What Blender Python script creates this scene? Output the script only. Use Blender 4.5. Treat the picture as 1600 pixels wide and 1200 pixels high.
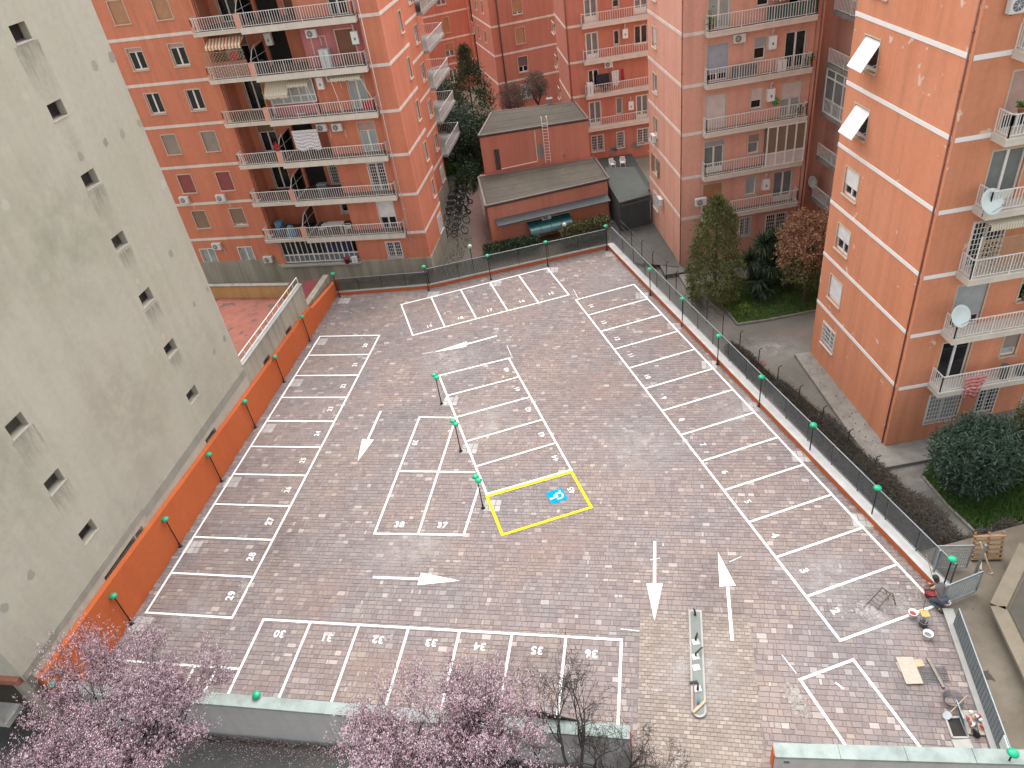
import bpy, bmesh, math, random
import numpy as np
from mathutils import Vector, Matrix

for o in list(bpy.data.objects):
    bpy.data.objects.remove(o)
SC = bpy.context.scene
COL = SC.collection
rad = math.radians

# ------------------------------------------------------------------ camera
CAM_H, CF, CTH, CRO = 28.03, 1184.01, 0.636389, -0.154362
_fw = Vector((0, math.cos(CTH), -math.sin(CTH))); _rt = Vector((1, 0, 0)); _up = _rt.cross(_fw)
CR = math.cos(CRO) * _rt + math.sin(CRO) * _up
CU = -math.sin(CRO) * _rt + math.cos(CRO) * _up
CO = Vector((0, 0, CAM_H))
cam = bpy.data.cameras.new('camera'); camo = bpy.data.objects.new('camera', cam); COL.objects.link(camo)
cam.sensor_width = 36.0; cam.lens = CF / 1600 * 36; cam.clip_start = 0.5; cam.clip_end = 3000
camo.matrix_world = Matrix(((CR.x, CU.x, -_fw.x, CO.x), (CR.y, CU.y, -_fw.y, CO.y), (CR.z, CU.z, -_fw.z, CO.z), (0, 0, 0, 1)))
SC.camera = camo
# ------------------------------------------------------------------ light
world = bpy.data.worlds.new('World'); SC.world = world; world.use_nodes = True
wn = world.node_tree; wn.nodes.clear()
SUN_EL, SUN_AZ = rad(58), rad(8)          # azimuth measured from +Y towards +X
wo = wn.nodes.new('ShaderNodeOutputWorld'); bg = wn.nodes.new('ShaderNodeBackground')
sky = wn.nodes.new('ShaderNodeTexSky'); sky.sky_type = 'NISHITA'; sky.sun_disc = False
sky.sun_elevation = SUN_EL; sky.sun_rotation = SUN_AZ; sky.dust_density = 3.0; sky.air_density = 1.0
hs = wn.nodes.new('ShaderNodeHueSaturation'); hs.inputs['Saturation'].default_value = 0.22   # overcast: a white sky
wn.links.new(sky.outputs[0], hs.inputs['Color']); wn.links.new(hs.outputs[0], bg.inputs['Color'])
bg.inputs['Strength'].default_value = 0.15
wn.links.new(bg.outputs[0], wo.inputs['Surface'])
sl = bpy.data.lights.new('sun', 'SUN'); sl.energy = 1.5; sl.angle = rad(95); sl.color = (1, .965, .92)
so = bpy.data.objects.new('sun', sl); COL.objects.link(so)
sd_ = Vector((math.cos(SUN_EL) * math.sin(SUN_AZ), math.cos(SUN_EL) * math.cos(SUN_AZ), math.sin(SUN_EL)))
so.rotation_euler = sd_.to_track_quat('Z', 'Y').to_euler(); so.location = (0, 30, 60)
SC.render.engine = 'CYCLES'
SC.view_settings.view_transform = 'Standard'; SC.view_settings.look = 'None'
SC.view_settings.gamma = 1.0; SC.view_settings.use_curve_mapping = False
SC.view_settings.exposure = 1.5

# ------------------------------------------------------------------ from photo measurements to metres
def ray(u, v):
    x = (u - 800) / CF; y = (600 - v) / CF
    return _fw + x * CR + y * CU
def P(u, v, z=0.0):                       # point at height z
    d = ray(u, v); t = (z - CAM_H) / d.z
    return CO + t * d
def PY(u, v, Y):                          # point at depth Y
    d = ray(u, v); return CO + d * (Y / d.y)
def ZA(u, v, x, y):                       # height above ground point
    d = ray(u, v); t = (x * x + y * y) / (d.x * x + d.y * y); return CAM_H + t * d.z
def zm(ox, oy, k):
    return lambda x, y: (ox + x / k, oy + y / k)
z1 = zm(0, 0, 4); z2 = zm(280, 0, 4); z3 = zm(560, 0, 4); z4 = zm(860, 0, 3.2); z5 = zm(1260, 0, 4)
z6 = zm(240, 240, 3.3333); zs = zm(660, 140, 3.53); ze = zm(940, 200, 3.3325); zr = zm(1200, 220, 3)
zb = zm(1150, 480, 2.727); z60 = zm(660, 0, 6); zw = zm(1250, 0, 3.53); zg3 = zm(0, 300, 2.4); z53 = zm(0, 800, 3)

# ------------------------------------------------------------------ materials
MATS = {}
def _mat(name):
    m = bpy.data.materials.new(name); m.use_nodes = True; nt = m.node_tree
    b = nt.nodes['Principled BSDF']; MATS[name] = m
    return m, nt, b
def _n(nt, t, **kw):
    n = nt.nodes.new(t)
    for k, v in kw.items(): setattr(n, k, v)
    return n
def _noise(nt, vec, scale, detail=4, rough=.6, mapscale=None):
    if mapscale:
        mp = _n(nt, 'ShaderNodeMapping'); mp.inputs['Scale'].default_value = mapscale
        nt.links.new(vec, mp.inputs['Vector']); vec = mp.outputs[0]
    n = _n(nt, 'ShaderNodeTexNoise'); n.inputs['Scale'].default_value = scale
    n.inputs['Detail'].default_value = detail; n.inputs['Roughness'].default_value = rough
    nt.links.new(vec, n.inputs['Vector']); return n.outputs['Fac']
def _ramp(nt, fac, stops):
    r = _n(nt, 'ShaderNodeValToRGB'); cr = r.color_ramp
    while len(cr.elements) < len(stops): cr.elements.new(.5)
    for e, (p, c) in zip(cr.elements, stops):
        e.position = p; e.color = (*c, 1) if len(c) == 3 else c
    nt.links.new(fac, r.inputs['Fac']); return r.outputs['Color']
def _mix(nt, fac, a, b, mode='MIX'):
    m = _n(nt, 'ShaderNodeMix', data_type='RGBA', blend_type=mode)
    for s, v in ((m.inputs[0], fac), (m.inputs[6], a), (m.inputs[7], b)):
        if hasattr(v, 'links') or hasattr(v, 'is_linked'): nt.links.new(v, s)
        elif isinstance(v, (int, float)): s.default_value = v
        else: s.default_value = (*v, 1)
    return m.outputs[2]
def _bump(nt, b, h, strength=.2, dist=.02):
    n = _n(nt, 'ShaderNodeBump'); n.inputs['Strength'].default_value = strength; n.inputs['Distance'].default_value = dist
    nt.links.new(h, n.inputs['Height']); nt.links.new(n.outputs[0], b.inputs['Normal'])
def g_(c, k): return tuple(min(1, x * k) for x in c)
def _pos(nt): return _n(nt, 'ShaderNodeNewGeometry').outputs['Position']

def simple(name, c, rough=.6, metal=0.0, var=.12, scale=6.0, bump=0.0):
    m, nt, b = _mat(name); p = _pos(nt)
    f = _noise(nt, p, scale, 5)
    nt.links.new(_ramp(nt, f, [(.25, g_(c, 1 - var)), (.75, g_(c, 1 + var))]), b.inputs['Base Color'])
    b.inputs['Roughness'].default_value = rough; b.inputs['Metallic'].default_value = metal
    if bump: _bump(nt, b, _noise(nt, p, scale * 6, 6), bump)
    return m
def plaster(name, c, alt, peel=None, peel_at=.70, streak=.15, pale=(.6, .42, .34)):
    """painted render: broad fading, rain streaks, faint trowel relief, a few chips"""
    m, nt, b = _mat(name); p = _pos(nt)
    big = _noise(nt, p, .22, 5, .55)
    col = _ramp(nt, big, [(.32, c), (.68, alt)])
    st = _noise(nt, p, 1.0, 5, .6, (1.6, 1.6, .10))
    col = _mix(nt, 1.0, col, _ramp(nt, st, [(.3, (1 - streak,) * 3), (.55, (1, 1, 1)), (.8, (1 + streak * .4,) * 3)]), 'MULTIPLY')
    fine = _noise(nt, p, 3.5, 8, .7)
    col = _mix(nt, 1.0, col, _ramp(nt, fine, [(.3, (.93, .93, .93)), (.7, (1.05, 1.05, 1.05))]), 'MULTIPLY')
    if peel:
        q = _noise(nt, p, 1.15, 6, .55)
        q = _ramp(nt, q, [(peel_at, (0, 0, 0)), (peel_at + .015, (1, 1, 1))])
        col = _mix(nt, q, col, pale)
    nt.links.new(col, b.inputs['Base Color']); b.inputs['Roughness'].default_value = .88
    b.inputs['Specular IOR Level'].default_value = .25
    _bump(nt, b, _noise(nt, p, 14, 8, .65), .12, .02)
    return m
def islands(name, stops, rough=.85, patch=None, spec=.3, bump=.25, patch_scale=.35, trans=0.0):
    """each loose piece (stone, leaf) takes its own colour from a range"""
    m, nt, b = _mat(name); ge = _n(nt, 'ShaderNodeNewGeometry'); oi = _n(nt, 'ShaderNodeObjectInfo')
    ad = _n(nt, 'ShaderNodeMath', operation='ADD'); nt.links.new(ge.outputs['Random Per Island'], ad.inputs[0]); nt.links.new(oi.outputs['Random'], ad.inputs[1])
    fr = _n(nt, 'ShaderNodeMath', operation='FRACT'); nt.links.new(ad.outputs[0], fr.inputs[0])
    col = _ramp(nt, fr.outputs[0], stops)
    p = ge.outputs['Position']
    if patch:
        f = _noise(nt, p, patch_scale, 4, .6)
        col = _mix(nt, 1.0, col, _ramp(nt, f, patch), 'MULTIPLY')
        f2 = _noise(nt, p, 9, 6, .7)
        col = _mix(nt, 1.0, col, _ramp(nt, f2, [(.3, (.86, .86, .86)), (.7, (1.1, 1.1, 1.1))]), 'MULTIPLY')
    nt.links.new(col, b.inputs['Base Color']); b.inputs['Roughness'].default_value = rough
    b.inputs['Specular IOR Level'].default_value = spec
    if bump: _bump(nt, b, _noise(nt, p, 40, 5), bump, .01)
    return m

plaster('plaster_salmon', (.55, .188, .112), (.60, .22, .132), True, .735)
plaster('plaster_pink', (.63, .325, .24), (.67, .355, .262), True, .76)
plaster('plaster_rosy', (.42, .15, .16), (.47, .17, .17))
plaster('plaster_orange', (.60, .238, .128), (.63, .268, .155), True, .672, pale=(.66, .46, .36))
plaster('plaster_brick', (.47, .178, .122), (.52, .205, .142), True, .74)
plaster('plaster_shed', (.47, .18, .122), (.50, .20, .14), True, .74, pale=(.35, .30, .27))
plaster('plaster_grey', (.395, .373, .296), (.432, .405, .335), streak=.07)
plaster('plaster_ochre', (.50, .31, .13), (.44, .28, .13), streak=.2)
plaster('plaster_patch', (.46, .44, .39), (.42, .40, .345))
plaster('plaster_patch_dark', (.27, .255, .22), (.30, .285, .24))
plaster('wall_paint', (.46, .105, .032), (.49, .12, .04), streak=.06)
plaster('white_band', (.66, .58, .51), (.70, .64, .57), streak=.16)
plaster('concrete', (.27, .255, .225), (.215, .20, .175), streak=.25)
plaster('concrete_pale', (.35, .345, .325), (.30, .295, .275), streak=.14)
plaster('concrete_stained', (.38, .345, .275), (.30, .275, .22), streak=.34)
plaster('slab_stone', (.66, .61, .52), (.60, .55, .47), streak=.10)
plaster('terrace_red', (.30, .115, .085), (.235, .095, .072), True, .58, pale=(.13, .085, .07))
plaster('roof_red', (.20, .045, .05), (.22, .055, .055))
plaster('roof_felt', (.066, .059, .047), (.095, .085, .068), True, .70, pale=(.125, .115, .09))
plaster('roof_green_grey', (.06, .067, .062), (.075, .083, .076))
simple('floor_tile', (.13, .085, .065), .6, 0, .15, 5)
plaster('asphalt', (.075, .075, .069), (.11, .107, .097))
plaster('dirt', (.115, .094, .068), (.19, .165, .13), True, .66, pale=(.075, .062, .048))
plaster('soil', (.15, .125, .09), (.21, .18, .135))
plaster('path', (.19, .18, .155), (.125, .118, .10), True, .70, pale=(.225, .215, .19), streak=0)
plaster('walk', (.125, .085, .07), (.15, .10, .085))
plaster('alley', (.12, .11, .09), (.085, .08, .062), True, .66, pale=(.06, .065, .035), streak=0)
plaster('lawn', (.055, .085, .022), (.085, .10, .035), True, .6, pale=(.13, .115, .06))
plaster('front_wall', (.44, .42, .395), (.48, .46, .43), streak=.12)
plaster('cap_metal', (.235, .28, .262), (.30, .345, .325), streak=.25)
simple('mortar', (.15, .127, .118), .95, 0, .2, 8)
simple('white_paint', (.78, .77, .74), .45, 0, .04, 3)
simple('white_metal', (.70, .68, .64), .4, 0, .08, 5)
simple('cream_metal', (.62, .55, .46), .5, 0, .1, 5)
simple('beige_trim', (.50, .41, .31), .7, 0, .12, 4)
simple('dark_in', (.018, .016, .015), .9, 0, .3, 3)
simple('dark_glass', (.012, .016, .018), .08, 0, .4, 1.2)
simple('grey_glass', (.16, .18, .175), .12, 0, .25, 1.0)
simple('curtain_glass', (.33, .36, .35), .16, 0, .2, 1.2)
simple('blue_glass', (.03, .03, .075), .12, 0, .3, 1.0)
simple('black_metal', (.012, .012, .013), .38, .2, .2, 5)
simple('galv', (.24, .275, .285), .5, .4, .14, 3)
simple('galv_dark', (.088, .098, .102), .55, .3, .14, 3)
simple('fence_green', (.018, .026, .024), .5, .2, .2, 4)
simple('green_cap', (.0, .34, .17), .35, 0, .10, 8)
simple('steel_old', (.20, .175, .15), .6, .3, .3, 9)
simple('rust_pipe', (.25, .095, .065), .6, 0, .2, 3)
simple('wood', (.42, .31, .19), .75, 0, .2, 8)
simple('wood_pale', (.36, .315, .255), .75, 0, .12, 6)
simple('wood_orange', (.27, .16, .075), .7, 0, .2, 9)
simple('reed', (.20, .14, .09), .85, 0, .3, 14)
simple('bark', (.075, .055, .042), .9, 0, .3, 10)
simple('bark_dark', (.032, .026, .023), .9, 0, .3, 10)
simple('sat_white', (.50, .56, .54), .4, 0, .05, 3)
simple('ac_white', (.62, .61, .57), .45, 0, .06, 5)
simple('plastic_white', (.72, .72, .70), .4, 0, .05, 5)
simple('plastic_red', (.26, .025, .03), .4, 0, .15, 6)
simple('plastic_blue', (.02, .20, .38), .4, 0, .15, 6)
simple('plastic_grey', (.12, .13, .14), .5, 0, .15, 6)
simple('plastic_yellow', (.45, .34, .09), .45, 0, .1, 6)
simple('plastic_green', (.03, .30, .06), .45, 0, .1, 6)
simple('teal', (.012, .085, .085), .25, 0, .2, 3)
simple('cloth_white', (.66, .63, .64), .9, 0, .06, 4)
simple('cloth_red', (.45, .03, .05), .9, 0, .15, 6)
simple('cloth_pink', (.60, .22, .20), .9, 0, .2, 9)
simple('cloth_yellow', (.60, .42, .08), .9, 0, .1, 6)
simple('cloth_dark', (.03, .03, .045), .9, 0, .3, 6)
simple('cloth_green', (.035, .09, .075), .9, 0, .25, 4)
simple('cloth_blue', (.10, .20, .30), .9, 0, .3, 5)
simple('terracotta', (.36, .13, .07), .8, 0, .15, 8)
simple('skin', (.42, .22, .15), .55, 0, .05, 5)
simple('hair', (.012, .009, .008), .6, 0, .2, 20)
simple('sweatshirt', (.115, .105, .10), .95, 0, .12, 8)
simple('jeans', (.065, .08, .10), .9, 0, .2, 9)
simple('shoe', (.03, .028, .027), .7, 0, .2, 9)
simple('rubber', (.015, .015, .015), .7, 0, .2, 9)
simple('scooter_grey', (.06, .065, .07), .35, .2, .3, 6)
for nm, c in (('sh_orange', (.40, .20, .10)), ('sh_brown', (.235, .15, .095)), ('sh_taupe', (.27, .215, .175)), ('sh_red', (.25, .055, .055)),
              ('sh_grey', (.31, .33, .33)), ('sh_blue', (.33, .36, .41)), ('sh_cream', (.58, .51, .46)), ('sh_white', (.72, .70, .68)), ('sh_pink', (.42, .27, .23)), ('sh_dark', (.13, .09, .085)), ('door_brown', (.17, .065, .035))):
    m, nt, b = _mat(nm); p = _pos(nt)
    w = _n(nt, 'ShaderNodeTexWave', wave_type='BANDS', bands_direction='Z'); w.inputs['Scale'].default_value = 5.2; w.inputs['Distortion'].default_value = 0
    nt.links.new(p, w.inputs['Vector'])
    f = _noise(nt, p, 2.0, 4)
    nt.links.new(_ramp(nt, f, [(.3, g_(c, .88)), (.7, g_(c, 1.1))]), b.inputs['Base Color']); b.inputs['Roughness'].default_value = .55
    _bump(nt, b, w.outputs['Fac'], .5, .01)
for nm, c1, c2, dirn, sc in (('stripe_orange', (.50, .17, .06), (.66, .60, .48), 'X', 1.25), ('stripe_beige', (.42, .35, .24), (.60, .55, .44), 'X', 2.6), ('stripe_green', (.10, .13, .06), (.60, .56, .38), 'X', 1.3)):
    m, nt, b = _mat(nm); p = _pos(nt)
    w = _n(nt, 'ShaderNodeTexWave', wave_type='BANDS', bands_direction=dirn); w.inputs['Scale'].default_value = sc; w.inputs['Distortion'].default_value = 0
    nt.links.new(p, w.inputs['Vector'])
    nt.links.new(_ramp(nt, w.outputs['Fac'], [(.46, c1), (.54, c2)]), b.inputs['Base Color']); b.inputs['Roughness'].default_value = .9
islands('pavers', [(0, (.170, .140, .134)), (.2, (.194, .160, .151)), (.42, (.202, .175, .170)), (.62, (.218, .180, .165)), (.80, (.212, .187, .182)), (.91, (.240, .196, .170)), (.965, (.270, .238, .222)), (1, (.36, .325, .30))],
        .8, [(.26, (.86, .89, .92)), (.40, (.99, 1.01, 1.03)), (.50, (1.07, 1.03, 1.03)), (.60, (1.12, 1.05, .99)), (.72, (1.30, 1.23, 1.18))], .3, .3, .20)
islands('ramp_pavers', [(0, (.208, .170, .142)), (.4, (.240, .198, .167)), (.8, (.265, .220, .187)), (1, (.315, .268, .228))], .8, [(.3, (.9, .91, .93)), (.7, (1.06, 1.04, 1.02))], .3, .3, .3)
def paint(name, c, under):
    m, nt, b = _mat(name); p = _pos(nt)
    f = _noise(nt, p, 5.0, 8, .72)
    k = _ramp(nt, f, [(.24, (.75,) * 3), (.36, (0, 0, 0))])
    nt.links.new(_mix(nt, k, c, under), b.inputs['Base Color']); b.inputs['Roughness'].default_value = .8; b.inputs['Specular IOR Level'].default_value = .05
    _bump(nt, b, _noise(nt, p, 40, 4), .2, .005)
paint('road_white', (.80, .80, .78), (.40, .36, .33)); paint('road_yellow', (.85, .64, .02), (.7, .5, .08)); paint('road_blue', (.0, .25, .56), (.02, .25, .5))
islands('blossom', [(0, (.19, .085, .11)), (.25, (.38, .22, .265)), (.6, (.56, .40, .445)), (1, (.78, .66, .69))], .8, None, .2, 0)
islands('leaf_dark', [(0, (.014, .027, .013)), (.5, (.034, .058, .027)), (1, (.065, .10, .045))], .6, None, .3, 0)
islands('leaf_blue', [(0, (.022, .043, .030)), (.5, (.046, .078, .053)), (1, (.085, .125, .082))], .6, None, .3, 0)
islands('leaf_olive', [(0, (.045, .057, .018)), (.5, (.105, .118, .038)), (1, (.18, .18, .065))], .6, None, .3, 0)
islands('leaf_brown', [(0, (.12, .058, .03)), (.5, (.26, .13, .07)), (1, (.38, .22, .125))], .7, None, .3, 0)
islands('leaf_green', [(0, (.045, .10, .02)), (.5, (.085, .17, .04)), (1, (.14, .235, .06))], .6, None, .3, 0)
islands('leaf_dry', [(0, (.05, .06, .02)), (.5, (.09, .095, .035)), (1, (.15, .13, .06))], .7, None, .3, 0)
islands('leaf_grey', [(0, (.06, .058, .045)), (.5, (.10, .095, .075)), (1, (.15, .14, .115))], .7, None, .3, 0)
islands('twig_dark', [(0, (.034, .029, .023)), (.5, (.066, .055, .043)), (1, (.12, .10, .078))], .9, None, .2, 0)
islands('flower_yellow', [(0, (.45, .38, .02)), (1, (.65, .55, .06))], .7, None, .2, 0)

def film(name, c, amount, scale, mapscale=None, vertical=False, up=False):
    """thin patchy deposit: dust or a rain stain that lets the surface below show through"""
    m, nt, b = _mat(name); p = _pos(nt); tc = _n(nt, 'ShaderNodeTexCoord')
    f = _ramp(nt, _noise(nt, p, scale, 7, .68, mapscale), [(.36, (0, 0, 0)), (.68, (1, 1, 1))])
    sx = _n(nt, 'ShaderNodeSeparateXYZ'); nt.links.new(tc.outputs['Generated'], sx.inputs[0])
    if vertical:
        fall = _ramp(nt, sx.outputs['Z'], [(0, (0, 0, 0)), (.8, (.8, .8, .8)), (1, (1, 1, 1))])
    else:
        v = _n(nt, 'ShaderNodeVectorMath', operation='DISTANCE'); v.inputs[1].default_value = (.5, .5, 0)
        c3 = _n(nt, 'ShaderNodeCombineXYZ'); nt.links.new(sx.outputs['X'], c3.inputs[0]); nt.links.new(sx.outputs['Z' if up else 'Y'], c3.inputs[1]); nt.links.new(c3.outputs[0], v.inputs[0])
        fall = _ramp(nt, v.outputs['Value'], [(.12, (1, 1, 1)), (.5, (0, 0, 0))])
    k = _mix(nt, 1.0, _mix(nt, 1.0, f, fall, 'MULTIPLY'), (amount,) * 3, 'MULTIPLY')
    b.inputs['Base Color'].default_value = (*c, 1); b.inputs['Roughness'].default_value = .95; nt.links.new(k, b.inputs['Alpha'])
film('dust_film', (.42, .385, .37), .66, 1.6); film('pink_film', (.36, .255, .215), .5, 1.3); film('dark_film', (.10, .09, .085), .32, 1.2)
film('rain_stain', (.11, .105, .085), .42, 2.2, (3, 3, .5), True); film('pale_stain', (.50, .47, .41), .38, 1.0, up=True); film('warm_stain', (.42, .34, .29), .28, .6, up=True); film('green_stain', (.30, .33, .23), .26, .6, up=True)
# ------------------------------------------------------------------ building blocks
ROOT = {}                                  # object name -> world matrix of its thing
class MB:
    def __init__(s): s.v = []; s.f = []
    def quad(s, a, b, c, d):
        n = len(s.v); s.v += [tuple(a), tuple(b), tuple(c), tuple(d)]; s.f.append((n, n + 1, n + 2, n + 3)); return s
    def poly(s, pts):
        n = len(s.v); s.v += [tuple(p) for p in pts]; s.f.append(tuple(range(n, n + len(pts)))); return s
    def hexa(s, p):                        # 8 corners: bottom 0-3, top 4-7
        n = len(s.v); s.v += [tuple(q) for q in p]
        s.f += [tuple(n + i for i in t) for t in ((3, 2, 1, 0), (4, 5, 6, 7), (0, 1, 5, 4), (1, 2, 6, 5), (2, 3, 7, 6), (3, 0, 4, 7))]; return s
    def box(s, x0, y0, z0, x1, y1, z1):
        return s.hexa([(x0, y0, z0), (x1, y0, z0), (x1, y1, z0), (x0, y1, z0), (x0, y0, z1), (x1, y0, z1), (x1, y1, z1), (x0, y1, z1)])
    def bar(s, a, b, w, h=None, up=(0, 0, 1)):
        """square bar from a to b"""
        a = Vector(a); b = Vector(b); h = h or w; d = (b - a).normalized(); up = Vector(up)
        if abs(d.dot(up)) > .98: up = Vector((1, 0, 0))
        x = d.cross(up).normalized() * w / 2; y = x.cross(d).normalized() * h / 2
        return s.hexa([a - x - y, a + x - y, a + x + y, a - x + y, b - x - y, b + x - y, b + x + y, b - x + y])
    def tube(s, pts, rs, n=6, cap=True):
        pts = [Vector(p) for p in pts]
        if not hasattr(rs, '__len__'): rs = [rs] * len(pts)
        base = len(s.v); x = None
        for i, p in enumerate(pts):
            d = (pts[min(i + 1, len(pts) - 1)] - pts[max(i - 1, 0)])
            d = d.normalized() if d.length > 1e-9 else Vector((0, 0, 1))
            if x is None:
                x = d.cross(Vector((0, 0, 1)) if abs(d.z) < .9 else Vector((1, 0, 0))).normalized()
            else:
                x = (x - d * x.dot(d)); x = x.normalized() if x.length > 1e-6 else d.orthogonal().normalized()
            y = d.cross(x)
            for k in range(n):
                a = 2 * math.pi * k / n; s.v.append(tuple(p + (x * math.cos(a) + y * math.sin(a)) * rs[i]))
        for i in range(len(pts) - 1):
            for k in range(n):
                a = base + i * n + k; b = base + i * n + (k + 1) % n
                s.f.append((a, b, b + n, a + n))
        if cap:
            s.f.append(tuple(base + k for k in range(n))[::-1]); e = base + (len(pts) - 1) * n
            s.f.append(tuple(e + k for k in range(n)))
        return s
    def lathe(s, c, prof, n=14, ax=None):
        """profile (r, h) turned about the axis through c"""
        c = Vector(c); ax = Vector(ax or (0, 0, 1)).normalized(); x = ax.orthogonal().normalized(); y = ax.cross(x); base = len(s.v)
        for r, h in prof:
            for k in range(n):
                a = 2 * math.pi * k / n; s.v.append(tuple(c + ax * h + (x * math.cos(a) + y * math.sin(a)) * r))
        for i in range(len(prof) - 1):
            for k in range(n):
                a = base + i * n + k; b = base + i * n + (k + 1) % n
                s.f.append((a, b, b + n, a + n))
        s.f.append(tuple(base + k for k in range(n))[::-1]); e = base + (len(prof) - 1) * n; s.f.append(tuple(e + k for k in range(n)))
        return s
    def prism(s, poly, z0, z1):
        n = len(poly); b = len(s.v)
        if sum(poly[i][0] * poly[(i + 1) % n][1] - poly[(i + 1) % n][0] * poly[i][1] for i in range(n)) < 0: poly = poly[::-1]
        s.v += [(p[0], p[1], z0) for p in poly] + [(p[0], p[1], z1) for p in poly]
        s.f.append(tuple(b + i for i in range(n))[::-1]); s.f.append(tuple(b + n + i for i in range(n)))
        for i in range(n):
            j = (i + 1) % n; s.f.append((b + i, b + j, b + n + j, b + n + i))
        return s
    def mesh(s, name, mat, M=None, smooth=False):
        v = s.v
        if M is not None:
            Mi = M.inverted(); v = [tuple(Mi @ Vector(p)) for p in v]
        me = bpy.data.meshes.new(name); me.from_pydata(v, [], s.f); me.update()
        if mat: me.materials.append(MATS[mat])
        if smooth: me.polygons.foreach_set('use_smooth', [True] * len(me.polygons))
        return me
    def build(s, name, mat, parent=None, smooth=False, local=False, kind=None, label=None):
        M = ROOT.get(parent.name) if parent is not None else None
        o = bpy.data.objects.new(name, s.mesh(name, mat, None if local else M, smooth)); COL.objects.link(o)
        if parent is not None: o.parent = parent
        ROOT[o.name] = M if M is not None else Matrix.Identity(4)
        if kind: o['kind'] = kind
        if label: o['label'] = label
        return o
def thing(name, label, cat, loc=(0, 0, 0), rz=0.0, group=None):
    o = bpy.data.objects.new(name, None); COL.objects.link(o); o.empty_display_size = .2
    o.location = loc; o.rotation_euler = (0, 0, rz)
    ROOT[o.name] = Matrix.Translation(Vector(loc)) @ Matrix.Rotation(rz, 4, 'Z')
    o['label'] = label; o['category'] = cat
    if group: o['group'] = group
    return o
def tag(o, label, cat, group=None):
    o['label'] = label; o['category'] = cat
    if group: o['group'] = group
    return o
def struct(o, kind='structure'): o['kind'] = kind; return o
KIDS = {}
def kids(o): return [c for c in bpy.data.objects if c.parent == o]
def copy_tree(o, loc, rz, label, scale=None, group=None):
    r = o.copy(); COL.objects.link(r); r.location = loc; r.rotation_euler = (0, 0, rz); r['label'] = label
    if group: r['group'] = group
    if scale: r.scale = scale
    if o.name not in KIDS: KIDS[o.name] = [(c, kids(c)) for c in kids(o)]
    for c, sub in KIDS[o.name]:
        d = c.copy(); COL.objects.link(d); d.parent = r
        for e in sub:
            f = e.copy(); COL.objects.link(f); f.parent = d
    return r

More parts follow.
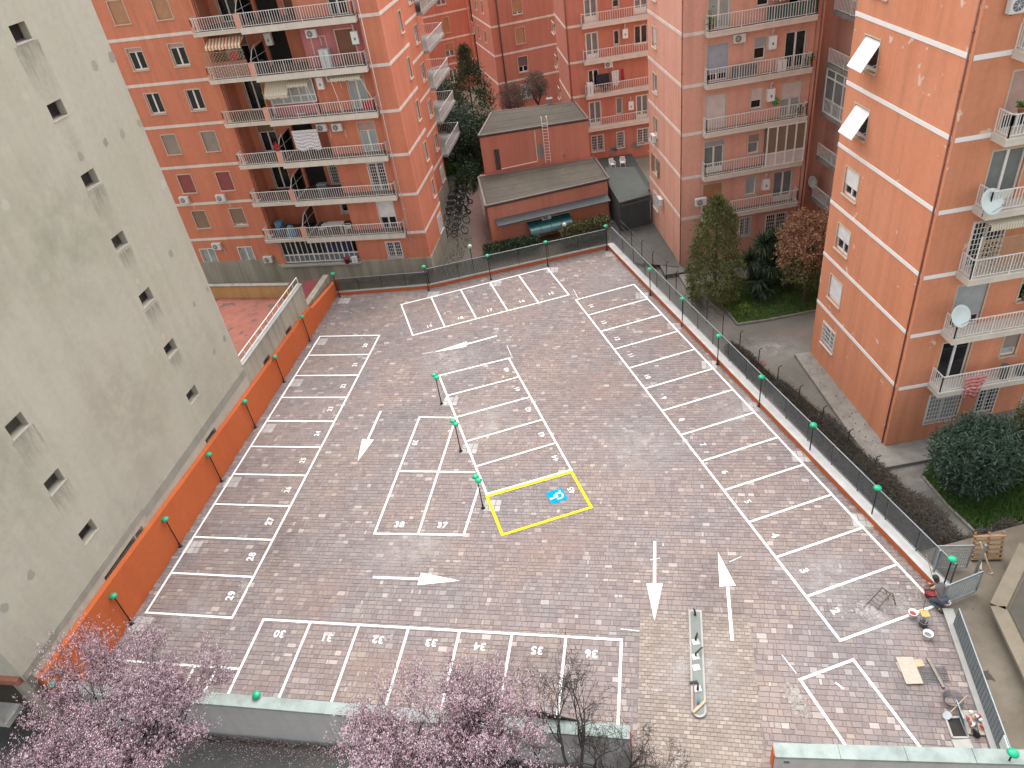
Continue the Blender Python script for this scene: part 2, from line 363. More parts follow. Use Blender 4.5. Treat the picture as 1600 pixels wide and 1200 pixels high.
# ------------------------------------------------------------------ facades
class Fac:
    """vertical plane: s along the wall, d outwards, z up"""
    def __init__(s, A, ang):
        s.A = Vector((A[0], A[1])); s.ang = ang; s.e = Vector((math.cos(ang), math.sin(ang))); s.n = Vector((s.e.y, -s.e.x)); s.holes = []
    def pt(s, a, d, z): q = s.A + s.e * a + s.n * d; return Vector((q.x, q.y, z))
    def hit(s, uv, d=0.0):
        r = ray(*uv); A = s.A + s.n * d; n3 = Vector((s.n.x, s.n.y, 0)); t = (Vector((A.x, A.y, 0)) - CO).dot(n3) / r.dot(n3)
        q = CO + r * t; return (Vector((q.x, q.y)) - s.A).dot(s.e), q.z
    def rect(s, tl, br, d=0.0):
        a = s.hit(tl, d); b = s.hit(br, d); return min(a[0], b[0]), max(a[0], b[0]), min(a[1], b[1]), max(a[1], b[1])
    def box(s, mb, s0, s1, d0, d1, z0, z1):
        return mb.hexa([s.pt(s0, d1, z0), s.pt(s1, d1, z0), s.pt(s1, d0, z0), s.pt(s0, d0, z0), s.pt(s0, d1, z1), s.pt(s1, d1, z1), s.pt(s1, d0, z1), s.pt(s0, d0, z1)])
    def wall(s, mb, s0, s1, z0, z1, d=0.0, deep=.22):
        """wall sheet with the openings cut out and their reveals"""
        H = [h for h in s.holes if abs(h[4] - d) < .02 and h[0] > s0 and h[1] < s1 and h[2] > z0 and h[3] < z1]
        xs = sorted({s0, s1, *[h[0] for h in H], *[h[1] for h in H]}); zs_ = sorted({z0, z1, *[h[2] for h in H], *[h[3] for h in H]})
        for i in range(len(xs) - 1):
            run = None
            for j in range(len(zs_) - 1):
                cx = (xs[i] + xs[i + 1]) / 2; cz = (zs_[j] + zs_[j + 1]) / 2
                hole = any(h[0] < cx < h[1] and h[2] < cz < h[3] for h in H)
                if not hole and run is None: run = zs_[j]
                if hole and run is not None:
                    mb.quad(s.pt(xs[i], d, run), s.pt(xs[i + 1], d, run), s.pt(xs[i + 1], d, zs_[j]), s.pt(xs[i], d, zs_[j])); run = None
            if run is not None: mb.quad(s.pt(xs[i], d, run), s.pt(xs[i + 1], d, run), s.pt(xs[i + 1], d, z1), s.pt(xs[i], d, z1))
        for a, b, c, e, _ in H:
            D = d - deep
            mb.quad(s.pt(a, d, c), s.pt(b, d, c), s.pt(b, D, c), s.pt(a, D, c)); mb.quad(s.pt(a, d, e), s.pt(a, D, e), s.pt(b, D, e), s.pt(b, d, e))
            mb.quad(s.pt(a, d, c), s.pt(a, D, c), s.pt(a, D, e), s.pt(a, d, e)); mb.quad(s.pt(b, d, c), s.pt(b, d, e), s.pt(b, D, e), s.pt(b, D, c))
        return mb
    def win(s, par, r, sh=0.0, shc='sh_brown', leaves=2, glass='dark_glass', grille=False, proj=False, casing='beige_trim', d=0.0, door=False, name=None, sill=True, bars=None):
        """one window: casing > pane, sash, shutter, sill, grille"""
        a, b, c, e = r; s.holes.append((a, b, c, e, d)); D = d - .13
        mb = MB(); w = .07
        s.box(mb, a - w, a, d - .02, d + .022, c - w, e + w); s.box(mb, b, b + w, d - .02, d + .022, c - w, e + w)
        s.box(mb, a, b, d - .02, d + .022, e, e + w); s.box(mb, a, b, d - .02, d + .022, c - w, c)
        W = mb.build(name or ('balcony_door' if door else 'window'), casing, par)
        top = e - (e - c) * sh
        if sh < .97 and not (sh > .97):
            m = MB(); m.quad(s.pt(a, D - .03, c), s.pt(b, D - .03, c), s.pt(b, D - .03, e), s.pt(a, D - .03, e)); m.build('pane', glass, W)
            m = MB(); t = .06
            n = leaves
            for i in range(n):
                x0 = a + (b - a) * i / n; x1 = a + (b - a) * (i + 1) / n
                for q in ((x0, x0 + t, c, top), (x1 - t, x1, c, top), (x0 + t, x1 - t, c, c + (.45 if door and n > 1 and glass == 'grey_glass' else t * 1.5)), (x0 + t, x1 - t, top - t, top)):
                    s.box(m, q[0], q[1], D - .03, D + .03, q[2], q[3])
            m.build('sash', bars or 'white_metal', W)
        if sh > 0:
            m = MB()
            if proj:
                dd = (e - c) * .50; k = (e - c) * .84
                p = [s.pt(a, d - .05, e - .06), s.pt(b, d - .05, e - .06), s.pt(b, d + dd, e - k - .06), s.pt(a, d + dd, e - k - .06)]
                q = [v + Vector((0, 0, -.035)) for v in p]
                m.hexa([q[3], q[2], q[1], q[0], p[3], p[2], p[1], p[0]])
                m.bar(s.pt(a + .03, d, c + .4), s.pt(a + .03, d + dd * .9, e - k * .9 - .1), .02); m.bar(s.pt(b - .03, d, c + .4), s.pt(b - .03, d + dd * .9, e - k * .9 - .1), .02)
            else: s.box(m, a, b, D + .035, D + .075, top, e)
            m.build('shutter', shc, W)
        if sill and not door:
            m = MB(); s.box(m, a - .1, b + .1, d + .023, d + .10, c - .075, c - .012); m.build('sill', casing if casing != 'white_metal' else 'slab_stone', W)
        if grille:
            m = MB(); nx = max(3, round((b - a) / .16)); nz = max(3, round((e - c) / .27))
            for i in range(nx + 1): x = a + (b - a) * i / nx; s.box(m, x - .014, x + .014, d + .03, d + .055, c, e)
            for j in range(nz + 1): z = c + (e - c) * j / nz; s.box(m, a, b, d + .056, d + .07, z - .016, z + .016)
            m.build('grille', 'white_metal', W)
        return W
    def rail(s, par, path, z, h=1.0, step=.19, mat='white_metal', th=.03):
        """balcony railing along (s, d) points, its thin bars joined"""
        m = MB()
        for (a0, d0), (a1, d1) in zip(path[:-1], path[1:]):
            p = s.pt(a0, d0, z); q = s.pt(a1, d1, z); L = (q - p).length; n = max(1, round(L / step)); up = Vector((0, 0, 1))
            m.bar(p + up * h, q + up * h, .05, .04); m.bar(p + up * .1, q + up * .1, .035, .03)
            for i in range(n + 1):
                x = p.lerp(q, i / n); k = .045 if (i % 12 == 0 or i == n) else th
                m.bar(x + up * (.0 if k > .03 else .1), x + up * h, k)
        return m.build('railing', mat, par)
    def slab(s, par, s0, s1, d0, d1, z0, z1, mat='slab_stone', lip=True):
        m = MB(); s.box(m, s0, s1, d0, d1, z0, z1)
        if lip: s.box(m, s0 - .03, s1 + .03, d0, d1 + .04, z1, z1 + .07)
        return m.build('balcony', mat, par)
    def band(s, par, s0, s1, z, d=0.0, h=.22, mat='white_band'):
        m = MB(); s.box(m, s0, s1, d - .01, d + .025, z - h / 2, z + h / 2); return m.build('string_course', mat, par)
    def pipe(s, par, a, d, z0, z1, mat='rust_pipe', r=.055):
        m = MB(); m.tube([s.pt(a, d, z0), s.pt(a, d, z1)], r, 8)
        z = z0 + 1.2
        while z < z1: m.tube([s.pt(a, d, z), s.pt(a, d, z + .06)], r * 1.5, 8); z += 2.2
        return m.build('drainpipe', mat, par, True)
# ------------------------------------------------------------------ ground, street, garden
def sheet(name, mat, pts, z, parent=None, kind='structure', label=None):
    o = MB().poly([(p[0], p[1], z) for p in pts]).build(name, mat, parent)
    if parent is None: o['kind'] = kind
    return o
G = -1.95
def ccw(pts):
    a = sum(pts[i][0] * pts[(i + 1) % len(pts)][1] - pts[(i + 1) % len(pts)][0] * pts[i][1] for i in range(len(pts)))
    return pts if a > 0 else pts[::-1]
sheet('ground', 'soil', [(-900, -900), (900, -900), (900, 900), (-900, 900)], G)
struct(MB().prism([(-60, -40), (2.0, -40), (2.0, 13.9), (-22.4, 19.75), (-60, 28)], G - .3, -1.3).build('street', 'asphalt'))
sheet('garden_path', 'path', ccw([(9.6, 54.5), (13.2, 37.5), (17.9, 21.5), (24.5, 21.5), (21.0, 26.6), (30, 27.4), (30, 60), (24, 66), (10, 66)]), -1.88)
sheet('side_path', 'alley', ccw([(-7.5, 52.5), (-.3, 52.5), (-.4, 60), (-1, 76), (0, 92), (-3.2, 92), (-4.5, 66), (-7, 57)]), -1.5)
sheet('back_yard', 'asphalt', ccw([(9.8, 54.4), (14.3, 51.8), (15, 62), (11, 62)]), -1.5)
struct(MB().prism([(-1.6, 58.6), (-.2, 58.9), (-.3, 73), (-1.5, 73)], -1.9, -1.44).build('brick_walk', 'walk'))
def kerbed(name, mat, pts, z0, z1): return struct(MB().prism(pts, z0, z1).build(name, mat))
kerbed('footpath', 'concrete', [(18.25, 27.75), (22.6, 27.9), (22.6, 29.5), (19.62, 29.32), (19.30, 38.7), (18.25, 38.7)], G, -1.66)
kerbed('footpath', 'path', [(13.0, 51.0), (20.5, 51.0), (20.5, 52.0), (14.5, 52.0), (14.2, 60.6), (12.9, 60.6)], G, -1.55)
kerbed('step', 'concrete', [(14.05, 48.9), (16.7, 49.1), (16.7, 50.98), (14.05, 50.9)], G, -1.68)
lawn_a = [P(*q, -1.85) for q in ((1128, 478), (1152, 508), (1195, 502), (1276, 486), (1290, 420), (1225, 418), (1150, 440))]
sheet('lawn', 'lawn', ccw(lawn_a), -1.80)
lawn_b = [P(*q, -1.85) for q in ((1466, 700), (1440, 745), (1480, 792), (1522, 832), (1560, 834), (1640, 800), (1640, 690), (1540, 680))]
sheet('lawn', 'lawn', ccw(lawn_b), -1.80)
lawn_c = [P(*q, -1.45) for q in ((704, 262), (716, 300), (745, 290), (758, 235), (740, 190), (690, 200))]
sheet('lawn', 'lawn', ccw(lawn_c), -1.46)
lawn_d = [P(*q, -1.85) for q in ((1395, 712), (1464, 700), (1440, 712), (1400, 724))]
struct(MB().prism([(16.35, 21.0), (30, 22.6), (30, 4), (14.3, 4), (14.5, 11.6), (15.9, 17.6)], G, -.12).build('builders_yard', 'dirt'))
def kerb_run(pts, mat='concrete', w=.12, z0=-1.9, z1=-1.72):
    m = MB()
    for a, b in zip(pts[:-1], pts[1:]):
        m.bar((a[0], a[1], (z0 + z1) / 2), (b[0], b[1], (z0 + z1) / 2), w, z1 - z0)
    return struct(m.build('kerb', mat))
kerb_run([lawn_a[0], lawn_a[1]]); kerb_run(lawn_a[1:4]); kerb_run(lawn_b[1:6])
# ------------------------------------------------------------------ the car park
WA = Vector((-19.58, 23.80)); WANG = math.atan2(52.95 - 23.8, -12.44 + 19.58)
FO = Fac(WA, WANG)                                   # face of the orange wall; n points to the car park
def xy(f, s, d=0.0): q = f.pt(s, d, 0); return (q.x, q.y)
C_TL = (-12.44, 52.95); C_M = (-5.1, 51.80); C_TR = (9.15, 53.81); C_R = (16.30, 18.70); C_BR = (14.42, 11.55)
LOT = [(-20.45, 20.12), C_TL, C_M, C_TR, C_R, C_BR, (7.1, 12.9), (6.9, 6.0), (.7, 6.0), (2.35, 14.42)]
lot = struct(MB().prism(LOT, G, -.014).build('lot_pavement', 'mortar'))
def inside(p, poly):
    c = False; j = len(poly) - 1
    for i in range(len(poly)):
        a, b = poly[i], poly[j]
        if (a[1] > p[1]) != (b[1] > p[1]) and p[0] < (b[0] - a[0]) * (p[1] - a[1]) / (b[1] - a[1]) + a[0]: c = not c
        j = i
    return c
RP = [P(1000, 953), P(1172, 962)]; RP = [(q.x, q.y) for q in RP]
rdir = Vector((RP[1][0] - RP[0][0], RP[1][1] - RP[0][1])); RW = rdir.length; rdir.normalize(); rdn = Vector((rdir.y, -rdir.x))
def in_ramp(x, y):
    q = Vector((x - RP[0][0], y - RP[0][1])); a = q.dot(rdir); b = q.dot(rdn); return -.02 < a < RW + .02 and b > -.02
rnd = random.Random(11)
def stone(mb, c, e, n, w, h, z, tilt=.004, bev=.012):
    """one paving stone: sloped rim and a slightly uneven top"""
    a = [(-w / 2, -h / 2), (w / 2, -h / 2), (w / 2, h / 2), (-w / 2, h / 2)]; b = [(x * (1 - 2 * bev / w), y * (1 - 2 * bev / h)) for x, y in a]
    tx, ty = rnd.uniform(-tilt, tilt), rnd.uniform(-tilt, tilt)
    f = lambda x, y, zz: (c[0] + e[0] * x + n[0] * y, c[1] + e[1] * x + n[1] * y, zz)
    k = len(mb.v)
    mb.v += [f(x, y, z - .04) for x, y in a] + [f(x, y, z + tx * x / w * 2 + ty * y / h * 2) for x, y in b]
    mb.f += [(k + i, k + (i + 1) % 4, k + 4 + (i + 1) % 4, k + 4 + i) for i in range(4)] + [(k + 4, k + 5, k + 6, k + 7)]
def stone_local(mb, w, h):
    stone(mb, (0, 0), (1, 0), (0, 1), w, h, 0)
pe = Vector((math.cos(rad(-13.6)), math.sin(rad(-13.6)))); pn = Vector((-pe.y, pe.x))
stones = []
ROWH = [.18, .21, .24, .28]
t = -35.0
org = Vector((0, 32))
while t < 40:
    h = rnd.choice(ROWH); s = -40 + rnd.uniform(0, .4)
    while s < 40:
        w = rnd.choice((.13, .19, .24, .30, .36, .42)); c = org + pe * (s + w / 2) + pn * (t + h / 2)
        if inside(c, LOT) and not in_ramp(c.x, c.y) and c.y > 10: stones.append((c.x, c.y, w, h))
        s += w
    t += h
def shows(x, y):
    d = Vector((x, y, 0)) - CO; z = d.dot(_fw); u = 800 + CF * d.dot(CR) / z; v = 600 - CF * d.dot(CU) / z
    return 5 < u < 1595 and 5 < v < 1150
stones.sort(key=lambda q: (not shows(q[0], q[1]), q[0] ** 2 + q[1] ** 2))
SM = {}
def single_stones(lst, par, mat, name):
    for x, y, w, h in lst:
        k = (w, h, mat)
        if k not in SM:
            m = MB(); stone_local(m, w - .006, h - .006); SM[k] = m.mesh(name, mat)
        o = bpy.data.objects.new(name, SM[k]); COL.objects.link(o); o.parent = par
        o.location = (x, y, rnd.uniform(-.004, .004)); o.rotation_euler = (0, 0, math.atan2(pe.y, pe.x)); ROOT[o.name] = Matrix.Identity(4)
single_stones(stones[:300], lot, 'pavers', 'paving_stone')
mb = MB()
for x, y, w, h in stones[300:]: stone(mb, (x, y), pe, pn, w - .006, h - .006, rnd.uniform(-.005, .004))
mb.build('paving_field', 'pavers', lot, kind='stuff')
ramp = struct(MB().prism([RP[0], RP[1], tuple(Vector(RP[1]) + rdn * 12), tuple(Vector(RP[0]) + rdn * 12)], -.013, -.010).build('entrance_pavement', 'mortar'))
rs = []; b = 0.0; k = 0
while b < 9:
    a = -(.125 if k % 2 else 0)
    while a < RW:
        w = .245; x0 = max(a, 0); x1 = min(a + w, RW)
        if x1 - x0 > .05: c = Vector(RP[0]) + rdir * ((x0 + x1) / 2) + rdn * (b + .0625); rs.append((c.x, c.y, round(x1 - x0, 3), .165))
        a += w
    b += .165; k += 1
rs.sort(key=lambda q: (not shows(q[0], q[1]), q[0] ** 2 + q[1] ** 2)); pe_s = pe; pe = rdir
single_stones(rs[:300], ramp, 'ramp_pavers', 'paving_block')
mb = MB()
for x, y, w, h in rs[300:]: stone(mb, (x, y), rdir, -rdn, w - .010, h - .010, rnd.uniform(-.003, .003), bev=.008)
mb.build('paving_field', 'ramp_pavers', ramp, kind='stuff'); pe = pe_s
# painted markings
MZ = .011
zl = [0]
def line(p, q, w=.11, name='bay_line', mat='road_white', z=MZ):
    z += .0003 * (zl[0] % 11); zl[0] += 1            # no two strokes of paint in one plane
    p = Vector((p[0], p[1])); q = Vector((q[0], q[1])); d = (q - p).normalized(); n = Vector((-d.y, d.x)) * w / 2
    a, b = p - d * w * .5, q + d * w * .5
    return MB().poly([(v.x, v.y, z) for v in (a - n, b - n, b + n, a + n)]).build(name, mat, lot)
def pline(p, q, **k): return line(P(*p), P(*q), **k)
def grid(o, a, w, d, n):
    e = Vector((math.cos(a), math.sin(a))); m = Vector((-e.y, e.x)); o = Vector(o)
    for k in range(n + 1): line(o - m * w * k, o - m * w * k + e * d, z=MZ + .004)
    line(o, o - m * w * n); line(o + e * d, o + e * d - m * w * n)
grid((-13.151, 47.210), -.24792, 2.3638, 4.5307, 10); grid((5.447, 46.739), .20254, 2.3124, 4.5, 13)
def quad_bays(tl, tr, bl, br, n, first=0):
    tl, tr, bl, br = [Vector(P(*q)[:2]) for q in (tl, tr, bl, br)]
    line(tl, tr); line(bl, br)
    for k in range(n + 1): line(tl.lerp(tr, k / n), bl.lerp(br, k / n), z=MZ + .004)
quad_bays((627, 476), (855, 419), (645, 524), (889, 461), 5)
a, b = P(412, 968), P(971, 1000); line(a, b)
for k in range(8):
    q = a.lerp(b, k / 7); line(q, (q.x - 1.02, q.y - 4.12), z=MZ + .004)
pline((173, 1031), (371, 1045))
for q in ((340, 1043), (305, 1041), (237, 1036), (174, 1032)):
    c = P(*q); line(c, (c.x - .60, c.y - 2.05), z=MZ + .004)
pline((686, 587), (795, 560)); pline((795, 560), (893, 735)); pline((686, 587), (761, 773))
for p, q in (((700.5, 618), (808.7, 589.8)), ((713, 652), (826, 621)), ((728, 690), (845, 656.5)), ((744.5, 728.7), (866, 693)), ((761, 772), (893, 734))): pline(p, q, z=MZ + .004)
yl = [(761, 776), (893, 738), (924, 793), (785, 836)]
for i in range(4): pline(yl[i], yl[(i + 1) % 4], w=.14, mat='road_yellow', z=MZ + .008, name='yellow_line')
pline((655.5, 652), (711.6, 652.8)); pline((655.5, 652), (585, 834)); pline((585, 834), (724.5, 836)); pline((724.5, 836), (748, 762))
pline((624.4, 736.4), (741, 738), z=MZ + .004); pline((711.6, 655), (654, 833), z=MZ + .008)
pline((1250, 1062), (1333, 1031)); pline((1250, 1062), (1326, 1172), z=MZ + .004); pline((1333, 1031), (1450, 1184), z=MZ + .004)
def arrow(s0, b1, b2, tip, w=.13):
    s0, b1, b2, tip = [Vector(P(*q)[:2]) for q in (s0, b1, b2, tip)]; m = (b1 + b2) / 2; d = (m - s0).normalized(); n = Vector((-d.y, d.x)) * w / 2
    if (b1 - m).dot(n) < 0: b1, b2 = b2, b1
    MB().poly([(v.x, v.y, MZ) for v in (s0 - n, m - n, b2, tip, b1, m + n, s0 + n)]).build('arrow_marking', 'road_white', lot)
arrow((776.4, 525), (730, 533.7), (728, 542), (676, 551)); arrow((595, 642.5), (566, 686), (584, 687), (558.8, 721))
arrow((583, 902), (658, 895), (652, 914.5), (719, 907.5)); arrow((1023, 846), (1010, 912), (1035.5, 912), (1022.7, 970)); arrow((1144, 1001), (1124.3, 916.7), (1149.3, 915), (1121.7, 862.7))
fc = bpy.data.curves.new('figures', 'FONT'); fc.align_x = 'CENTER'; fc.align_y = 'CENTER'; fc.size = .50; fc.offset = .014; fc.resolution_u = 3; fc.space_character = 1.1
fo = bpy.data.objects.new('figures', fc); COL.objects.link(fo)
def number(txt, uv, ang):
    fc.size = .50 if uv[1] > 800 else .43; fc.offset = .014 if uv[1] > 800 else .008
    fc.body = txt; dg = bpy.context.evaluated_depsgraph_get(); dg.update()
    me = bpy.data.meshes.new_from_object(fo.evaluated_get(dg)); me.name = 'bay_number'; me.materials.clear(); me.materials.append(MATS['road_white'])
    o = bpy.data.objects.new('bay_number', me); COL.objects.link(o); o.parent = lot; q = P(*uv)
    o.location = (q.x, q.y, MZ + .002); o.rotation_euler = (0, 0, ang - math.pi / 2); o['label'] = 'white painted bay number ' + txt
    ROOT[o.name] = Matrix.Identity(4); return o
for i, uv in enumerate(((571, 540), (555, 569.6), (536.8, 603.3), (516.6, 639), (496.4, 677.7), (473.7, 719.5), (450, 765.4), (422, 815), (393, 870), (361, 931))): number(str(20 + i), uv, -.24792 + math.pi)
for i, uv in enumerate(((1305, 955), (1256, 892), (1210, 837), (1168, 784), (1132, 738), (1098, 695), (1065, 656), (1037, 622), (1011, 588.6), (985.4, 555.7), (963.7, 529), (943, 503.6), (923.4, 478))): number(str(2 + i), uv, .20254)
for i, uv in enumerate(((861, 459), (815, 471), (765, 485), (719, 497), (671, 510))): number(str(15 + i), uv, rad(102))
for i, uv in enumerate(((437, 990), (511, 996), (591, 999), (674, 1004), (750, 1010), (839, 1016), (924, 1021))): number(str(30 + i), uv, rad(-103.7))
for i, uv in enumerate(((792, 578), (809, 608), (826, 640), (847, 679), (868, 716), (893, 766))): number(str(40 + i), uv, rad(193))
number('37', (691, 821), rad(78)); number('38', (624, 820), rad(78)); number('39', (648, 692), rad(-14)); number('1', (1311, 1071), rad(-57))
bpy.data.objects.remove(fo)
# blue square with the wheelchair sign, read from the aisle
q = P(870, 775); ia = rad(193); iu = Vector((math.cos(ia), math.sin(ia))); ir = Vector((iu.y, -iu.x))
def ipt(x, y, z): v = Vector((q.x, q.y)) + ir * x + iu * y; return (v.x, v.y, z)
MB().poly([ipt(*c, MZ) for c in ((-.44, -.44), (.44, -.44), (.44, .44), (-.44, .44))]).build('accessible_bay_sign', 'road_blue', lot)
m = MB()
ring = lambda r, a: (r * math.cos(a) - .04, r * math.sin(a) - .10)
for k in range(20):
    a0 = rad(135 + k * 13.2); a1 = rad(135 + (k + 1) * 13.2)
    m.quad(ipt(*ring(.17, a0), MZ + .004), ipt(*ring(.245, a0), MZ + .004), ipt(*ring(.245, a1), MZ + .004), ipt(*ring(.17, a1), MZ + .004))
m.poly([ipt(-.07 + .07 * math.cos(k * .524), .33 + .07 * math.sin(k * .524), MZ + .004) for k in range(12)])
m.poly([ipt(*c, MZ + .006) for c in ((-.11, .24), (-.04, .24), (-.02, .03), (-.10, .03))]); m.poly([ipt(*c, MZ + .0045) for c in ((-.10, -.05), (.14, -.05), (.14, .03), (-.10, .03))])
m.poly([ipt(*c, MZ + .007) for c in ((.07, -.05), (.14, -.03), (.25, -.27), (.18, -.29))]); m.poly([ipt(*c, MZ + .008) for c in ((.18, -.29), (.20, -.23), (.32, -.23), (.32, -.29))])
m.poly([ipt(*c, MZ + .008) for c in ((-.06, .10), (.12, .10), (.12, .15), (-.06, .15))])
m.build('wheelchair_symbol', 'road_white', lot)
# thin setting-out marks left over from the painters
for p, r in (((660, 553), (676, 550)), ((1016, 875), (1031, 872)), ((1140, 878), (1158, 870)), ((1222, 1024), (1244, 1052)), ((970, 983), (998, 986)), ((792, 540), (799, 556)), ((896, 452), (903, 466))):
    pline(p, r, w=.03, name='chalk_line', z=MZ)
islands('cement_dust', [(0, (.21, .188, .172)), (.5, (.26, .238, .22)), (1, (.33, .305, .285))], .95, None, .2, .2)
for uv, w, h, n in (((1352, 952), .55, .40, 150), ((1245, 1098), .30, .62, 170), ((380, 915), .22, .55, 90), ((610, 996), .18, .2, 26), ((1022, 1075), .2, .2, 24), ((170, 985), .3, .6, 80), ((540, 1075), .2, .2, 25), ((1420, 930), .5, .4, 60), ((700, 660), .3, .4, 40)):
    c = P(*uv); r_ = random.Random(int(uv[0])); m = MB()
    for _ in range(n):
        x, y = c.x + r_.gauss(0, w * .6), c.y + r_.gauss(0, h * .6); k = r_.uniform(.01, .07) * (1.5 if r_.random() < .12 else 1); a0 = r_.uniform(0, 6)
        m.poly([(x + k * r_.uniform(.5, 1.2) * math.cos(a0 + i * .9), y + k * r_.uniform(.5, 1.2) * math.sin(a0 + i * .9), .0085 + _ * .00004) for i in range(7)])
    m.build('cement_stain', 'cement_dust', lot, kind='stuff')
# patched and dirty concrete outside the fence
for i, (uv, rx, ry, mt, nm_) in enumerate((((1215, 545), 2.2, 1.6, 'dust_film', 0), ((1160, 535), 1.8, 2.2, 'dark_film', 0), ((1240, 520), 2.0, 1.0, 'pink_film', 0), ((1430, 745), 1.2, 1.6, 'dust_film', 0), ((1080, 440), 2.0, 2.6, 'dark_film', 0), ((1235, 590), 1.2, 1.8, 'dark_film', 0), ((1120, 490), 1.6, 1.6, 'dust_film', 0))):
    c = P(*uv, -1.87); struct(MB().poly([(c.x + rx * math.cos(k * .5236), c.y + ry * math.sin(k * .5236), -1.873 + .0006 * i) for k in range(12)]).build('path_stain', mt))
# dusty, pinkish and dirty areas of the paving
for i, (uv, rx, ry, mt) in enumerate((((940, 600), 3.4, 3.0, 'pink_film'), ((1000, 700), 3.0, 3.2, 'dust_film'), ((1290, 900), 2.2, 2.0, 'dust_film'), ((1380, 960), 2.2, 1.3, 'dust_film'), ((640, 860), 3.0, 1.6, 'dust_film'), ((480, 930), 2.4, 1.5, 'pink_film'), ((860, 850), 3.2, 2.0, 'pink_film'), ((1160, 640), 2.6, 3.0, 'dust_film'),
        ((700, 560), 3.0, 2.6, 'dust_film'), ((560, 480), 3.0, 2.2, 'dark_film'), ((960, 430), 3.2, 2.4, 'dust_film'), ((430, 850), 1.8, 2.6, 'dark_film'), ((1120, 920), 1.8, 2.6, 'dark_film'), ((590, 1050), 3.0, 1.4, 'pink_film'), ((800, 1040), 2.6, 1.6, 'dark_film'), ((1440, 1100), 1.4, 2.2, 'dark_film'), ((1060, 520), 2.4, 2.6, 'pink_film'), ((300, 960), 1.6, 1.6, 'dust_film'), ((760, 660), 2.2, 2.6, 'dust_film'), ((1090, 1050), 1.9, 2.4, 'dust_film'))):
    c = P(*uv); MB().poly([(c.x + rx * math.cos(k * .5236), c.y + ry * math.sin(k * .5236), .0092 + .00006 * i) for k in range(12)]).build('dust_patch', mt, lot)
# ------------------------------------------------------------------ walls round the car park
ow = thing('boundary_wall', 'long smooth orange rendered wall along the foot of the grey building', 'wall', FO.pt(0, 0, 0))
prof = [(-4.5, 2.66), (0, 2.58), (10, 2.22), (25.6, 1.72), (25.6, 1.52), (30.9, .98)]
m = MB()
for (a, za), (b, zb_) in zip(prof[:-1], prof[1:]):
    if b - a < .01: continue
    m.hexa([FO.pt(a, 0, -.1), FO.pt(b, 0, -.1), FO.pt(b, -.28, -.1), FO.pt(a, -.28, -.1), FO.pt(a, 0, za), FO.pt(b, 0, zb_), FO.pt(b, -.28, zb_), FO.pt(a, -.28, za)])
m.build('wall_face', 'wall_paint', ow)
simple('white_kerb', (.46, .455, .435), .8, 0, .15, 2)
def low_wall(A, B, label, h, t, cap, mat='wall_paint', capmat='concrete_pale', lift=0.0):
    """low kerb wall with its pale top, running from A to B, thickness t to the left of A->B"""
    A = Vector(A); B = Vector(B); f = Fac(A, math.atan2(B.y - A.y, B.x - A.x)); L = (B - A).length
    w = thing('low_wall', label, 'wall', (A.x, A.y, 0))
    m = MB(); f.box(m, 0, L, -t, 0, -.4, h); m.build('wall_face', mat, w)
    m = MB(); f.box(m, -.02, L + .02, -t - .03, .035, h, h + cap); m.build('coping', capmat, w)
    return f, L
fB1, LB1 = low_wall(C_TL, C_M, 'low orange kerb wall at the back, under the black net fence by the plinth', .26, .26, .05)
fB2, LB2 = low_wall(C_M, C_TR, 'low orange kerb wall at the back, in front of the flat roofed shed', .26, .26, .05)
fR, LR = low_wall(C_TR, C_R, 'long low orange kerb wall with white top under the grey slatted fence', .34, .46, .05, capmat='white_kerb')
def grey_wall(A, B, label, t=.42, h=1.0, endA=False, endB=False):
    A = Vector(A); B = Vector(B); f = Fac(A, math.atan2(B.y - A.y, B.x - A.x)); L = (B - A).length
    w = thing('parapet_wall', label, 'wall', (A.x, A.y, -1.9))
    m = MB(); f.box(m, 0, L, 0, t, G - .2, h); m.build('wall_face', 'front_wall', w)
    n = max(1, round(L / 2.4))
    for k in range(n):
        m = MB(); a = L * k / n + .006; b = L * (k + 1) / n - .006
        f.box(m, a, b, -.04, t + .05, h, h + .035); f.box(m, a, b, t + .03, t + .05, h - .09, h); f.box(m, a, a + .07, -.042, t + .052, h + .035, h + .05); m.build('coping', 'cap_metal', w)
    if endB: m = MB(); f.box(m, L + .002, L + .03, .03, t - .03, G, h - .02); m.build('end_face', 'wall_paint', w)
    if endA: m = MB(); f.box(m, -.03, -.002, .03, t - .03, G, h - .02); m.build('end_face', 'wall_paint', w)
    return f, L, w
fF, LF, wF = grey_wall((-20.9, 20.35), (2.35, 14.55), 'long pale grey front wall with metal coping behind the blossoming trees', endB=True)
fG, LG, wG = grey_wall((7.12, 13.15), (15.6, 11.55), 'shorter pale grey front wall with metal coping right of the entrance', endA=True)
m = MB(); c = fG.hit((1229, 1191), .43); fG.box(m, c[0] - .09, c[0] + .09, .425, .45, c[1] - .05, c[1] + .05); m.build('intercom_plate', 'plastic_grey', wG)
# right of the gate: white kerb and grating fence
fK, LK = low_wall((16.0, 17.9), (14.45, 11.75), 'pale concrete kerb under the grating fence by the builders yard', .14, .34, .03, 'concrete_pale')
# lamp pads: paler replaced stones at the foot of the lamps
def pad(uv, s=.42):
    c = P(*uv); o = MB(); k = 2
    for i in range(3):
        for j in range(2):
            x = (i - 1) * .30; y = (j - .5) * .42
            stone(o, (c.x + pe.x * x + pn.x * y, c.y + pe.y * x + pn.y * y), pe, pn, .29, .41, .0085, .001)
    MATS.get('pad_stone') or islands('pad_stone', [(0, (.30, .285, .27)), (1, (.40, .385, .365))], .85, None, .3, .3)
    o.build('pale_pad', 'pad_stone', lot)
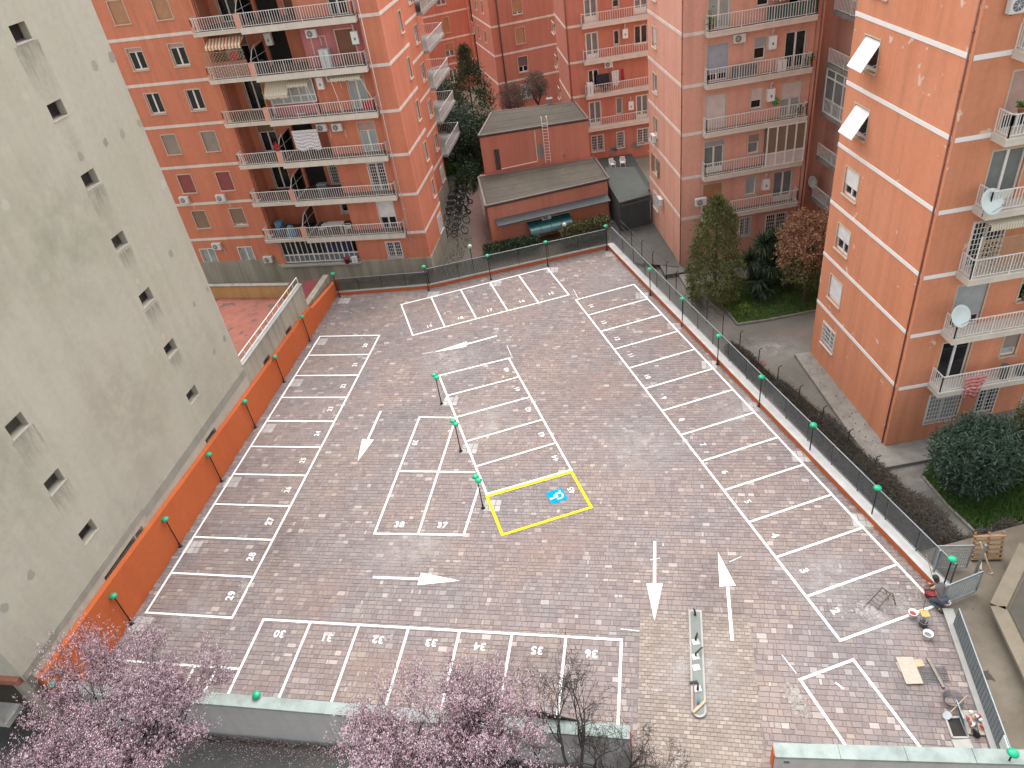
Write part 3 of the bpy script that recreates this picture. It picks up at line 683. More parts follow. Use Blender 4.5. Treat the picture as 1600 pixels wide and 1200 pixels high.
# ------------------------------------------------------------------ lamps
def lamp_parts(double):
    t = thing('bollard_lamp', 'lamp', 'lamp')
    m = MB(); m.lathe((0, 0, 0), [(.11, 0), (.11, .025), (.05, .04), (.045, .28), (.032, .32), (.03, 1.92), (.02, 2.0)], 10); m.build('pole', 'black_metal', t, True, True)
    def head(dx, dz):
        m = MB(); m.lathe((dx, 0, dz), [(.17, .0), (.185, .025), (.15, .085), (.08, .125), (.015, .14)], 16); c = m.build('lamp_shade', 'green_cap', t, True, True)
        m = MB(); m.lathe((dx, 0, dz - .05), [(.05, -.03), (.10, 0), (.16, .048)], 14); m.build('diffuser', 'sat_white', c, True, True)
    if double:
        m = MB(); m.tube([(-.17, 0, 2.06), (-.08, 0, 1.98), (.08, 0, 1.98), (.17, 0, 2.06)], .022, 6); m.build('arm', 'black_metal', t, True, True); head(-.17, 2.08); head(.17, 2.08)
    else: head(0, 2.04)
    return t
lamp1 = lamp_parts(False); lamp2 = lamp_parts(True); used = set()
def put_lamp(proto, xy_, label, grp, rz=0.0, z=0.0):
    if proto.name not in used:
        used.add(proto.name); proto.location = (xy_[0], xy_[1], z); proto.rotation_euler = (0, 0, rz); proto['label'] = label; proto['group'] = grp
    else: copy_tree(proto, (xy_[0], xy_[1], z), rz, label, group=grp)
ln = (('203', 974, 'green capped lamp on the orange wall nearest the blossoming tree'), (283, 854, 'second green capped lamp along the orange wall from the front wall'), (345, 752, 'third green capped lamp along the orange wall from the front wall'), (400, 668, 'fourth green capped lamp along the orange wall, below the low barred opening'),
      (444, 597, 'fifth green capped lamp along the orange wall, below the stained terrace wall'), (483, 533, 'sixth green capped lamp along the orange wall, at the end of the bays'))
for u, v, lb in ln:
    q = P(float(u), v); s = (Vector((q.x, q.y)) - FO.A).dot(FO.e); x, y = xy(FO, s, .13); put_lamp(lamp1, (x, y), lb, 'lamps along the orange wall'); pad((float(u) + 18, v + 1))
for u, v, lb in ((531, 463, 'green capped lamp in the far left corner where the orange wall ends'), (670, 453, 'green capped lamp where the back wall bends towards the shed'), (767, 436, 'green capped lamp at the back wall left of the teal canopy'), (856, 415, 'green capped lamp at the back wall right of the teal canopy'), (948, 390, 'green capped lamp in the far right corner of the car park')):
    q = P(u, v); put_lamp(lamp1, (q.x, q.y - .1), lb, 'lamps along the back wall'); pad((u + 7, v + 7))
for u, v, lb in ((1016, 461, 'furthest green capped lamp along the slatted fence, short of the far corner'), (1066, 509, 'green capped lamp at the slatted fence, level with the conifer'), (1121, 569, 'green capped lamp at the slatted fence, just before the drain grate'), (1186, 635, 'green capped lamp at the slatted fence where the dead hedge starts'), (1264, 712, 'green capped lamp at the slatted fence, level with the orange block corner'), (1360, 812, 'green capped lamp at the slatted fence, second from the kneeling worker'), (1471, 924, 'green capped lamp behind the kneeling worker')):
    q = P(u, v); put_lamp(lamp1, (q.x, q.y), lb, 'lamps along the right fence')
    if v < 900: pad((u - 13, v + 1))
for u, v, lb in ((690, 631, 'furthest of the three double headed green lamps'), (720, 705, 'middle one of the three double headed green lamps'), (755, 794, 'nearest double headed green lamp, at the corner of the yellow bay')):
    q = P(u, v); put_lamp(lamp2, (q.x, q.y), lb, 'double lamps in the middle of the car park', rad(115)); pad((u + 14, v - 4))
for u, v, z, lb in ((80, 1067, 2.1, 'green capped lamp behind the front wall by the corner of the grey building'), (398, 1091, 1.25, 'green capped lamp head just showing above the front wall coping between the pink trees'), (1590, 1184, 1.6, 'green capped lamp at the lower right by the grating fence')):
    q = P(u, v, z); put_lamp(lamp1, (q.x, q.y + (.2 if z < 2 else 0)), lb, 'lamps behind the front wall', 0, z - 2.15)
# ------------------------------------------------------------------ fences
def fence(f, L, label, z0, z1, d, pitch, slat_h, slat_d, mat, pmat, every, post_d, top_wire=None, cat='fence', a0=0.0, nlong=0, depth_tilt=0.0):
    t = thing('metal_fence', label, cat, f.pt(a0, d, 0)); n = max(1, round((L - a0) / every)); step = (L - a0) / n
    for k in range(n + 1):
        a = a0 + step * k; m = MB(); f.box(m, a - .025, a + .025, post_d - .025, post_d + .025, z0 - .2, z1 + .02); m.build('post', pmat, t)
    for k in range(n):
        a = a0 + step * k + .03; b = a0 + step * (k + 1) - .03; m = MB(); z = z0
        while z < z1 - .02:
            m.hexa([f.pt(a, d + slat_d / 2, z), f.pt(b, d + slat_d / 2, z), f.pt(b, d - slat_d / 2, z + depth_tilt), f.pt(a, d - slat_d / 2, z + depth_tilt), f.pt(a, d + slat_d / 2, z + slat_h), f.pt(b, d + slat_d / 2, z + slat_h), f.pt(b, d - slat_d / 2, z + slat_h + depth_tilt), f.pt(a, d - slat_d / 2, z + slat_h + depth_tilt)]); z += pitch
        for j in range(1, nlong): x = a + (b - a) * j / nlong; f.box(m, x - .006, x + .006, d - .012, d + .012, z0, z1)
        m.build('slat_panel', mat, t, kind='stuff')
    m = MB(); f.box(m, a0, L, d - .02, d + .02, z1, z1 + .04); m.build('top_rail', top_wire or mat, t)
    return t
fence(fR, LR, 'grey metal fence with thin horizontal slats along the right edge of the car park', .50, 1.72, -.36, .088, .030, .014, 'galv_dark', 'galv_dark', 2.0, -.42, 'galv', nlong=0)
fence(fB1, LB1, 'black net fence on the low wall in front of the stained plinth', .34, 1.35, -.14, .095, .04, .02, 'fence_green', 'black_metal', 1.85, -.16, 'galv', nlong=14)
fence(fB2, LB2, 'dark green net fence on the low wall in front of the flat roofed shed', .34, 1.58, -.14, .09, .045, .02, 'fence_green', 'black_metal', 2.4, -.16, 'galv', nlong=18)
fence(fK, LK, 'pale steel grating fence beside the builders yard', .20, 1.16, -.17, .060, .014, .03, 'galv_dark', 'galv_dark', 2.3, -.19, 'galv', nlong=14, a0=.75)
# ------------------------------------------------------------------ grey building on the left
TOP = 27.6
W = thing('grey_building', 'tall blank grey rendered building with two columns of tiny square windows', 'building', xy(FO, 0, -.3) + (G,))
FW = Fac(xy(FO, 0, -.3), WANG)
for k, s0 in ((0, 10.42), (1, .62)):
    for i in range(8):
        z = 23.95 - 3.07 * i if k == 0 else 24.0 - 3.085 * i
        if z < (1.5 if k == 0 else 4): continue
        hgt = .67 if i < 7 else .42
        r = (s0 + (0 if i < 7 else -.2), s0 + .96, z - hgt, z); FW.holes.append((*r, 0.0))
strips = [(.46, 3.0, 2.30, 2.74), (3.05, 3.68, 2.26, 2.70), (18.05, 18.98, 1.75, 2.20), (21.75, 22.65, 1.60, 2.08)]
FW.holes += [(*r, 0.0) for r in strips]
m = MB(); FW.wall(m, -4.85, 15.92, -1.9, TOP, deep=.36)
a = FW.pt(-4.85, 0, 0); b = FW.pt(15.92, 0, 0); nn = Vector((FW.n.x, FW.n.y, 0)); A0 = a - nn * 16; B0_ = b - nn * 16
up = lambda v, z: (v.x, v.y, z)
m.quad(up(b, -1.9), up(B0_, -1.9), up(B0_, TOP), up(b, TOP)); m.quad(up(A0, 3.0), up(a, 3.0), up(a, TOP), up(A0, TOP)); m.quad(up(B0_, -1.9), up(A0, -1.9), up(A0, TOP), up(B0_, TOP))
m.build('wall', 'plaster_grey', W)
m = MB(); m.quad(up(a, TOP), up(b, TOP), up(B0_, TOP), up(A0, TOP)); m.build('roof', 'roof_felt', W)
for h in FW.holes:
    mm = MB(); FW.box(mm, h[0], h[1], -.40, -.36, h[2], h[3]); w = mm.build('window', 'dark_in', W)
    if h[1] - h[0] < 1.05 and h[3] - h[2] > .5:
        mm = MB(); FW.box(mm, h[0] - .03, h[1] + .05, -.34, .03, h[2] - .05, h[2] - .005); mm.build('sill', 'plaster_patch', w)
        mm = MB(); FW.box(mm, h[0], h[1], -.355, -.33, h[2], h[2] + .06); FW.box(mm, h[0], h[0] + .03, -.355, -.33, h[2], h[3]); FW.box(mm, h[1] - .03, h[1], -.355, -.33, h[2], h[3]); mm.build('sash', 'sh_dark', w)
        if h[0] > 10 and h[2] < 15:
            mm = MB(); mm.quad(FW.pt(h[0] + .05, -.345, h[2] + .06), FW.pt(h[1] - .05, -.345, h[2] + .06), FW.pt(h[1] - .05, -.345, h[3]), FW.pt(h[0] + .05, -.345, h[3])); mm.build('pane', 'dark_glass', w)
    else:
        mm = MB()
        nb = max(2, int((h[1] - h[0]) / .12))
        for i in range(nb): x = h[0] + (h[1] - h[0]) * (i + .5) / nb; FW.box(mm, x - .012, x + .012, -.2, -.17, h[2], h[3])
        mm.build('grating', 'steel_old', w)
m = MB(); FW.box(m, -4.8, 15.9, 0, .03, -1.5, 3.3); m2 = m
FW.holes, keep = [], FW.holes
m = MB(); FW.box(m, 4.2, 15.9, .002, .022, 2.75, 3.25); FW.box(m, -4.8, 4.2, .002, .022, 3.0, 3.35); m.build('plinth_band', 'plaster_patch_dark', W)
rp = random.Random(5)
spots = [('l', zg3(*q)) for q in ((20, 50), (75, 380), (170, 315), (262, 240), (490, 60), (350, 5), (460, 390), (372, 480), (300, 550), (220, 610), (108, 715), (565, 590), (612, 540), (595, 280), (515, 335), (690, 465), (490, 680), (420, 755), (350, 830), (250, 935), (157, 1020), (60, 1145), (455, 1020), (655, 790), (585, 870), (370, 1130), (520, 950))] + [('l', z1(1020, 1150)), ('l', z1(160, 600)), ('l', z1(385, 1065)), ('l', z1(700, 650)), ('l', z1(330, 560)), ('l', z1(455, 490))] + \
        [('d', q) for q in (zg3(778, 365), zg3(728, 420), zg3(842, 550), zg3(803, 600), zg3(640, 230), z1(595, 415), z1(765, 835), z1(660, 890), z1(505, 980), z1(870, 770), z53(143, 295), z53(20, 450), z1(700, 360))]
islands('patch_light', [(0, (.40, .385, .32)), (1, (.445, .425, .365))], .9, None, .2, .3); islands('patch_dim', [(0, (.265, .255, .215)), (1, (.305, .292, .248))], .9, None, .2, .3)
for kd, q in spots:
    s, z = FW.hit(q); r = rp.uniform(.11, .27) if kd == 'l' else rp.uniform(.15, .25); pts = []
    for k in range(14): a_ = k * math.pi / 7; rr = r * rp.uniform(.72, 1.1); pts.append(FW.pt(s + rr * math.cos(a_), .004, z + rr * 1.15 * math.sin(a_)))
    MB().poly(pts).build('plaster_patch', 'patch_light' if kd == 'l' else 'patch_dim', W)
for s0, z0, w_, h_, mt in ((10.9, 23.2, 1.5, 2.4, 'rain_stain'), (10.9, 20.1, 1.3, 1.5, 'pale_stain'), (10.9, 17.0, 1.2, 1.4, 'rain_stain'), (10.9, 13.9, 1.0, 1.0, 'rain_stain'), (10.9, 10.8, 1.2, 1.3, 'rain_stain'), (10.9, 7.8, 1.0, 1.0, 'rain_stain'), (1.1, 10.9, 1.3, 1.6, 'rain_stain'), (1.1, 7.9, 1.2, 1.4, 'rain_stain'), (1.1, 20.0, 1.2, 1.5, 'rain_stain'), (6.5, 12.0, 7.0, 9.0, 'warm_stain'), (-1.0, 15.0, 7.0, 9.0, 'green_stain'), (8.0, 20.0, 8.0, 8.0, 'green_stain'), (4.0, 6.0, 8.0, 5.0, 'pale_stain'), (13.0, 9.0, 5.0, 9.0, 'pale_stain'), (2.0, 20.0, 6.0, 6.0, 'warm_stain')):
    k_ = .003 + .0002 * len(W.children); mm = MB(); mm.quad(FW.pt(s0 - w_ / 2, k_, z0 - h_), FW.pt(s0 + w_ / 2, k_, z0 - h_), FW.pt(s0 + w_ / 2, k_, z0), FW.pt(s0 - w_ / 2, k_, z0)); mm.build('wall_stain', mt, W)
# its street end: stone brackets, a balcony slab and the dark mouth of a passage
FE = Fac((a.x - nn.x * 16, a.y - nn.y * 16), WANG - math.pi / 2)     # end face, n towards the street
m = MB(); FE.box(m, 0, 15.9, .0, .22, 3.0, 3.3); m.build('cornice', 'rust_pipe', W)
m = MB(); FE.box(m, 6, 15.1, .22, 1.1, 1.35, 1.6); m.build('balcony', 'concrete_pale', W)
m = MB(); FE.box(m, 6, 15.0, 1.0, 1.1, 1.6, 2.6); m.build('parapet', 'concrete_stained', W)
for q_ in ((15.2, 16.0), (0, 3)): m = MB(); FE.box(m, *q_, -.35, .02, G, 3.0); m.build('pier', 'concrete_stained', W)
m = MB(); FE.box(m, 3, 15.2, -3.0, -2.9, G, 3.0); m.build('passage', 'dark_in', W)
# ------------------------------------------------------------------ terrace building between the grey block and the salmon block
T = thing('terrace_building', 'low stained concrete building with red roof terrace and white railing', 'building', xy(FO, 20, -.3) + (G,))
FT = FW; tz = 2.62
tp = [FW.pt(15.95, -.32, 0), FW.pt(25.65, -.32, 0), FW.pt(25.65, -7.0, 0) , FW.pt(25.65, -14, 0), FW.pt(15.95, -14, 0)]
tp[1] = FW.pt(25.7, -.32, 0); yb = [P(447, 465, tz), P(336, 466, tz)]; far = yb[1] + (yb[1] - yb[0]) * 1.2
tpoly = [(tp[0].x, tp[0].y), (tp[1].x, tp[1].y), (yb[0].x, yb[0].y), (far.x, far.y), (FW.pt(15.95, -14, 0).x, FW.pt(15.95, -14, 0).y)]
MB().prism(tpoly, G, tz).build('terrace_floor', 'terrace_red', T)
m = MB(); FW.holes = [h for h in keep if h[0] > 16]; FW.wall(m, 15.93, 25.75, -1.8, 3.46, deep=.36)
m.quad(FW.pt(15.93, 0, 3.46), FW.pt(25.75, 0, 3.46), FW.pt(25.75, -.3, 3.46), FW.pt(15.93, -.3, 3.46)); m.quad(FW.pt(15.93, -.3, tz - .2), FW.pt(15.93, -.3, 3.46), FW.pt(25.75, -.3, 3.46), FW.pt(25.75, -.3, tz - .2))
e1, e2 = FW.pt(25.75, 0, 0), FW.pt(25.75, -.3, 0); m.quad(up(e1, -1.8), up(e2, -1.8), up(e2, 3.46), up(e1, 3.46)); m.build('parapet', 'concrete_stained', T)
m = MB(); FW.box(m, 15.94, 25.8, -.34, .06, 3.463, 3.53); m.build('coping', 'concrete_pale', T)
FW.rail(T, [(15.97, -.15), (25.7, -.15)], 3.53, .55, .9, th=.03)
yd = (yb[1] - yb[0]).normalized(); m = MB(); FY = Fac((far.x, far.y), math.atan2(-yd.y, -yd.x)); LY = (far - yb[0]).length
FY.box(m, 0, LY + .4, -.25, 0, G, tz + .95); m.build('ochre_wall', 'plaster_ochre', T); m = MB(); FY.box(m, 0, LY + .45, -.32, .05, tz + .952, tz + 1.03); m.build('coping', 'concrete', T)
for k in range(7):
    s = 1.2 + k * 1.5; m = MB(); m.tube([FY.pt(s, -.1, tz + 1.0), FY.pt(s, -.1, tz + 1.9)], .016, 5); m.build('wire_post', 'steel_old', T)
rp_ = [P(472, 440, .9), P(512, 436, .9), (FW.pt(30.6, -.32, 0)), FW.pt(25.8, -.32, 0)]
MB().prism([(q.x, q.y) for q in rp_], G, .9).build('lower_roof', 'roof_red', T)
m = MB(); FW.box(m, 25.8, 30.8, -.75, -.29, G, 1.45); m.build('rubble_wall', 'concrete_stained', T)
# ------------------------------------------------------------------ orange apartment blocks: shared helpers
def fbuild(par, f_list, mat, corners, z0, z1, roofmat='roof_felt'):
    """walls: facades (Fac, s0, s1, d) with openings + plain closing walls, and a roof"""
    m = MB()
    for f, s0, s1, d in f_list: f.wall(m, s0, s1, z0, z1, d)
    for p, q in corners: m.quad((p[0], p[1], z0), (q[0], q[1], z0), (q[0], q[1], z1), (p[0], p[1], z1))
    return m.build('wall', mat, par)
def XY(f, s, d=0.0): v = f.pt(s, d, 0); return (v.x, v.y)
# ------------------------------------------------------------------ salmon block, rear left
L = thing('apartment_building', 'salmon apartment block at the rear left with deep balconies in its middle', 'building', (-5.05, 57.05, -1.2))
FL = Fac((-5.05, 57.05), rad(-13.2)); zL = [18.52, 15.25, 12.03, 8.74, 5.56, 2.32]; FS = Fac((-5.05, 57.05), rad(76.8))
zLt = [21.74, 24.96] ; allz = zLt[::-1] + zL
dl = -.85
# left section: two columns
cols = [(-20.2, -19.0), (-16.75, -15.55)]; spec = [('sh_orange', 1, 'f'), ('sh_orange', 1, 'f'), ('', .16, 'w'), ('', 0, 'd'), ('sh_taupe', 1, 'f'), ('sh_red', 1, 'f'), ('sh_brown', .86, 'f')]
levels = [24.96, 21.74, 18.52, 15.25, 12.03, 8.74, 5.56]
for zi, (c, sh, _) in zip(levels, [('sh_orange', 1, '')] + [('sh_orange', 1, ''), ('sh_pink', .16, ''), ('', 0, ''), ('sh_taupe', 1, ''), ('sh_red', 1, ''), ('sh_brown', .86, '')]):
    for j, (a_, b_) in enumerate(cols):
        s_ = 1.0 if (zi == 5.56 and j == 0) else sh
        FL.win(L, (a_, b_, zi - 2.17, zi - .63), s_, c or 'sh_brown', 2, 'dark_glass', d=dl)
for tl, br in ((z6(240, 500), z6(342, 575)), (z6(437, 490), z6(535, 565))):
    FL.win(L, FL.rect(tl, br, dl), 0, glass='curtain_glass', casing='white_metal', d=dl, sill=False)
for z in allz: FL.band(L, -30, -13.85, z, dl)
# recessed loggias, main wall and corner strip
DB, DR = -2.7, -.75
def lw(i, s0, s1, h0, h1, d, **k): z = (allz + [-.95])[i]; return FL.win(L, (s0, s1, z + h0, z + h1), d=d, **k)
# index into allz: 0:24.96 1:21.74 2:18.52 3:15.25 4:12.03 5:8.74 6:5.56 7:2.32
for i in range(8):
    if i == 7: continue
    FL.holes.append((-10.0, -8.3, allz[i] + .08, allz[i] + 2.4, DB)); q = FL.holes[-1]; m = MB(); FL.box(m, q[0], q[1], DB - .3, DB - .22, q[2], q[3]); m.build('doorway', 'dark_in', L)
    FL.win(L, (-12.9, -11.5, allz[i] + .08, allz[i] + 2.4), .3 if i % 2 else 0, 'sh_brown', 2, 'dark_glass', d=DB, door=True)
for i, kw in ((0, dict(sh=0, glass='grey_glass')), (1, dict(sh=0, glass='dark_glass')), (2, dict(sh=0, glass='dark_glass')), (3, dict(sh=1, shc='door_brown')), (4, dict(sh=.10, shc='sh_pink', glass='curtain_glass')), (5, dict(sh=.26, shc='sh_pink', glass='curtain_glass')), (6, dict(glass='dark_glass', grille=True)), (7, dict(sh=.55, shc='sh_white', glass='dark_glass'))):
    FL.win(L, (-3.75, -2.45, allz[i] + .08, allz[i] + 2.42), d=DR, door=True, casing='white_metal' if i in (6, 7) else 'beige_trim', **kw)
FL.win(L, (-7.9, -6.5, allz[6] + .1, allz[6] + 2.45), 0, glass='dark_glass', d=DB, grille=True, door=True, casing='white_metal')
FL.win(L, (-7.7, -6.6, allz[7] + .9, allz[7] + 2.4), .5, 'sh_white', 2, 'dark_glass', d=DB, casing='white_metal')
FL.win(L, (-7.8, -6.5, allz[2] + .1, allz[2] + 2.4), 1, 'door_brown', d=DB, door=True)
FL.win(L, (-5.6, -4.6, allz[3] + .9, allz[3] + 2.1), 1, 'sh_dark', d=DR)
pinks = {0: (3,)}
m = MB()
FL.wall(m, -30, -13.6, -1.5, TOP, dl); FL.wall(m, -13.6, -6.3, 2.0, TOP, DB)
m.quad(FL.pt(-13.6, dl, -1.5), FL.pt(-13.6, DB, -1.5), FL.pt(-13.6, DB, TOP), FL.pt(-13.6, dl, TOP)); m.quad(FL.pt(-6.3, DB, 2), FL.pt(-6.3, DR, 2), FL.pt(-6.3, DR, TOP), FL.pt(-6.3, DB, TOP))
m.quad(FL.pt(-1.5, DR, 2), FL.pt(-1.5, 0, 2), FL.pt(-1.5, 0, TOP), FL.pt(-1.5, DR, TOP)); FL.wall(m, -1.5, 0, 2.0, TOP, 0); FL.wall(m, -6.3, -1.5, 2.0, TOP, DR)
# side faces
n_w = [(z2(1370, 80), z2(1405, 220)), (z2(1425, 365), z2(1460, 500)), (z2(1478, 640), z2(1510, 770)), (z2(1530, 890), z2(1560, 1025)), (z6(1447, 145), z6(1470, 240))]
R1 = [FS.rect(a_, b_) for a_, b_ in n_w]; s_mid = sum((r[0] + r[1]) / 2 for r in R1) / len(R1)
for z in allz[:7]: FS.win(L, (s_mid - .35, s_mid + .35, z - 2.2, z - .75), .0 if z < 24 else 1, 'sh_taupe', 1, 'grey_glass')
FS.win(L, (s_mid - .55, s_mid + .55, .2, 1.65), 0, glass='grey_glass', grille=True, casing='white_metal')
FS2 = FS; d2 = -2.25
n2 = [(z3(435, 650), z3(475, 790)), (z3(480, 880), z3(512, 1000)), (z3(395, 430), z3(435, 550))]
s2 = sum(sum(FS.rect(a_, b_, d2)[:2]) / 2 for a_, b_ in n2) / 3
for i, z in enumerate(allz[:8]):
    if z > 3: FS.win(L, (s2 - .6, s2 + .6, z - 2.2, z - .75), (.0, .3, .35, .4, .5, 0, .2, 0)[i], 'sh_taupe', 2, 'grey_glass' if i % 2 else 'dark_glass', d=d2)
FS.win(L, (s2 - .6, s2 + .6, .2, 1.65), 0, glass='curtain_glass', grille=True, casing='white_metal', d=d2)
FS.wall(m, 0, 5.6, 0.0, TOP, 0); m.quad(FS.pt(5.6, 0, 0), FS.pt(5.6, d2, 0), FS.pt(5.6, d2, TOP), FS.pt(5.6, 0, TOP)); FS.wall(m, 5.6, 17.1, 0.0, TOP, d2)
m.quad(FS.pt(17.1, d2, 0), FS.pt(17.1, -4.2, 0), FS.pt(17.1, -4.2, TOP), FS.pt(17.1, d2, TOP)); FS.wall(m, 17.1, 26, -1.5, TOP, -4.2)
q1 = FS.pt(26, -4.2, 0); q2 = FS.pt(26, -30, 0); q3 = FL.pt(-30, dl, 0)
m.quad(up(q1, -1.5), up(q2, -1.5), up(q2, TOP), up(q1, TOP)); m.quad(up(q2, -1.5), up(q3, -1.5), up(q3, TOP), up(q2, TOP))
LW = m.build('wall', 'plaster_salmon', L)
m = MB()
rf = [FL.pt(-30, dl, 0), FL.pt(-13.6, dl, 0), FL.pt(-13.6, .1, 0), FL.pt(0, .1, 0), FS.pt(5.6, 0, 0), FS.pt(5.6, d2, 0), FS.pt(17, d2, 0), FS.pt(26, -4.2, 0), q2]
m.prism([(q.x, q.y) for q in rf], TOP, TOP + .3); m.build('roof', 'roof_felt', L)
# ground floor infill with glazed veranda, and plinth
m = MB(); DG = -.12
rv = FL.rect(z6(650, 470), z6(1092, 590), DG); rv = (-12.9, -6.15, -.02, 2.02)
FL.holes.append((*rv, DG)); FL.win(L, FL.rect(z6(1208, 462), z6(1300, 540), DG), 0, glass='dark_glass', grille=True, casing='white_metal', d=DG, sill=False)
FL.wall(m, -13.6, 0, -.12, 2.12, DG); m.quad(FL.pt(-13.6, DG, 0), FL.pt(-13.6, dl, 0), FL.pt(-13.6, dl, 2.1), FL.pt(-13.6, DG, 2.1)); m.build('ground_floor_wall', 'plaster_salmon', L)
v = MB(); v.quad(FL.pt(rv[0], DG - .2, rv[2]), FL.pt(rv[1], DG - .2, rv[2]), FL.pt(rv[1], DG - .2, rv[3]), FL.pt(rv[0], DG - .2, rv[3])); V = v.build('veranda_glazing', 'dark_glass', L)
v = MB(); npn = 15
for i in range(npn + 1): x = rv[0] + (rv[1] - rv[0]) * i / npn; k = .05 if i % 3 else .09; FL.box(v, x - k / 2, x + k / 2, DG - .19, DG - .12, rv[2], rv[3])
for z in (rv[2] + .05, rv[2] + .72, rv[3] - .04): FL.box(v, rv[0], rv[1], DG - .188, DG - .115, z - .045, z + .045)
v.build('sash', 'white_metal', V); v = MB(); FL.box(v, rv[0], rv[1], DG - .197, DG - .192, rv[2] + .1, rv[2] + .67); v.build('pane', 'grey_glass', V)
v = MB(); FL.box(v, -9.1, -6.7, DG - .197, DG - .192, rv[2] + .8, rv[3] - .1); v.build('curtain', 'blue_glass', V)
m = MB(); FL.box(m, -30, -13.62, dl - .3, dl + .05, -1.95, .16); FL.box(m, -13.62, .06, -.5, .05, -1.95, -.02); FS.box(m, .06, 5.65, -.5, .05, -1.95, .02); FS.box(m, 5.65, 17.1, d2 - .4, d2 + .05, -1.95, .02); m.build('plinth', 'concrete_stained', L)
m = MB(); FL.box(m, -13.2, -6.0, .052, .30, -.16, -.04); m.build('ledge', 'concrete_pale', L)
for z in allz:
    FL.band(L, -1.5, .02, z, 0); FS.band(L, .022, 5.62, z, 0); FS.band(L, 5.7, 17.08, z, d2)
# balconies
for i, z in enumerate(allz):
    FL.slab(L, -10.12, -1.62, DB, .30, z - .27, z + .05); m = MB(); FL.box(m, -10.15, -1.6, .305, .335, z - .30, z + .12); m.build('fascia', 'slab_stone', L); m = MB(); FL.box(m, -10.0, -1.7, DB + .02, .22, z + .121, z + .135); m.build('floor_tiles', 'floor_tile', L); m = MB(); FL.box(m, -13.5, -10.2, DB + .02, .12, z + .111, z + .125); m.build('floor_tiles', 'floor_tile', L)
    FL.slab(L, -13.86, -10.13, DB, .22, z - .17, z + .04)
    FL.rail(L, [(-10.0, .26), (-1.68, .26), (-1.68, -.7)], z + .12, .93); FL.rail(L, [(-13.8, dl + .05), (-13.8, .16), (-10.45, .16)], z + .1, .93, mat='white_metal' if i != 4 else 'cream_metal')
    m = MB(); FL.box(m, -10.42, -10.05, -.1, .29, z + .12, z + 1.05); m.build('parapet', 'plaster_pink', L); m = MB(); FL.box(m, -13.84, -13.62, .0, .2, z + .1, z + .5); m.build('parapet', 'plaster_pink', L)
    pts = [FL.pt(-10.2, DB + .1, z + 1.95), FL.pt(-10.2, -1.0, z + 1.95), FL.pt(-10.2, -.5, z + 1.75), FL.pt(-10.2, .1, z + 1.2), FL.pt(-10.2, .12, z + .2)]
    if i not in (4,):
        m = MB(); m.tube(pts, .032, 6); m.tube([FL.pt(-10.2, -1.0, z + 1.95), FL.pt(-10.2, -1.0, z + .1)], .025, 5); m.tube([FL.pt(-10.2, DB + .1, z + 1.2), FL.pt(-10.2, .1, z + 1.2)], .022, 5); sc = m.build('balcony_divider', 'white_metal', L)
        m = MB(); m.poly([FL.pt(-10.205, DB + .1, z + .1), FL.pt(-10.205, .1, z + .2), FL.pt(-10.205, .08, z + 1.2), FL.pt(-10.205, -.5, z + 1.72), FL.pt(-10.205, DB + .1, z + 1.9)]); m.build('pane', 'dark_glass', sc)
# pink painted back wall of one balcony; veranda on another
m = MB(); FL.box(m, -6.28, -3.85, DR + .002, DR + .012, allz[3] + .06, allz[3] + 2.85); FL.box(m, -2.3, -1.53, DR + .002, DR + .012, allz[3] + .06, allz[3] + 2.85); FL.box(m, -3.85, -2.35, DR + .002, DR + .012, allz[3] + 2.5, allz[3] + 2.85); m.build('painted_wall', 'plaster_rosy', L)
z = allz[4]; m = MB(); FL.box(m, -9.95, -6.4, -.75, -.70, z + .1, z + 1.0); vv = m.build('veranda', 'plaster_rosy', L)
m = MB(); m.quad(FL.pt(-9.95, -.72, z + 1.0), FL.pt(-6.4, -.72, z + 1.0), FL.pt(-6.4, -.72, z + 2.6), FL.pt(-9.95, -.72, z + 2.6)); m.build('pane', 'curtain_glass', vv)
m = MB()
for x in (-9.95, -9.0, -8.3, -7.6, -7.0, -6.4): FL.box(m, x - .04, x + .04, -.72, -.66, z + 1.0, z + 2.6)
for h in (1.0, 1.5, 2.6): FL.box(m, -9.95, -6.4, -.721, -.655, z + h - .04, z + h + .04)
FL.box(m, -8.3, -7.6, -.719, -.664, z + .1, z + .2); m.build('sash', 'white_metal', vv)
def awning(f, par, s0, s1, d0, d1, z0, z1, mat, drop=.18, name='awning'):
    m = MB(); n = 8
    for i in range(n):
        a_ = s0 + (s1 - s0) * i / n; b_ = s0 + (s1 - s0) * (i + 1) / n
        m.hexa([f.pt(a_, d1, z1), f.pt(b_, d1, z1), f.pt(b_, d0, z0), f.pt(a_, d0, z0), f.pt(a_, d1, z1 + .015), f.pt(b_, d1, z1 + .015), f.pt(b_, d0, z0 + .015), f.pt(a_, d0, z0 + .015)])
        k = drop * (1 if i % 2 else .8); f.box(m, a_ + .002, b_ - .002, d1, d1 + .012, z1 - k, z1 + .014)
    return m.build(name, mat, par)
awning(FL, L, -13.3, -10.5, -.6, .35, allz[3] + 2.75, allz[3] + 2.35, 'stripe_orange', .22)
awning(FL, L, -9.95, -8.1, -.6, .30, allz[4] + 2.75, allz[4] + 1.9, 'stripe_beige', .25); awning(FL, L, -8.0, -6.4, -.6, .2, allz[4] + 2.8, allz[4] + 2.5, 'stripe_beige', .2); awning(FL, L, -4.6, -2.3, -.6, .3, allz[4] + 2.85, allz[4] + 2.65, 'stripe_beige', .2)
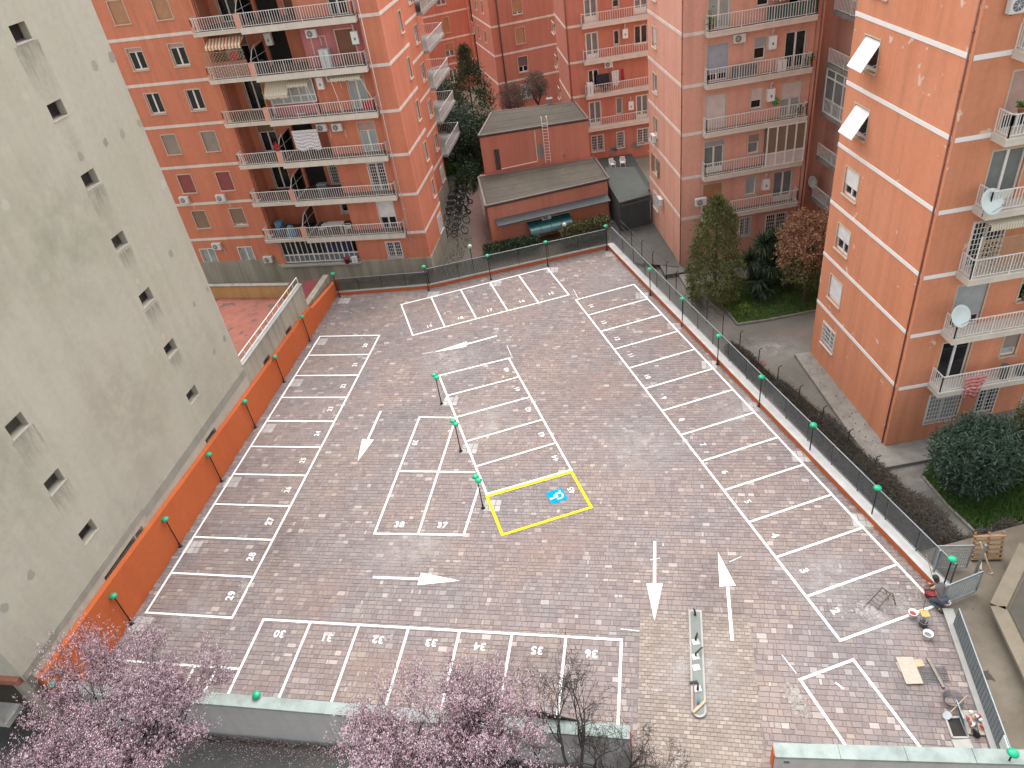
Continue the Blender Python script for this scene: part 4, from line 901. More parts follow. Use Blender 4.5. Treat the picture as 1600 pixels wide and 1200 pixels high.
m = MB(); m.tube([FL.pt(-4.55, .25, allz[4] + 2.6), FL.pt(-4.2, .26, allz[4] + .2)], .02, 5); m.tube([FL.pt(-2.35, .25, allz[4] + 2.6), FL.pt(-1.75, .26, allz[4] + 1.0)], .02, 5); m.tube([FL.pt(-6.5, .2, allz[4] + 2.4), FL.pt(-6.1, .24, allz[4] + .2)], .02, 5); m.build('awning_arm', 'white_metal', L)
def lattice(f, par, s0, s1, d, z0, z1, mat, pitch=.2):
    m = MB(); t = s0 - (z1 - z0)
    while t < s1:
        for sg in (1, -1):
            a0, b0 = (t, t + (z1 - z0)); pa = max(a0, s0); pb = min(b0, s1)
            if pb - pa > .05:
                za = z0 + (pa - a0); zb_ = z0 + (pb - a0)
                if sg < 0: za, zb_ = z1 + z0 - za, z1 + z0 - zb_
                m.bar(f.pt(pa, d + .01 * sg, za), f.pt(pb, d + .01 * sg, zb_), .025, .012, (f.n.x, f.n.y, 0))
        t += pitch
    f.box(m, s0, s1, d - .02, d + .02, z1 - .04, z1); return m.build('lattice_screen', mat, par)
lattice(FL, L, -13.75, -10.5, .19, allz[3] + .3, allz[3] + 2.0, 'wood', .26)
m = MB(); FL.box(m, -13.5, -10.7, -.3, -.25, allz[3] + .1, allz[3] + 1.2); m.build('cloth_screen', 'plaster_rosy', L)
FL.pipe(L, -1.3, .06, 1, TOP, 'white_metal', .03); FL.pipe(L, -13.75, dl + .08, .2, TOP, 'plaster_salmon', .07); FL.pipe(L, -13.45, dl + .03, .2, TOP, 'rust_pipe', .05)
# rear balconies on the side
for i, z in enumerate(allz):
    m = MB(); FS.box(m, 17.15, 23.8, -4.2, -1.7, z - .22, z + .02); m.build('balcony', 'concrete_pale', L)
    FS.rail(L, [(17.2, -1.78), (23.7, -1.78), (23.7, -4.1)], z + .02, 1.0, .2)
    FS.win(L, (18.4, 19.9, z + .05, z + 2.4), 0, glass='dark_glass', d=-4.2, door=True) if False else None
m = MB(); FS.box(m, 17.3, 23.6, -1.9, -1.86, allz[3] + .1, allz[3] + 2.0); FS.box(m, 17.3, 23.6, -4.1, -1.8, allz[3] + 2.3, allz[3] + 2.36); m.build('reed_screen', 'reed', L)
# ------------------------------------------------------------------ pink block, middle right
Mb = thing('apartment_building', 'pink apartment block right of the shed with white railed balconies and drainpipe corner', 'building', (14.53, 52.01, -1.7))
FM = Fac((14.53, 52.01), rad(2.5)); FMl = Fac((14.25, 60.9), math.atan2(52.01 - 60.9, .28)); zM = [15.34, 12.05, 8.76, 5.56, 2.38]; zMa = [24.9, 21.7, 18.55] + zM[:]; LM = 8.894
for i, z in enumerate(zMa + [-.85]):
    if i == 8: break
    FMl.win(Mb, (LM - 7.55, LM - 6.45, z - 2.2, z - .82), 0 if i != 3 else .8, 'sh_cream', 1, 'curtain_glass' if i in (3,) else 'grey_glass')
FMl.win(Mb, FMl.rect(ze(272, 325), ze(296, 435)), 0, glass='grey_glass', grille=True, casing='white_metal')
for sg, a_ in ((0, LM - 7.62), (1, LM - 6.4)):
    m = MB(); z = zMa[6]; FMl.box(m, a_ - (.5 if sg == 0 else 0), a_ + (0 if sg == 0 else .5), .04, .08, z - 2.2, z - .8); m.build('shutter_leaf', 'sh_brown', Mb)
def md(i, s0, s1, h0, h1, **k): z = zMa[i]; FM.win(Mb, (s0, s1, z + h0, z + h1), **k)
for i, kw in ((0, {}), (1, {}), (2, dict(glass='curtain_glass')), (3, dict(sh=.78, shc='sh_blue')), (4, dict(sh=1, shc='sh_cream')), (5, dict(sh=.16, shc='sh_grey', glass='grey_glass')), (6, dict(sh=1, shc='sh_orange')), ):
    j = {0: 0, 1: 1, 2: 2, 3: 4, 4: 5, 5: 6, 6: 7}[i]; md(j, 1.62, 3.05, .06, 2.42, door=True, **kw)
md(3, 1.62, 3.05, .06, 2.42, door=True, glass='curtain_glass')
for i, kw in ((1, {}), (2, dict(sh=.3, shc='sh_dark')), (3, dict(sh=.5, shc='sh_dark')), (4, dict(sh=.45, shc='sh_grey')), (5, dict(sh=.55, shc='sh_cream')), (6, dict(sh=.4, shc='sh_taupe', glass='grey_glass')), (7, dict(glass='curtain_glass'))):
    md(i, 4.85, 5.62, 1.0, 2.40, leaves=1, **kw)
for i, kw in ((1, {}), (2, {}), (3, dict(sh=.2, shc='sh_cream')), (4, dict(glass='dark_glass')), (5, dict(sh=.45, shc='sh_cream', glass='curtain_glass')), (7, dict(glass='grey_glass'))):
    md(i, 7.0, 8.42, .06, 2.40, door=True, **kw)
FM.win(Mb, FM.rect(ze(722, 472), ze(770, 560)), 0, glass='grey_glass', grille=True, casing='white_metal', sill=False); FM.win(Mb, FM.rect(ze(858, 455), ze(952, 545)), 0, glass='dark_glass', grille=True, casing='white_metal', sill=False)
m = MB(); FMl.wall(m, 0, LM, -1.9, TOP); FM.wall(m, 0, 9.5, -1.9, TOP)
# wing at its right end, facing left
FG2 = Fac(XY(FM, 11.2, 0), FM.ang - math.pi / 2)
for z in zMa: FG2.win(Mb, (1.0, 2.2, z + .06, z + 2.35), 0, glass='grey_glass', door=True, casing='white_metal'); FG2.win(Mb, (3.0, 4.2, z + 1.0, z + 2.3), 0, glass='dark_glass', casing='white_metal'); FG2.win(Mb, (6.0, 7.2, z + 1.0, z + 2.3), 0, glass='dark_glass')
FG2.wall(m, 0, 9, -1.9, TOP); g1, g2 = FG2.pt(9, 0, 0), FG2.pt(9, -9, 0); m.quad(up(g1, -1.9), up(g2, -1.9), up(g2, TOP), up(g1, TOP))
k1, k2 = FM.pt(9.5, 0, 0), FM.pt(9.5, -1.2, 0); k3 = FM.pt(11.2, -1.2, 0); m.quad(up(k1, -1.9), up(k2, -1.9), up(k2, TOP), up(k1, TOP)); m.quad(up(k2, -1.9), up(k3, -1.9), up(k3, TOP), up(k2, TOP)); k4 = FM.pt(11.2, 0, 0); m.quad(up(k3, -1.9), up(k4, -1.9), up(k4, TOP), up(k3, TOP))
c1 = FM.pt(20, 0, 0); c2 = FM.pt(20, -9, 0); c3 = FMl.pt(0, 0, 0); m.quad(up(c2, -1.9), up(c3, -1.9), up(c3, TOP), up(c2, TOP))
m.build('wall', 'plaster_pink', Mb)
m = MB(); m.prism([(q.x, q.y) for q in (c3, FM.pt(0, 0, 0), FM.pt(11.2, 0, 0), g1, g2, c2)], TOP, TOP + .3); m.build('roof', 'roof_felt', Mb)
for z in zMa:
    FMl.band(Mb, 0, LM + .02, z); FM.band(Mb, .022, 1.42, z)
    FM.slab(Mb, 1.44, 8.75, -.0, .62, z - .26, z + .03); m = MB(); FM.box(m, 1.55, 8.6, .01, .54, z + .101, z + .112); m.build('floor_tiles', 'floor_tile', Mb)
    if z != 5.56: FM.rail(Mb, [(1.5, .02), (1.5, .58), (8.68, .58), (8.68, .02)], z + .1, .95, .18)
    else: FM.rail(Mb, [(1.5, .02), (1.5, .58), (5.95, .58)], z + .1, .95, .18)
    m = MB(); FG2.box(m, .05, 6.4, .0, 1.15, z - .2, z + .05); m.build('balcony', 'concrete', Mb); FG2.rail(Mb, [(.08, 1.1), (6.3, 1.1)], z + .05, .95, .18)
for zz in (zMa[4],):
    m = MB(); m.quad(FG2.pt(.1, 1.08, zz + .1), FG2.pt(6.2, 1.08, zz + .1), FG2.pt(6.2, 1.08, zz + 2.9), FG2.pt(.1, 1.08, zz + 2.9))
z = zMa[5]; m = MB(); m.quad(FG2.pt(.1, 1.06, z + .1), FG2.pt(6.2, 1.06, z + .1), FG2.pt(6.2, 1.06, z + 3.0), FG2.pt(.1, 1.06, z + 3.0)); vg = m.build('veranda_glazing', 'grey_glass', Mb)
m = MB()
for k in range(6): x = .1 + 6.1 * k / 5; FG2.box(m, x - .035, x + .035, 1.06, 1.13, z + .1, z + 3.0)
for h in (.1, 1.0, 2.45, 3.0): FG2.box(m, .1, 6.2, 1.061, 1.125, z + h - .04, z + h + .04)
m.build('sash', 'white_metal', vg)
z = zMa[6]; m = MB(); FM.box(m, 6.0, 8.75, .57, .60, z + .06, z + 1.02); vb = m.build('veranda_glazing', 'sh_cream', Mb)
m = MB(); m.quad(FM.pt(6.0, .58, z + 1.02), FM.pt(8.75, .58, z + 1.02), FM.pt(8.75, .58, z + 2.95), FM.pt(6.0, .58, z + 2.95)); m.quad(FM.pt(6.0, 0, z + 1.02), FM.pt(6.0, .58, z + 1.02), FM.pt(6.0, .58, z + 2.95), FM.pt(6.0, 0, z + 2.95)); m.build('pane', 'reed', vb)
m = MB()
for k in range(5): x = 6.0 + 2.75 * k / 4; FM.box(m, x - .045, x + .045, .57, .64, z + .06, z + 2.95)
for h in (1.02, 2.93): FM.box(m, 6.0, 8.75, .571, .635, z + h - .04, z + h + .04)
m.build('sash', 'white_metal', vb)
awning(FM, Mb, 5.6, 8.7, .05, .62, zMa[3] + 2.6, zMa[3] + 1.75, 'stripe_green', .5)
m = MB(); FM.box(m, 5.4, 8.66, .50, .53, zMa[3] + .1, zMa[3] + 1.0); m.build('cloth_screen', 'cloth_green', Mb)
FMl.pipe(Mb, LM - .10, .06, -1.5, TOP, 'rust_pipe', .04); FM.pipe(Mb, 9.3, .06, -1.5, TOP, 'rust_pipe', .04); FM.pipe(Mb, 9.0, .05, -1.5, TOP, 'plaster_brick', .03)
# ------------------------------------------------------------------ orange block, front right
Rb = thing('apartment_building', 'bright orange apartment block at the right with tilted white shutters on its left face', 'building', (19.59, 29.36, -1.9))
FR_ = Fac((19.59, 29.36), rad(1.5)); FRl = Fac((19.27, 38.65), math.atan2(29.36 - 38.65, .32)); LRl = 9.295; zR = [18.41, 15.17, 11.95, 8.70, 5.46, 2.21]; zRa = [24.9, 21.65] + zR
for i, z in enumerate(zRa):
    a_, b_ = LRl - 8.13, LRl - 6.72
    if i < 2: FRl.win(Rb, (a_, b_, z - 2.22, z - .75), 1, 'sh_white')
    elif i < 4: FRl.win(Rb, (a_, b_, z - 2.22, z - .75), .9, 'sh_white', 1, 'dark_glass', proj=True)
    elif i < 7: FRl.win(Rb, (a_, b_, z - 2.30, z - .82), (.62, .55, .88)[i - 4], 'sh_white', 2, 'dark_glass')
    else: FRl.win(Rb, (a_, b_, z - 2.28, z - .85), 0, glass='dark_glass', grille=True, casing='white_metal')
def rd(i, s0, s1, h0, h1, **k): z = zRa[i]; FR_.win(Rb, (s0, s1, z + h0, z + h1), **k)
for i, kw in ((0, {}), (1, {}), (2, dict(sh=1, shc='sh_grey')), (3, dict(sh=.72, shc='sh_pink')), (4, dict(glass='grey_glass')), (5, dict(glass='dark_glass', grille=True, casing='white_metal')), (6, dict(sh=.75, shc='sh_grey')), (7, dict(glass='dark_glass'))):
    rd(i, 1.85, 3.35, .08, 2.45, door=True, **kw)
for i, kw in ((4, {}), (5, {}), (6, dict(sh=.3, shc='sh_taupe')), (7, dict(sh=.68, shc='sh_taupe', glass='curtain_glass'))): rd(i, 5.05, 5.85, 1.0, 2.4, leaves=1, **kw)
for i in range(8): rd(i, 7.4, 8.9, .08, 2.45, door=True, glass='grey_glass')
FR_.win(Rb, (1.88, 3.62, -.55, 1.38), 0, glass='curtain_glass', grille=True, casing='white_metal', sill=False); FR_.win(Rb, (4.6, 5.6, -.52, 1.25), 0, glass='dark_glass', grille=True, casing='white_metal', sill=False); FR_.win(Rb, (7.2, 8.8, -.42, 1.30), 0, glass='grey_glass', grille=True, casing='white_metal', sill=False)
m = MB(); FRl.wall(m, 0, LRl, -2.0, TOP); FR_.wall(m, 0, 16, -2.0, TOP); c1 = FR_.pt(16, 0, 0); c2 = FR_.pt(16, -9.3, 0); c3 = FRl.pt(0, 0, 0)
m.quad(up(c1, -2), up(c2, -2), up(c2, TOP), up(c1, TOP)); m.quad(up(c2, -2), up(c3, -2), up(c3, TOP), up(c2, TOP)); m.build('wall', 'plaster_orange', Rb)
m = MB(); m.prism([(q.x, q.y) for q in (c3, FR_.pt(0, 0, 0), c1, c2)], TOP, TOP + .3); m.build('roof', 'roof_felt', Rb)
for z in zRa:
    FRl.band(Rb, 0, LRl - .18, z, 0, .2, 'white_paint'); FR_.band(Rb, .0, 1.53, z, 0, .2, 'white_paint')
    FR_.slab(Rb, 1.55, 14, 0, .95, z - .22, z + .05); FR_.rail(Rb, [(1.62, .02), (1.62, .90), (13.9, .90)], z + .12, .95, .15, th=.026)
m = MB(); FRl.box(m, LRl - .16, LRl + .003, -.01, .05, -1.9, TOP); m.build('corner_strip', 'plaster_orange', Rb)
FRl.pipe(Rb, LRl - .26, .07, -1.7, TOP, 'rust_pipe', .042)
lattice(FR_, Rb, 1.65, 4.2, .86, zRa[5] + .3, zRa[5] + 2.0, 'wood', .22); m = MB(); m.tube([FR_.pt(1.66, .92, zRa[5] + .1), FR_.pt(1.66, .92, zRa[5] + 2.25)], .035, 6); m.build('screen_post', 'white_metal', Rb)
lattice(FR_, Rb, 4.3, 7.5, .86, zRa[5] + .3, zRa[5] + 1.9, 'wood', .22)
awning(FR_, Rb, 1.9, 8, .3, .98, zRa[5] + 2.85, zRa[5] + 2.72, 'stripe_beige', .28)
m = MB(); 
m.hexa([FR_.pt(4.3, .022, -1.9), FR_.pt(9.5, .022, -1.9), FR_.pt(9.5, .0, -1.9), FR_.pt(4.3, .0, -1.9), FR_.pt(4.3, .022, -.75), FR_.pt(9.5, .022, -.52), FR_.pt(9.5, .0, -.52), FR_.pt(4.3, .0, -.75)]); m.build('cement_patch', 'concrete', Rb)
m = MB(); FR_.box(m, 3.55, 4.29, .0, .018, -1.75, -1.1); m.build('cement_patch', 'concrete', Rb)
# ------------------------------------------------------------------ far blocks
def far_block(label, A, ang, Lf, ll, zs_, mat, zbot, fw, lw_, loc):
    B = thing('apartment_building', label, 'building', loc); F = Fac(A, ang); q = F.pt(0, -ll, 0); FL_ = Fac((q.x, q.y), ang - math.pi / 2)
    for (tl, br, kw) in fw: F.win(B, F.rect(tl, br), **kw)
    for (tl, br, kw) in lw_: FL_.win(B, FL_.rect(tl, br), **kw)
    m = MB(); F.wall(m, 0, Lf, zbot, TOP); FL_.wall(m, 0, ll, zbot, TOP); a_, b_ = F.pt(Lf, 0, 0), F.pt(Lf, -ll, 0); m.quad(up(a_, zbot), up(b_, zbot), up(b_, TOP), up(a_, TOP)); m.quad(up(b_, zbot), up(q, zbot), up(q, TOP), up(b_, TOP)); m.build('wall', mat, B)
    m = MB(); m.prism([(v.x, v.y) for v in (q, F.pt(0, 0, 0), a_, b_)], TOP, TOP + .3); m.build('roof', 'roof_felt', B)
    for z in zs_: F.band(B, .02, Lf, z); FL_.band(B, 0, ll + .02, z)
    return B, F, FL_
S1 = dict(sh=1, shc='sh_orange')
nw = dict(leaves=1, glass='grey_glass', sh=.4, shc='sh_taupe')
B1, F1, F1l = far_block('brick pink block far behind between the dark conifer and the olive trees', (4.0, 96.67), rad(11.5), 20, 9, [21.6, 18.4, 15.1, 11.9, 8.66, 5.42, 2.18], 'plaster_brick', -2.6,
    [(z60(835, 0), z60(938, 125), dict(sh=.82, shc='sh_orange')), (z60(868, 268), z60(968, 398), S1), (z60(893, 540), z60(993, 665), dict(sh=.6, shc='sh_dark')), (z60(922, 800), z60(1028, 910), dict(glass='grey_glass', casing='white_metal', grille=True))],
    [(z60(460, 205), z60(484, 318), nw), (z60(518, 240), z60(548, 365), nw), (z60(580, 285), z60(612, 405), nw), (z60(488, 0), z60(518, 98), nw), (z60(548, 8), z60(580, 130), nw)], (4, 96.67, -2))
F1.pipe(B1, 1.0, .07, -2, TOP, 'sh_dark', .08)
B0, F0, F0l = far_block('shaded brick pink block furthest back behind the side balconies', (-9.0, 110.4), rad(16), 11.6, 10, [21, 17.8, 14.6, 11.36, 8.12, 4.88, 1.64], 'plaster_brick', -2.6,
    [(z60(130, 0), z60(222, 38), dict(glass='grey_glass')), (z60(180, 170), z60(262, 300), S1), (z60(205, 415), z60(303, 520), dict(sh=.5, shc='sh_orange', glass='grey_glass')), (z60(248, 655), z60(338, 765), dict(glass='grey_glass', casing='white_metal'))], [], (-9, 110, -2))
pA = F0.pt(11.55, 0, 0); F0.pipe(B0, 11.3, .08, -2, TOP, 'plaster_pink', .12); F0.pipe(B0, 11.75, .05, -2, TOP, 'dark_in', .10)
m = MB(); F0.box(m, 11.62, 16, -9.9, -1.2, -2.6, TOP); m.build('stair_wall', 'plaster_pink', B0)
DG_ = dict(door=True, glass='grey_glass', casing='white_metal'); NWs = dict(leaves=1, glass='dark_glass')
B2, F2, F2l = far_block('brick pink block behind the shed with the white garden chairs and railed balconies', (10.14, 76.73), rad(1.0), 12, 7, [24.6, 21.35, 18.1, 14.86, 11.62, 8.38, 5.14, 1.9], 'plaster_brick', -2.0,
    [(z4(168, 0), z4(234, 102), DG_), (z4(420, 0), z4(484, 58), DG_), (z4(176, 170), z4(240, 290), DG_), (z4(420, 132), z4(485, 215), dict(door=True, glass='dark_glass')), (z4(189, 355), z4(243, 440), dict(door=True, glass='dark_glass')), (z4(194, 515), z4(255, 630), DG_), (z4(430, 482), z4(487, 590), DG_),
     (z4(310, 0), z4(342, 35), NWs), (z4(316, 155), z4(345, 222), NWs), (z4(328, 492), z4(360, 568), dict(leaves=1, glass='grey_glass')), (z4(205, 682), z4(268, 752), dict(glass='dark_glass', grille=True, casing='white_metal')), (z4(332, 662), z4(370, 735), dict(glass='dark_glass', grille=True, casing='white_metal', leaves=1)), (z4(435, 648), z4(490, 715), dict(glass='dark_glass', grille=True, casing='white_metal'))],
    [(z4(5, 105), z4(20, 172), nw), (z4(20, 272), z4(33, 342), nw), (z4(36, 432), z4(48, 498), nw)], (10, 76.7, -2))
for ql, z in ((z4(157, 128), 11.62), (z4(168, 315), 8.38), (z4(178, 490), 5.14), (z4(203, 652), 1.9)):
    q = P(*ql, z - .1); s = (Vector((q.x, q.y)) - F2.A).dot(F2.e); F2.slab(B2, 1.45, 12, 0, .75, z - .22, z + .05); F2.rail(B2, [(1.52, .02), (1.52, .7), (11.9, .7)], z + .1, .95, .22)
for z in (14.86, 18.1, 21.35): F2.slab(B2, 1.45, 12, 0, .75, z - .22, z + .05); F2.rail(B2, [(1.52, .02), (1.52, .7), (11.9, .7)], z + .1, .95, .22)
F2.pipe(B2, .12, .07, -2, TOP, 'rust_pipe', .05)
m = MB(); p_ = random.Random(3)
for cx, cz, rr in ((4.3, -.6, .55), (4.0, -.9, .5), (6.6, -.7, .7), (5.2, -.75, .35)):
    m.poly([F2.pt(cx + rr * p_.uniform(.7, 1.2) * math.cos(k * .524), .006, cz + rr * .6 * p_.uniform(.6, 1.2) * math.sin(k * .524)) for k in range(12)])
m.build('plaster_patch', 'concrete', B2)
# ------------------------------------------------------------------ flat roofed service building
S = thing('service_building', 'two level orange service building with grey flat roofs and a white wall ladder', 'building', (0, 60.4, -1.5))
ZS1, ZS2 = 2.18, 5.62
p1 = [(.10, 60.55), (11.02, 62.35), (10.75, 67.5), (-.15, 67.3)]; p2 = [(.44, 68.2), (10.46, 68.25), (10.1, 73.75), (2.1, 74.5)]
def inset(p, k): c = (sum(q[0] for q in p) / len(p), sum(q[1] for q in p) / len(p)); return [(q[0] + (c[0] - q[0]) * k, q[1] + (c[1] - q[1]) * k) for q in p]
b1 = inset(p1, .025); b1[2] = (10.6, 68.4); b1[3] = (.0, 68.4)
MB().prism(b1, -1.8, ZS1 - .22).build('lower_wall', 'plaster_shed', S); MB().prism(inset(p2, .012), -1.6, ZS2 - .2).build('upper_wall', 'plaster_shed', S)
for p, z in ((p1, ZS1), (p2, ZS2)):
    MB().prism(p, z - .20, z - .02).build('eave', 'roof_felt', S)
    q_ = inset(p, .045); V2 = [Vector(v) for v in q_]; nf = 6
    for i in range(nf):
        t0, t1 = i / nf + .002, (i + 1) / nf + .006; a_, b_, c_, d_ = V2[0].lerp(V2[3], t0), V2[1].lerp(V2[2], t0), V2[1].lerp(V2[2], t1), V2[0].lerp(V2[3], t1); e_ = .012 * (i % 2)
        MB().prism([tuple(v) for v in (a_, b_, c_, d_)], z - .019, z + .015 + e_).build('felt_strip', 'roof_felt', S)
    m = MB()
    for i in range(4): a_, b_ = Vector(p[i]), Vector(p[(i + 1) % 4]); m.bar((a_.x, a_.y, z + .02), (b_.x, b_.y, z + .02), .16, .09)
    m.build('roof_edging', 'sh_dark', S)
f1 = Fac(b1[0], math.atan2(b1[1][1] - b1[0][1], b1[1][0] - b1[0][0])); l1 = math.hypot(b1[1][0] - b1[0][0], b1[1][1] - b1[0][1])
m = MB(); m.hexa([f1.pt(.5, .85, .42), f1.pt(l1 - .1, .85, .42), f1.pt(l1 - .1, .0, .72), f1.pt(.5, .0, .72), f1.pt(.5, .85, .50), f1.pt(l1 - .1, .85, .50), f1.pt(l1 - .1, .0, .80), f1.pt(.5, .0, .80)]); m.build('canopy', 'galv_dark', S)
for q_ in ((.06, .95), (7.6, l1 - .05)): m = MB(); f1.box(m, *q_, .0, .012, -1.6, .35); m.build('painted_wall', 'plaster_salmon', S)
r = f1.rect(zs(540, 770), zs(778, 850), .5); m = MB(); n = 7
aw0, aw1, za0, za1 = 3.2, 7.0, -.20, -.75
for i in range(n):
    t0, t1 = i / n, (i + 1) / n; y0, y1 = 1.5 * math.sin(t0 * 1.4), 1.5 * math.sin(t1 * 1.4); h0, h1 = -.12 - .75 * (1 - math.cos(t0 * 1.4)), -.12 - .75 * (1 - math.cos(t1 * 1.4))
    m.quad(f1.pt(aw0, y1, h1), f1.pt(aw1, y1, h1), f1.pt(aw1, y0, h0), f1.pt(aw0, y0, h0)); m.quad(f1.pt(aw0, y0, h0 - .02), f1.pt(aw1, y0, h0 - .02), f1.pt(aw1, y1, h1 - .02), f1.pt(aw0, y1, h1 - .02))
ca = m.build('door_canopy', 'teal', S); m = MB()
for k in range(5):
    x = aw0 + (aw1 - aw0) * k / 4; m.tube([f1.pt(x, 1.5 * math.sin(t * .2), -.09 - .75 * (1 - math.cos(t * .2))) for t in range(8)], .018, 5)
m.build('rib', 'galv_dark', ca); m = MB(); f1.box(m, 2.7, 7.2, .0, .16, -.06, .06); m.build('lintel', 'wood', S)
f2 = Fac(inset(p2, .012)[0], math.atan2(p2[1][1] - p2[0][1], p2[1][0] - p2[0][0]))
r = f2.rect(zs(393, 332), zs(437, 445)); m = MB(); f2.box(m, r[0], r[1], .0, .03, ZS1 + .05, r[3]); dr = m.build('door', 'dark_in', S); m = MB()
for k in range(3): x = r[0] + (r[1] - r[0]) * (k + .5) / 3; f2.box(m, x - .03, x + .03, .03, .05, ZS1 + .1, r[3])
m.build('grille', 'sh_dark', dr)
la = f2.hit(zs(660, 200), .2)[0]; m = MB()
for x in (la, la + .48): m.tube([f2.pt(x, .2, ZS1 + .1), f2.pt(x, .2, ZS2 + .1), f2.pt(x, .12, ZS2 + .75), f2.pt(x, -.2, ZS2 + .75)], .03, 6)
for k in range(13): m.tube([f2.pt(la, .2, ZS1 + .35 + k * .28), f2.pt(la + .48, .2, ZS1 + .35 + k * .28)], .02, 5)
m.build('wall_ladder', 'white_metal', S)
pa = f2.hit(zs(618, 230), .08)[0]; m = MB(); m.tube([f2.pt(pa, .08, ZS2 - .3), f2.pt(pa, .08, ZS1 + .45), f2.pt(pa - .05, .1, ZS1 + .3), f2.pt(pa - 3.4, .12, ZS1 + .12)], .05, 6); m.build('drainpipe', 'cream_metal', S)
m = MB(); m.poly([f2.pt(pa + .35 + .3 * math.cos(k * .524), .006, ZS1 + 1.2 + .75 * math.sin(k * .524)) for k in range(12)]); m.build('plaster_patch', 'concrete', S)
q = P(*zs(702, 78), ZS2); m = MB(); m.box(q.x - .22, q.y - .22, ZS2, q.x + .22, q.y + .22, ZS2 + .45); m.box(q.x - .3, q.y - .3, ZS2 + .45, q.x + .3, q.y + .3, ZS2 + .53); m.build('chimney', 'concrete', S)
q = P(*zs(785, 385), ZS1); m = MB(); m.lathe((q.x, q.y, ZS1), [(.13, 0), (.13, .4), (.2, .42), (.2, .5)], 10); m.build('vent', 'steel_old', S)
# low garage with the grey green roof
Ga = thing('garage', 'low flat grey green garage roof between the shed and the pink block', 'building', (12, 60, -1.5))
gp = [(11.25, 59.3), (14.05, 59.95), (14.2, 66.5), (11.6, 67.4), (11.15, 63.0)]
MB().prism(inset(gp, .02), -1.8, .80).build('wall', 'roof_green_grey', Ga); MB().prism(gp, .80, 1.2).build('roof', 'roof_green_grey', Ga)
MB().prism([(10.9, 67.6), (16, 66.9), (16, 76.6), (10.9, 76.6)], -1.8, -1.42).build('yard_floor', 'roof_green_grey', Ga)
gf = Fac(gp[0], math.atan2(gp[1][1] - gp[0][1], gp[1][0] - gp[0][0])); m = MB(); gf.box(m, .4, 1.7, 0, .03, .98, 1.06); m.build('slot', 'dark_in', Ga); m = MB(); gf.box(m, -.02, 2.9, .0, .05, .78, .92); m.build('edging', 'galv_dark', Ga)
# old building at the far right edge
OB = thing('stone_hut', 'rough old masonry hut with mossy slab roof at the right edge by the builders yard', 'building', (20, 14, -.2))
hp = [(17.75, 17.3), (20.6, 19.9), (26, 19.9), (26, 8), (16.6, 11.6)]
MB().prism(inset(hp, .02), -1.9, .55).build('wall', 'dirt', OB)
m = MB()
for a_, b_ in ((hp[4], hp[0]), (hp[0], hp[1])): m.bar((a_[0], a_[1], .62), (b_[0], b_[1], .62), .55, .14)
m.build('coping', 'soil', OB); MB().prism(inset(hp, .1), .5, .58).build('roof', 'roof_felt', OB)
# ------------------------------------------------------------------ things hung on the facades
def facing(f): return f.ang                       # rotation that turns local -Y to the outward normal
def on(f, uv, d=0.0): s, z = f.hit(uv, d); q = f.pt(s, d, z); return (q.x, q.y, q.z)
ac = thing('air_conditioner', '', 'air conditioner')
m = MB(); m.box(-.40, -.33, -.28, .40, -.06, .28); m.box(-.41, -.34, .245, .41, -.05, .285); m.build('casing', 'ac_white', ac, False, True)
m = MB(); m.lathe((-.10, -.345, 0), [(.20, 0), (.215, .012), (.05, .013)], 18, (0, 1, 0)); fan = m.build('fan_grille', 'plastic_grey', ac, True, True)
m = MB()
for k in range(4): a = k * math.pi / 4; m.bar((-.10 - .2 * math.cos(a), -.352, -.2 * math.sin(a)), (-.10 + .2 * math.cos(a), -.352, .2 * math.sin(a)), .014)
m.build('guard', 'ac_white', fan, False, True)
m = MB(); m.bar((-.3, .02, -.31), (-.3, -.36, -.31), .04); m.bar((.3, .02, -.31), (.3, -.36, -.31), .04); m.build('bracket', 'steel_old', ac, False, True)
m = MB(); m.tube([(.36, -.1, -.2), (.46, -.05, -.25), (.46, 0, -.9)], .02, 5); m.build('hose', 'ac_white', ac, False, True)
first = {}
def put(proto, loc, rz, label, group=None, scale=None):
    if proto.name not in first:
        first[proto.name] = 1; proto.location = loc; proto.rotation_euler = (0, 0, rz); proto['label'] = label
        if group: proto['group'] = group
        if scale: proto.scale = scale
        return proto
    return copy_tree(proto, loc, rz, label, scale, group)
for f, uv, d, lb in ((FL, z6(162, 240), dl, 'white air conditioner under the left red shutter of the salmon block'), (FL, z6(352, 230), dl, 'white air conditioner under the right red shutter of the salmon block'),
        (FL, z6(330, 482), dl, 'air conditioner between the two white ground floor windows above the stained plinth'), (FL, z6(598, 550), dl, 'air conditioner low by the drainpipe at the left end of the glazed veranda'),
        (FL, z2(828, 208), DR, 'air conditioner high on the purple pink balcony wall'), (FL, z2(955, 482), DR, 'air conditioner beside the small beige striped awning'),
        (FL, z2(893, 795), DR, 'air conditioner just above the hanging white sheet'), (FL, z2(988, 793), DR, 'air conditioner right of the hanging white sheet, the right one of a pair'),
        (FMl, z4(517, 690), 0, 'air conditioner on the side of the pink block under a narrow window'), (FMl, ze(306, 380), 0, 'air conditioner beside the barred ground floor window on the side of the pink block'),
        (FM, z4(943, 190), 0, 'air conditioner hanging under the topmost green and white balcony of the pink block'), (FM, ze(515, 383), .3, 'air conditioner beside the brown shutter of the pink block, behind the conifer top'),
        (F2, z4(290, 322), 0, 'air conditioner under a balcony of the shaded block with the hanging laundry'), (f1, zs(682, 698), 0, 'air conditioner on the shed wall above the teal canopy'), (FR_, z5(1325, 25), 0, 'air conditioner at the top right corner of the orange block')):
    loc = on(f, uv, d + .15); q = f.pt(f.hit(uv, d + .15)[0], d, loc[2]); put(ac, (q.x, q.y, q.z), f.ang, lb, 'air conditioners on the facades')
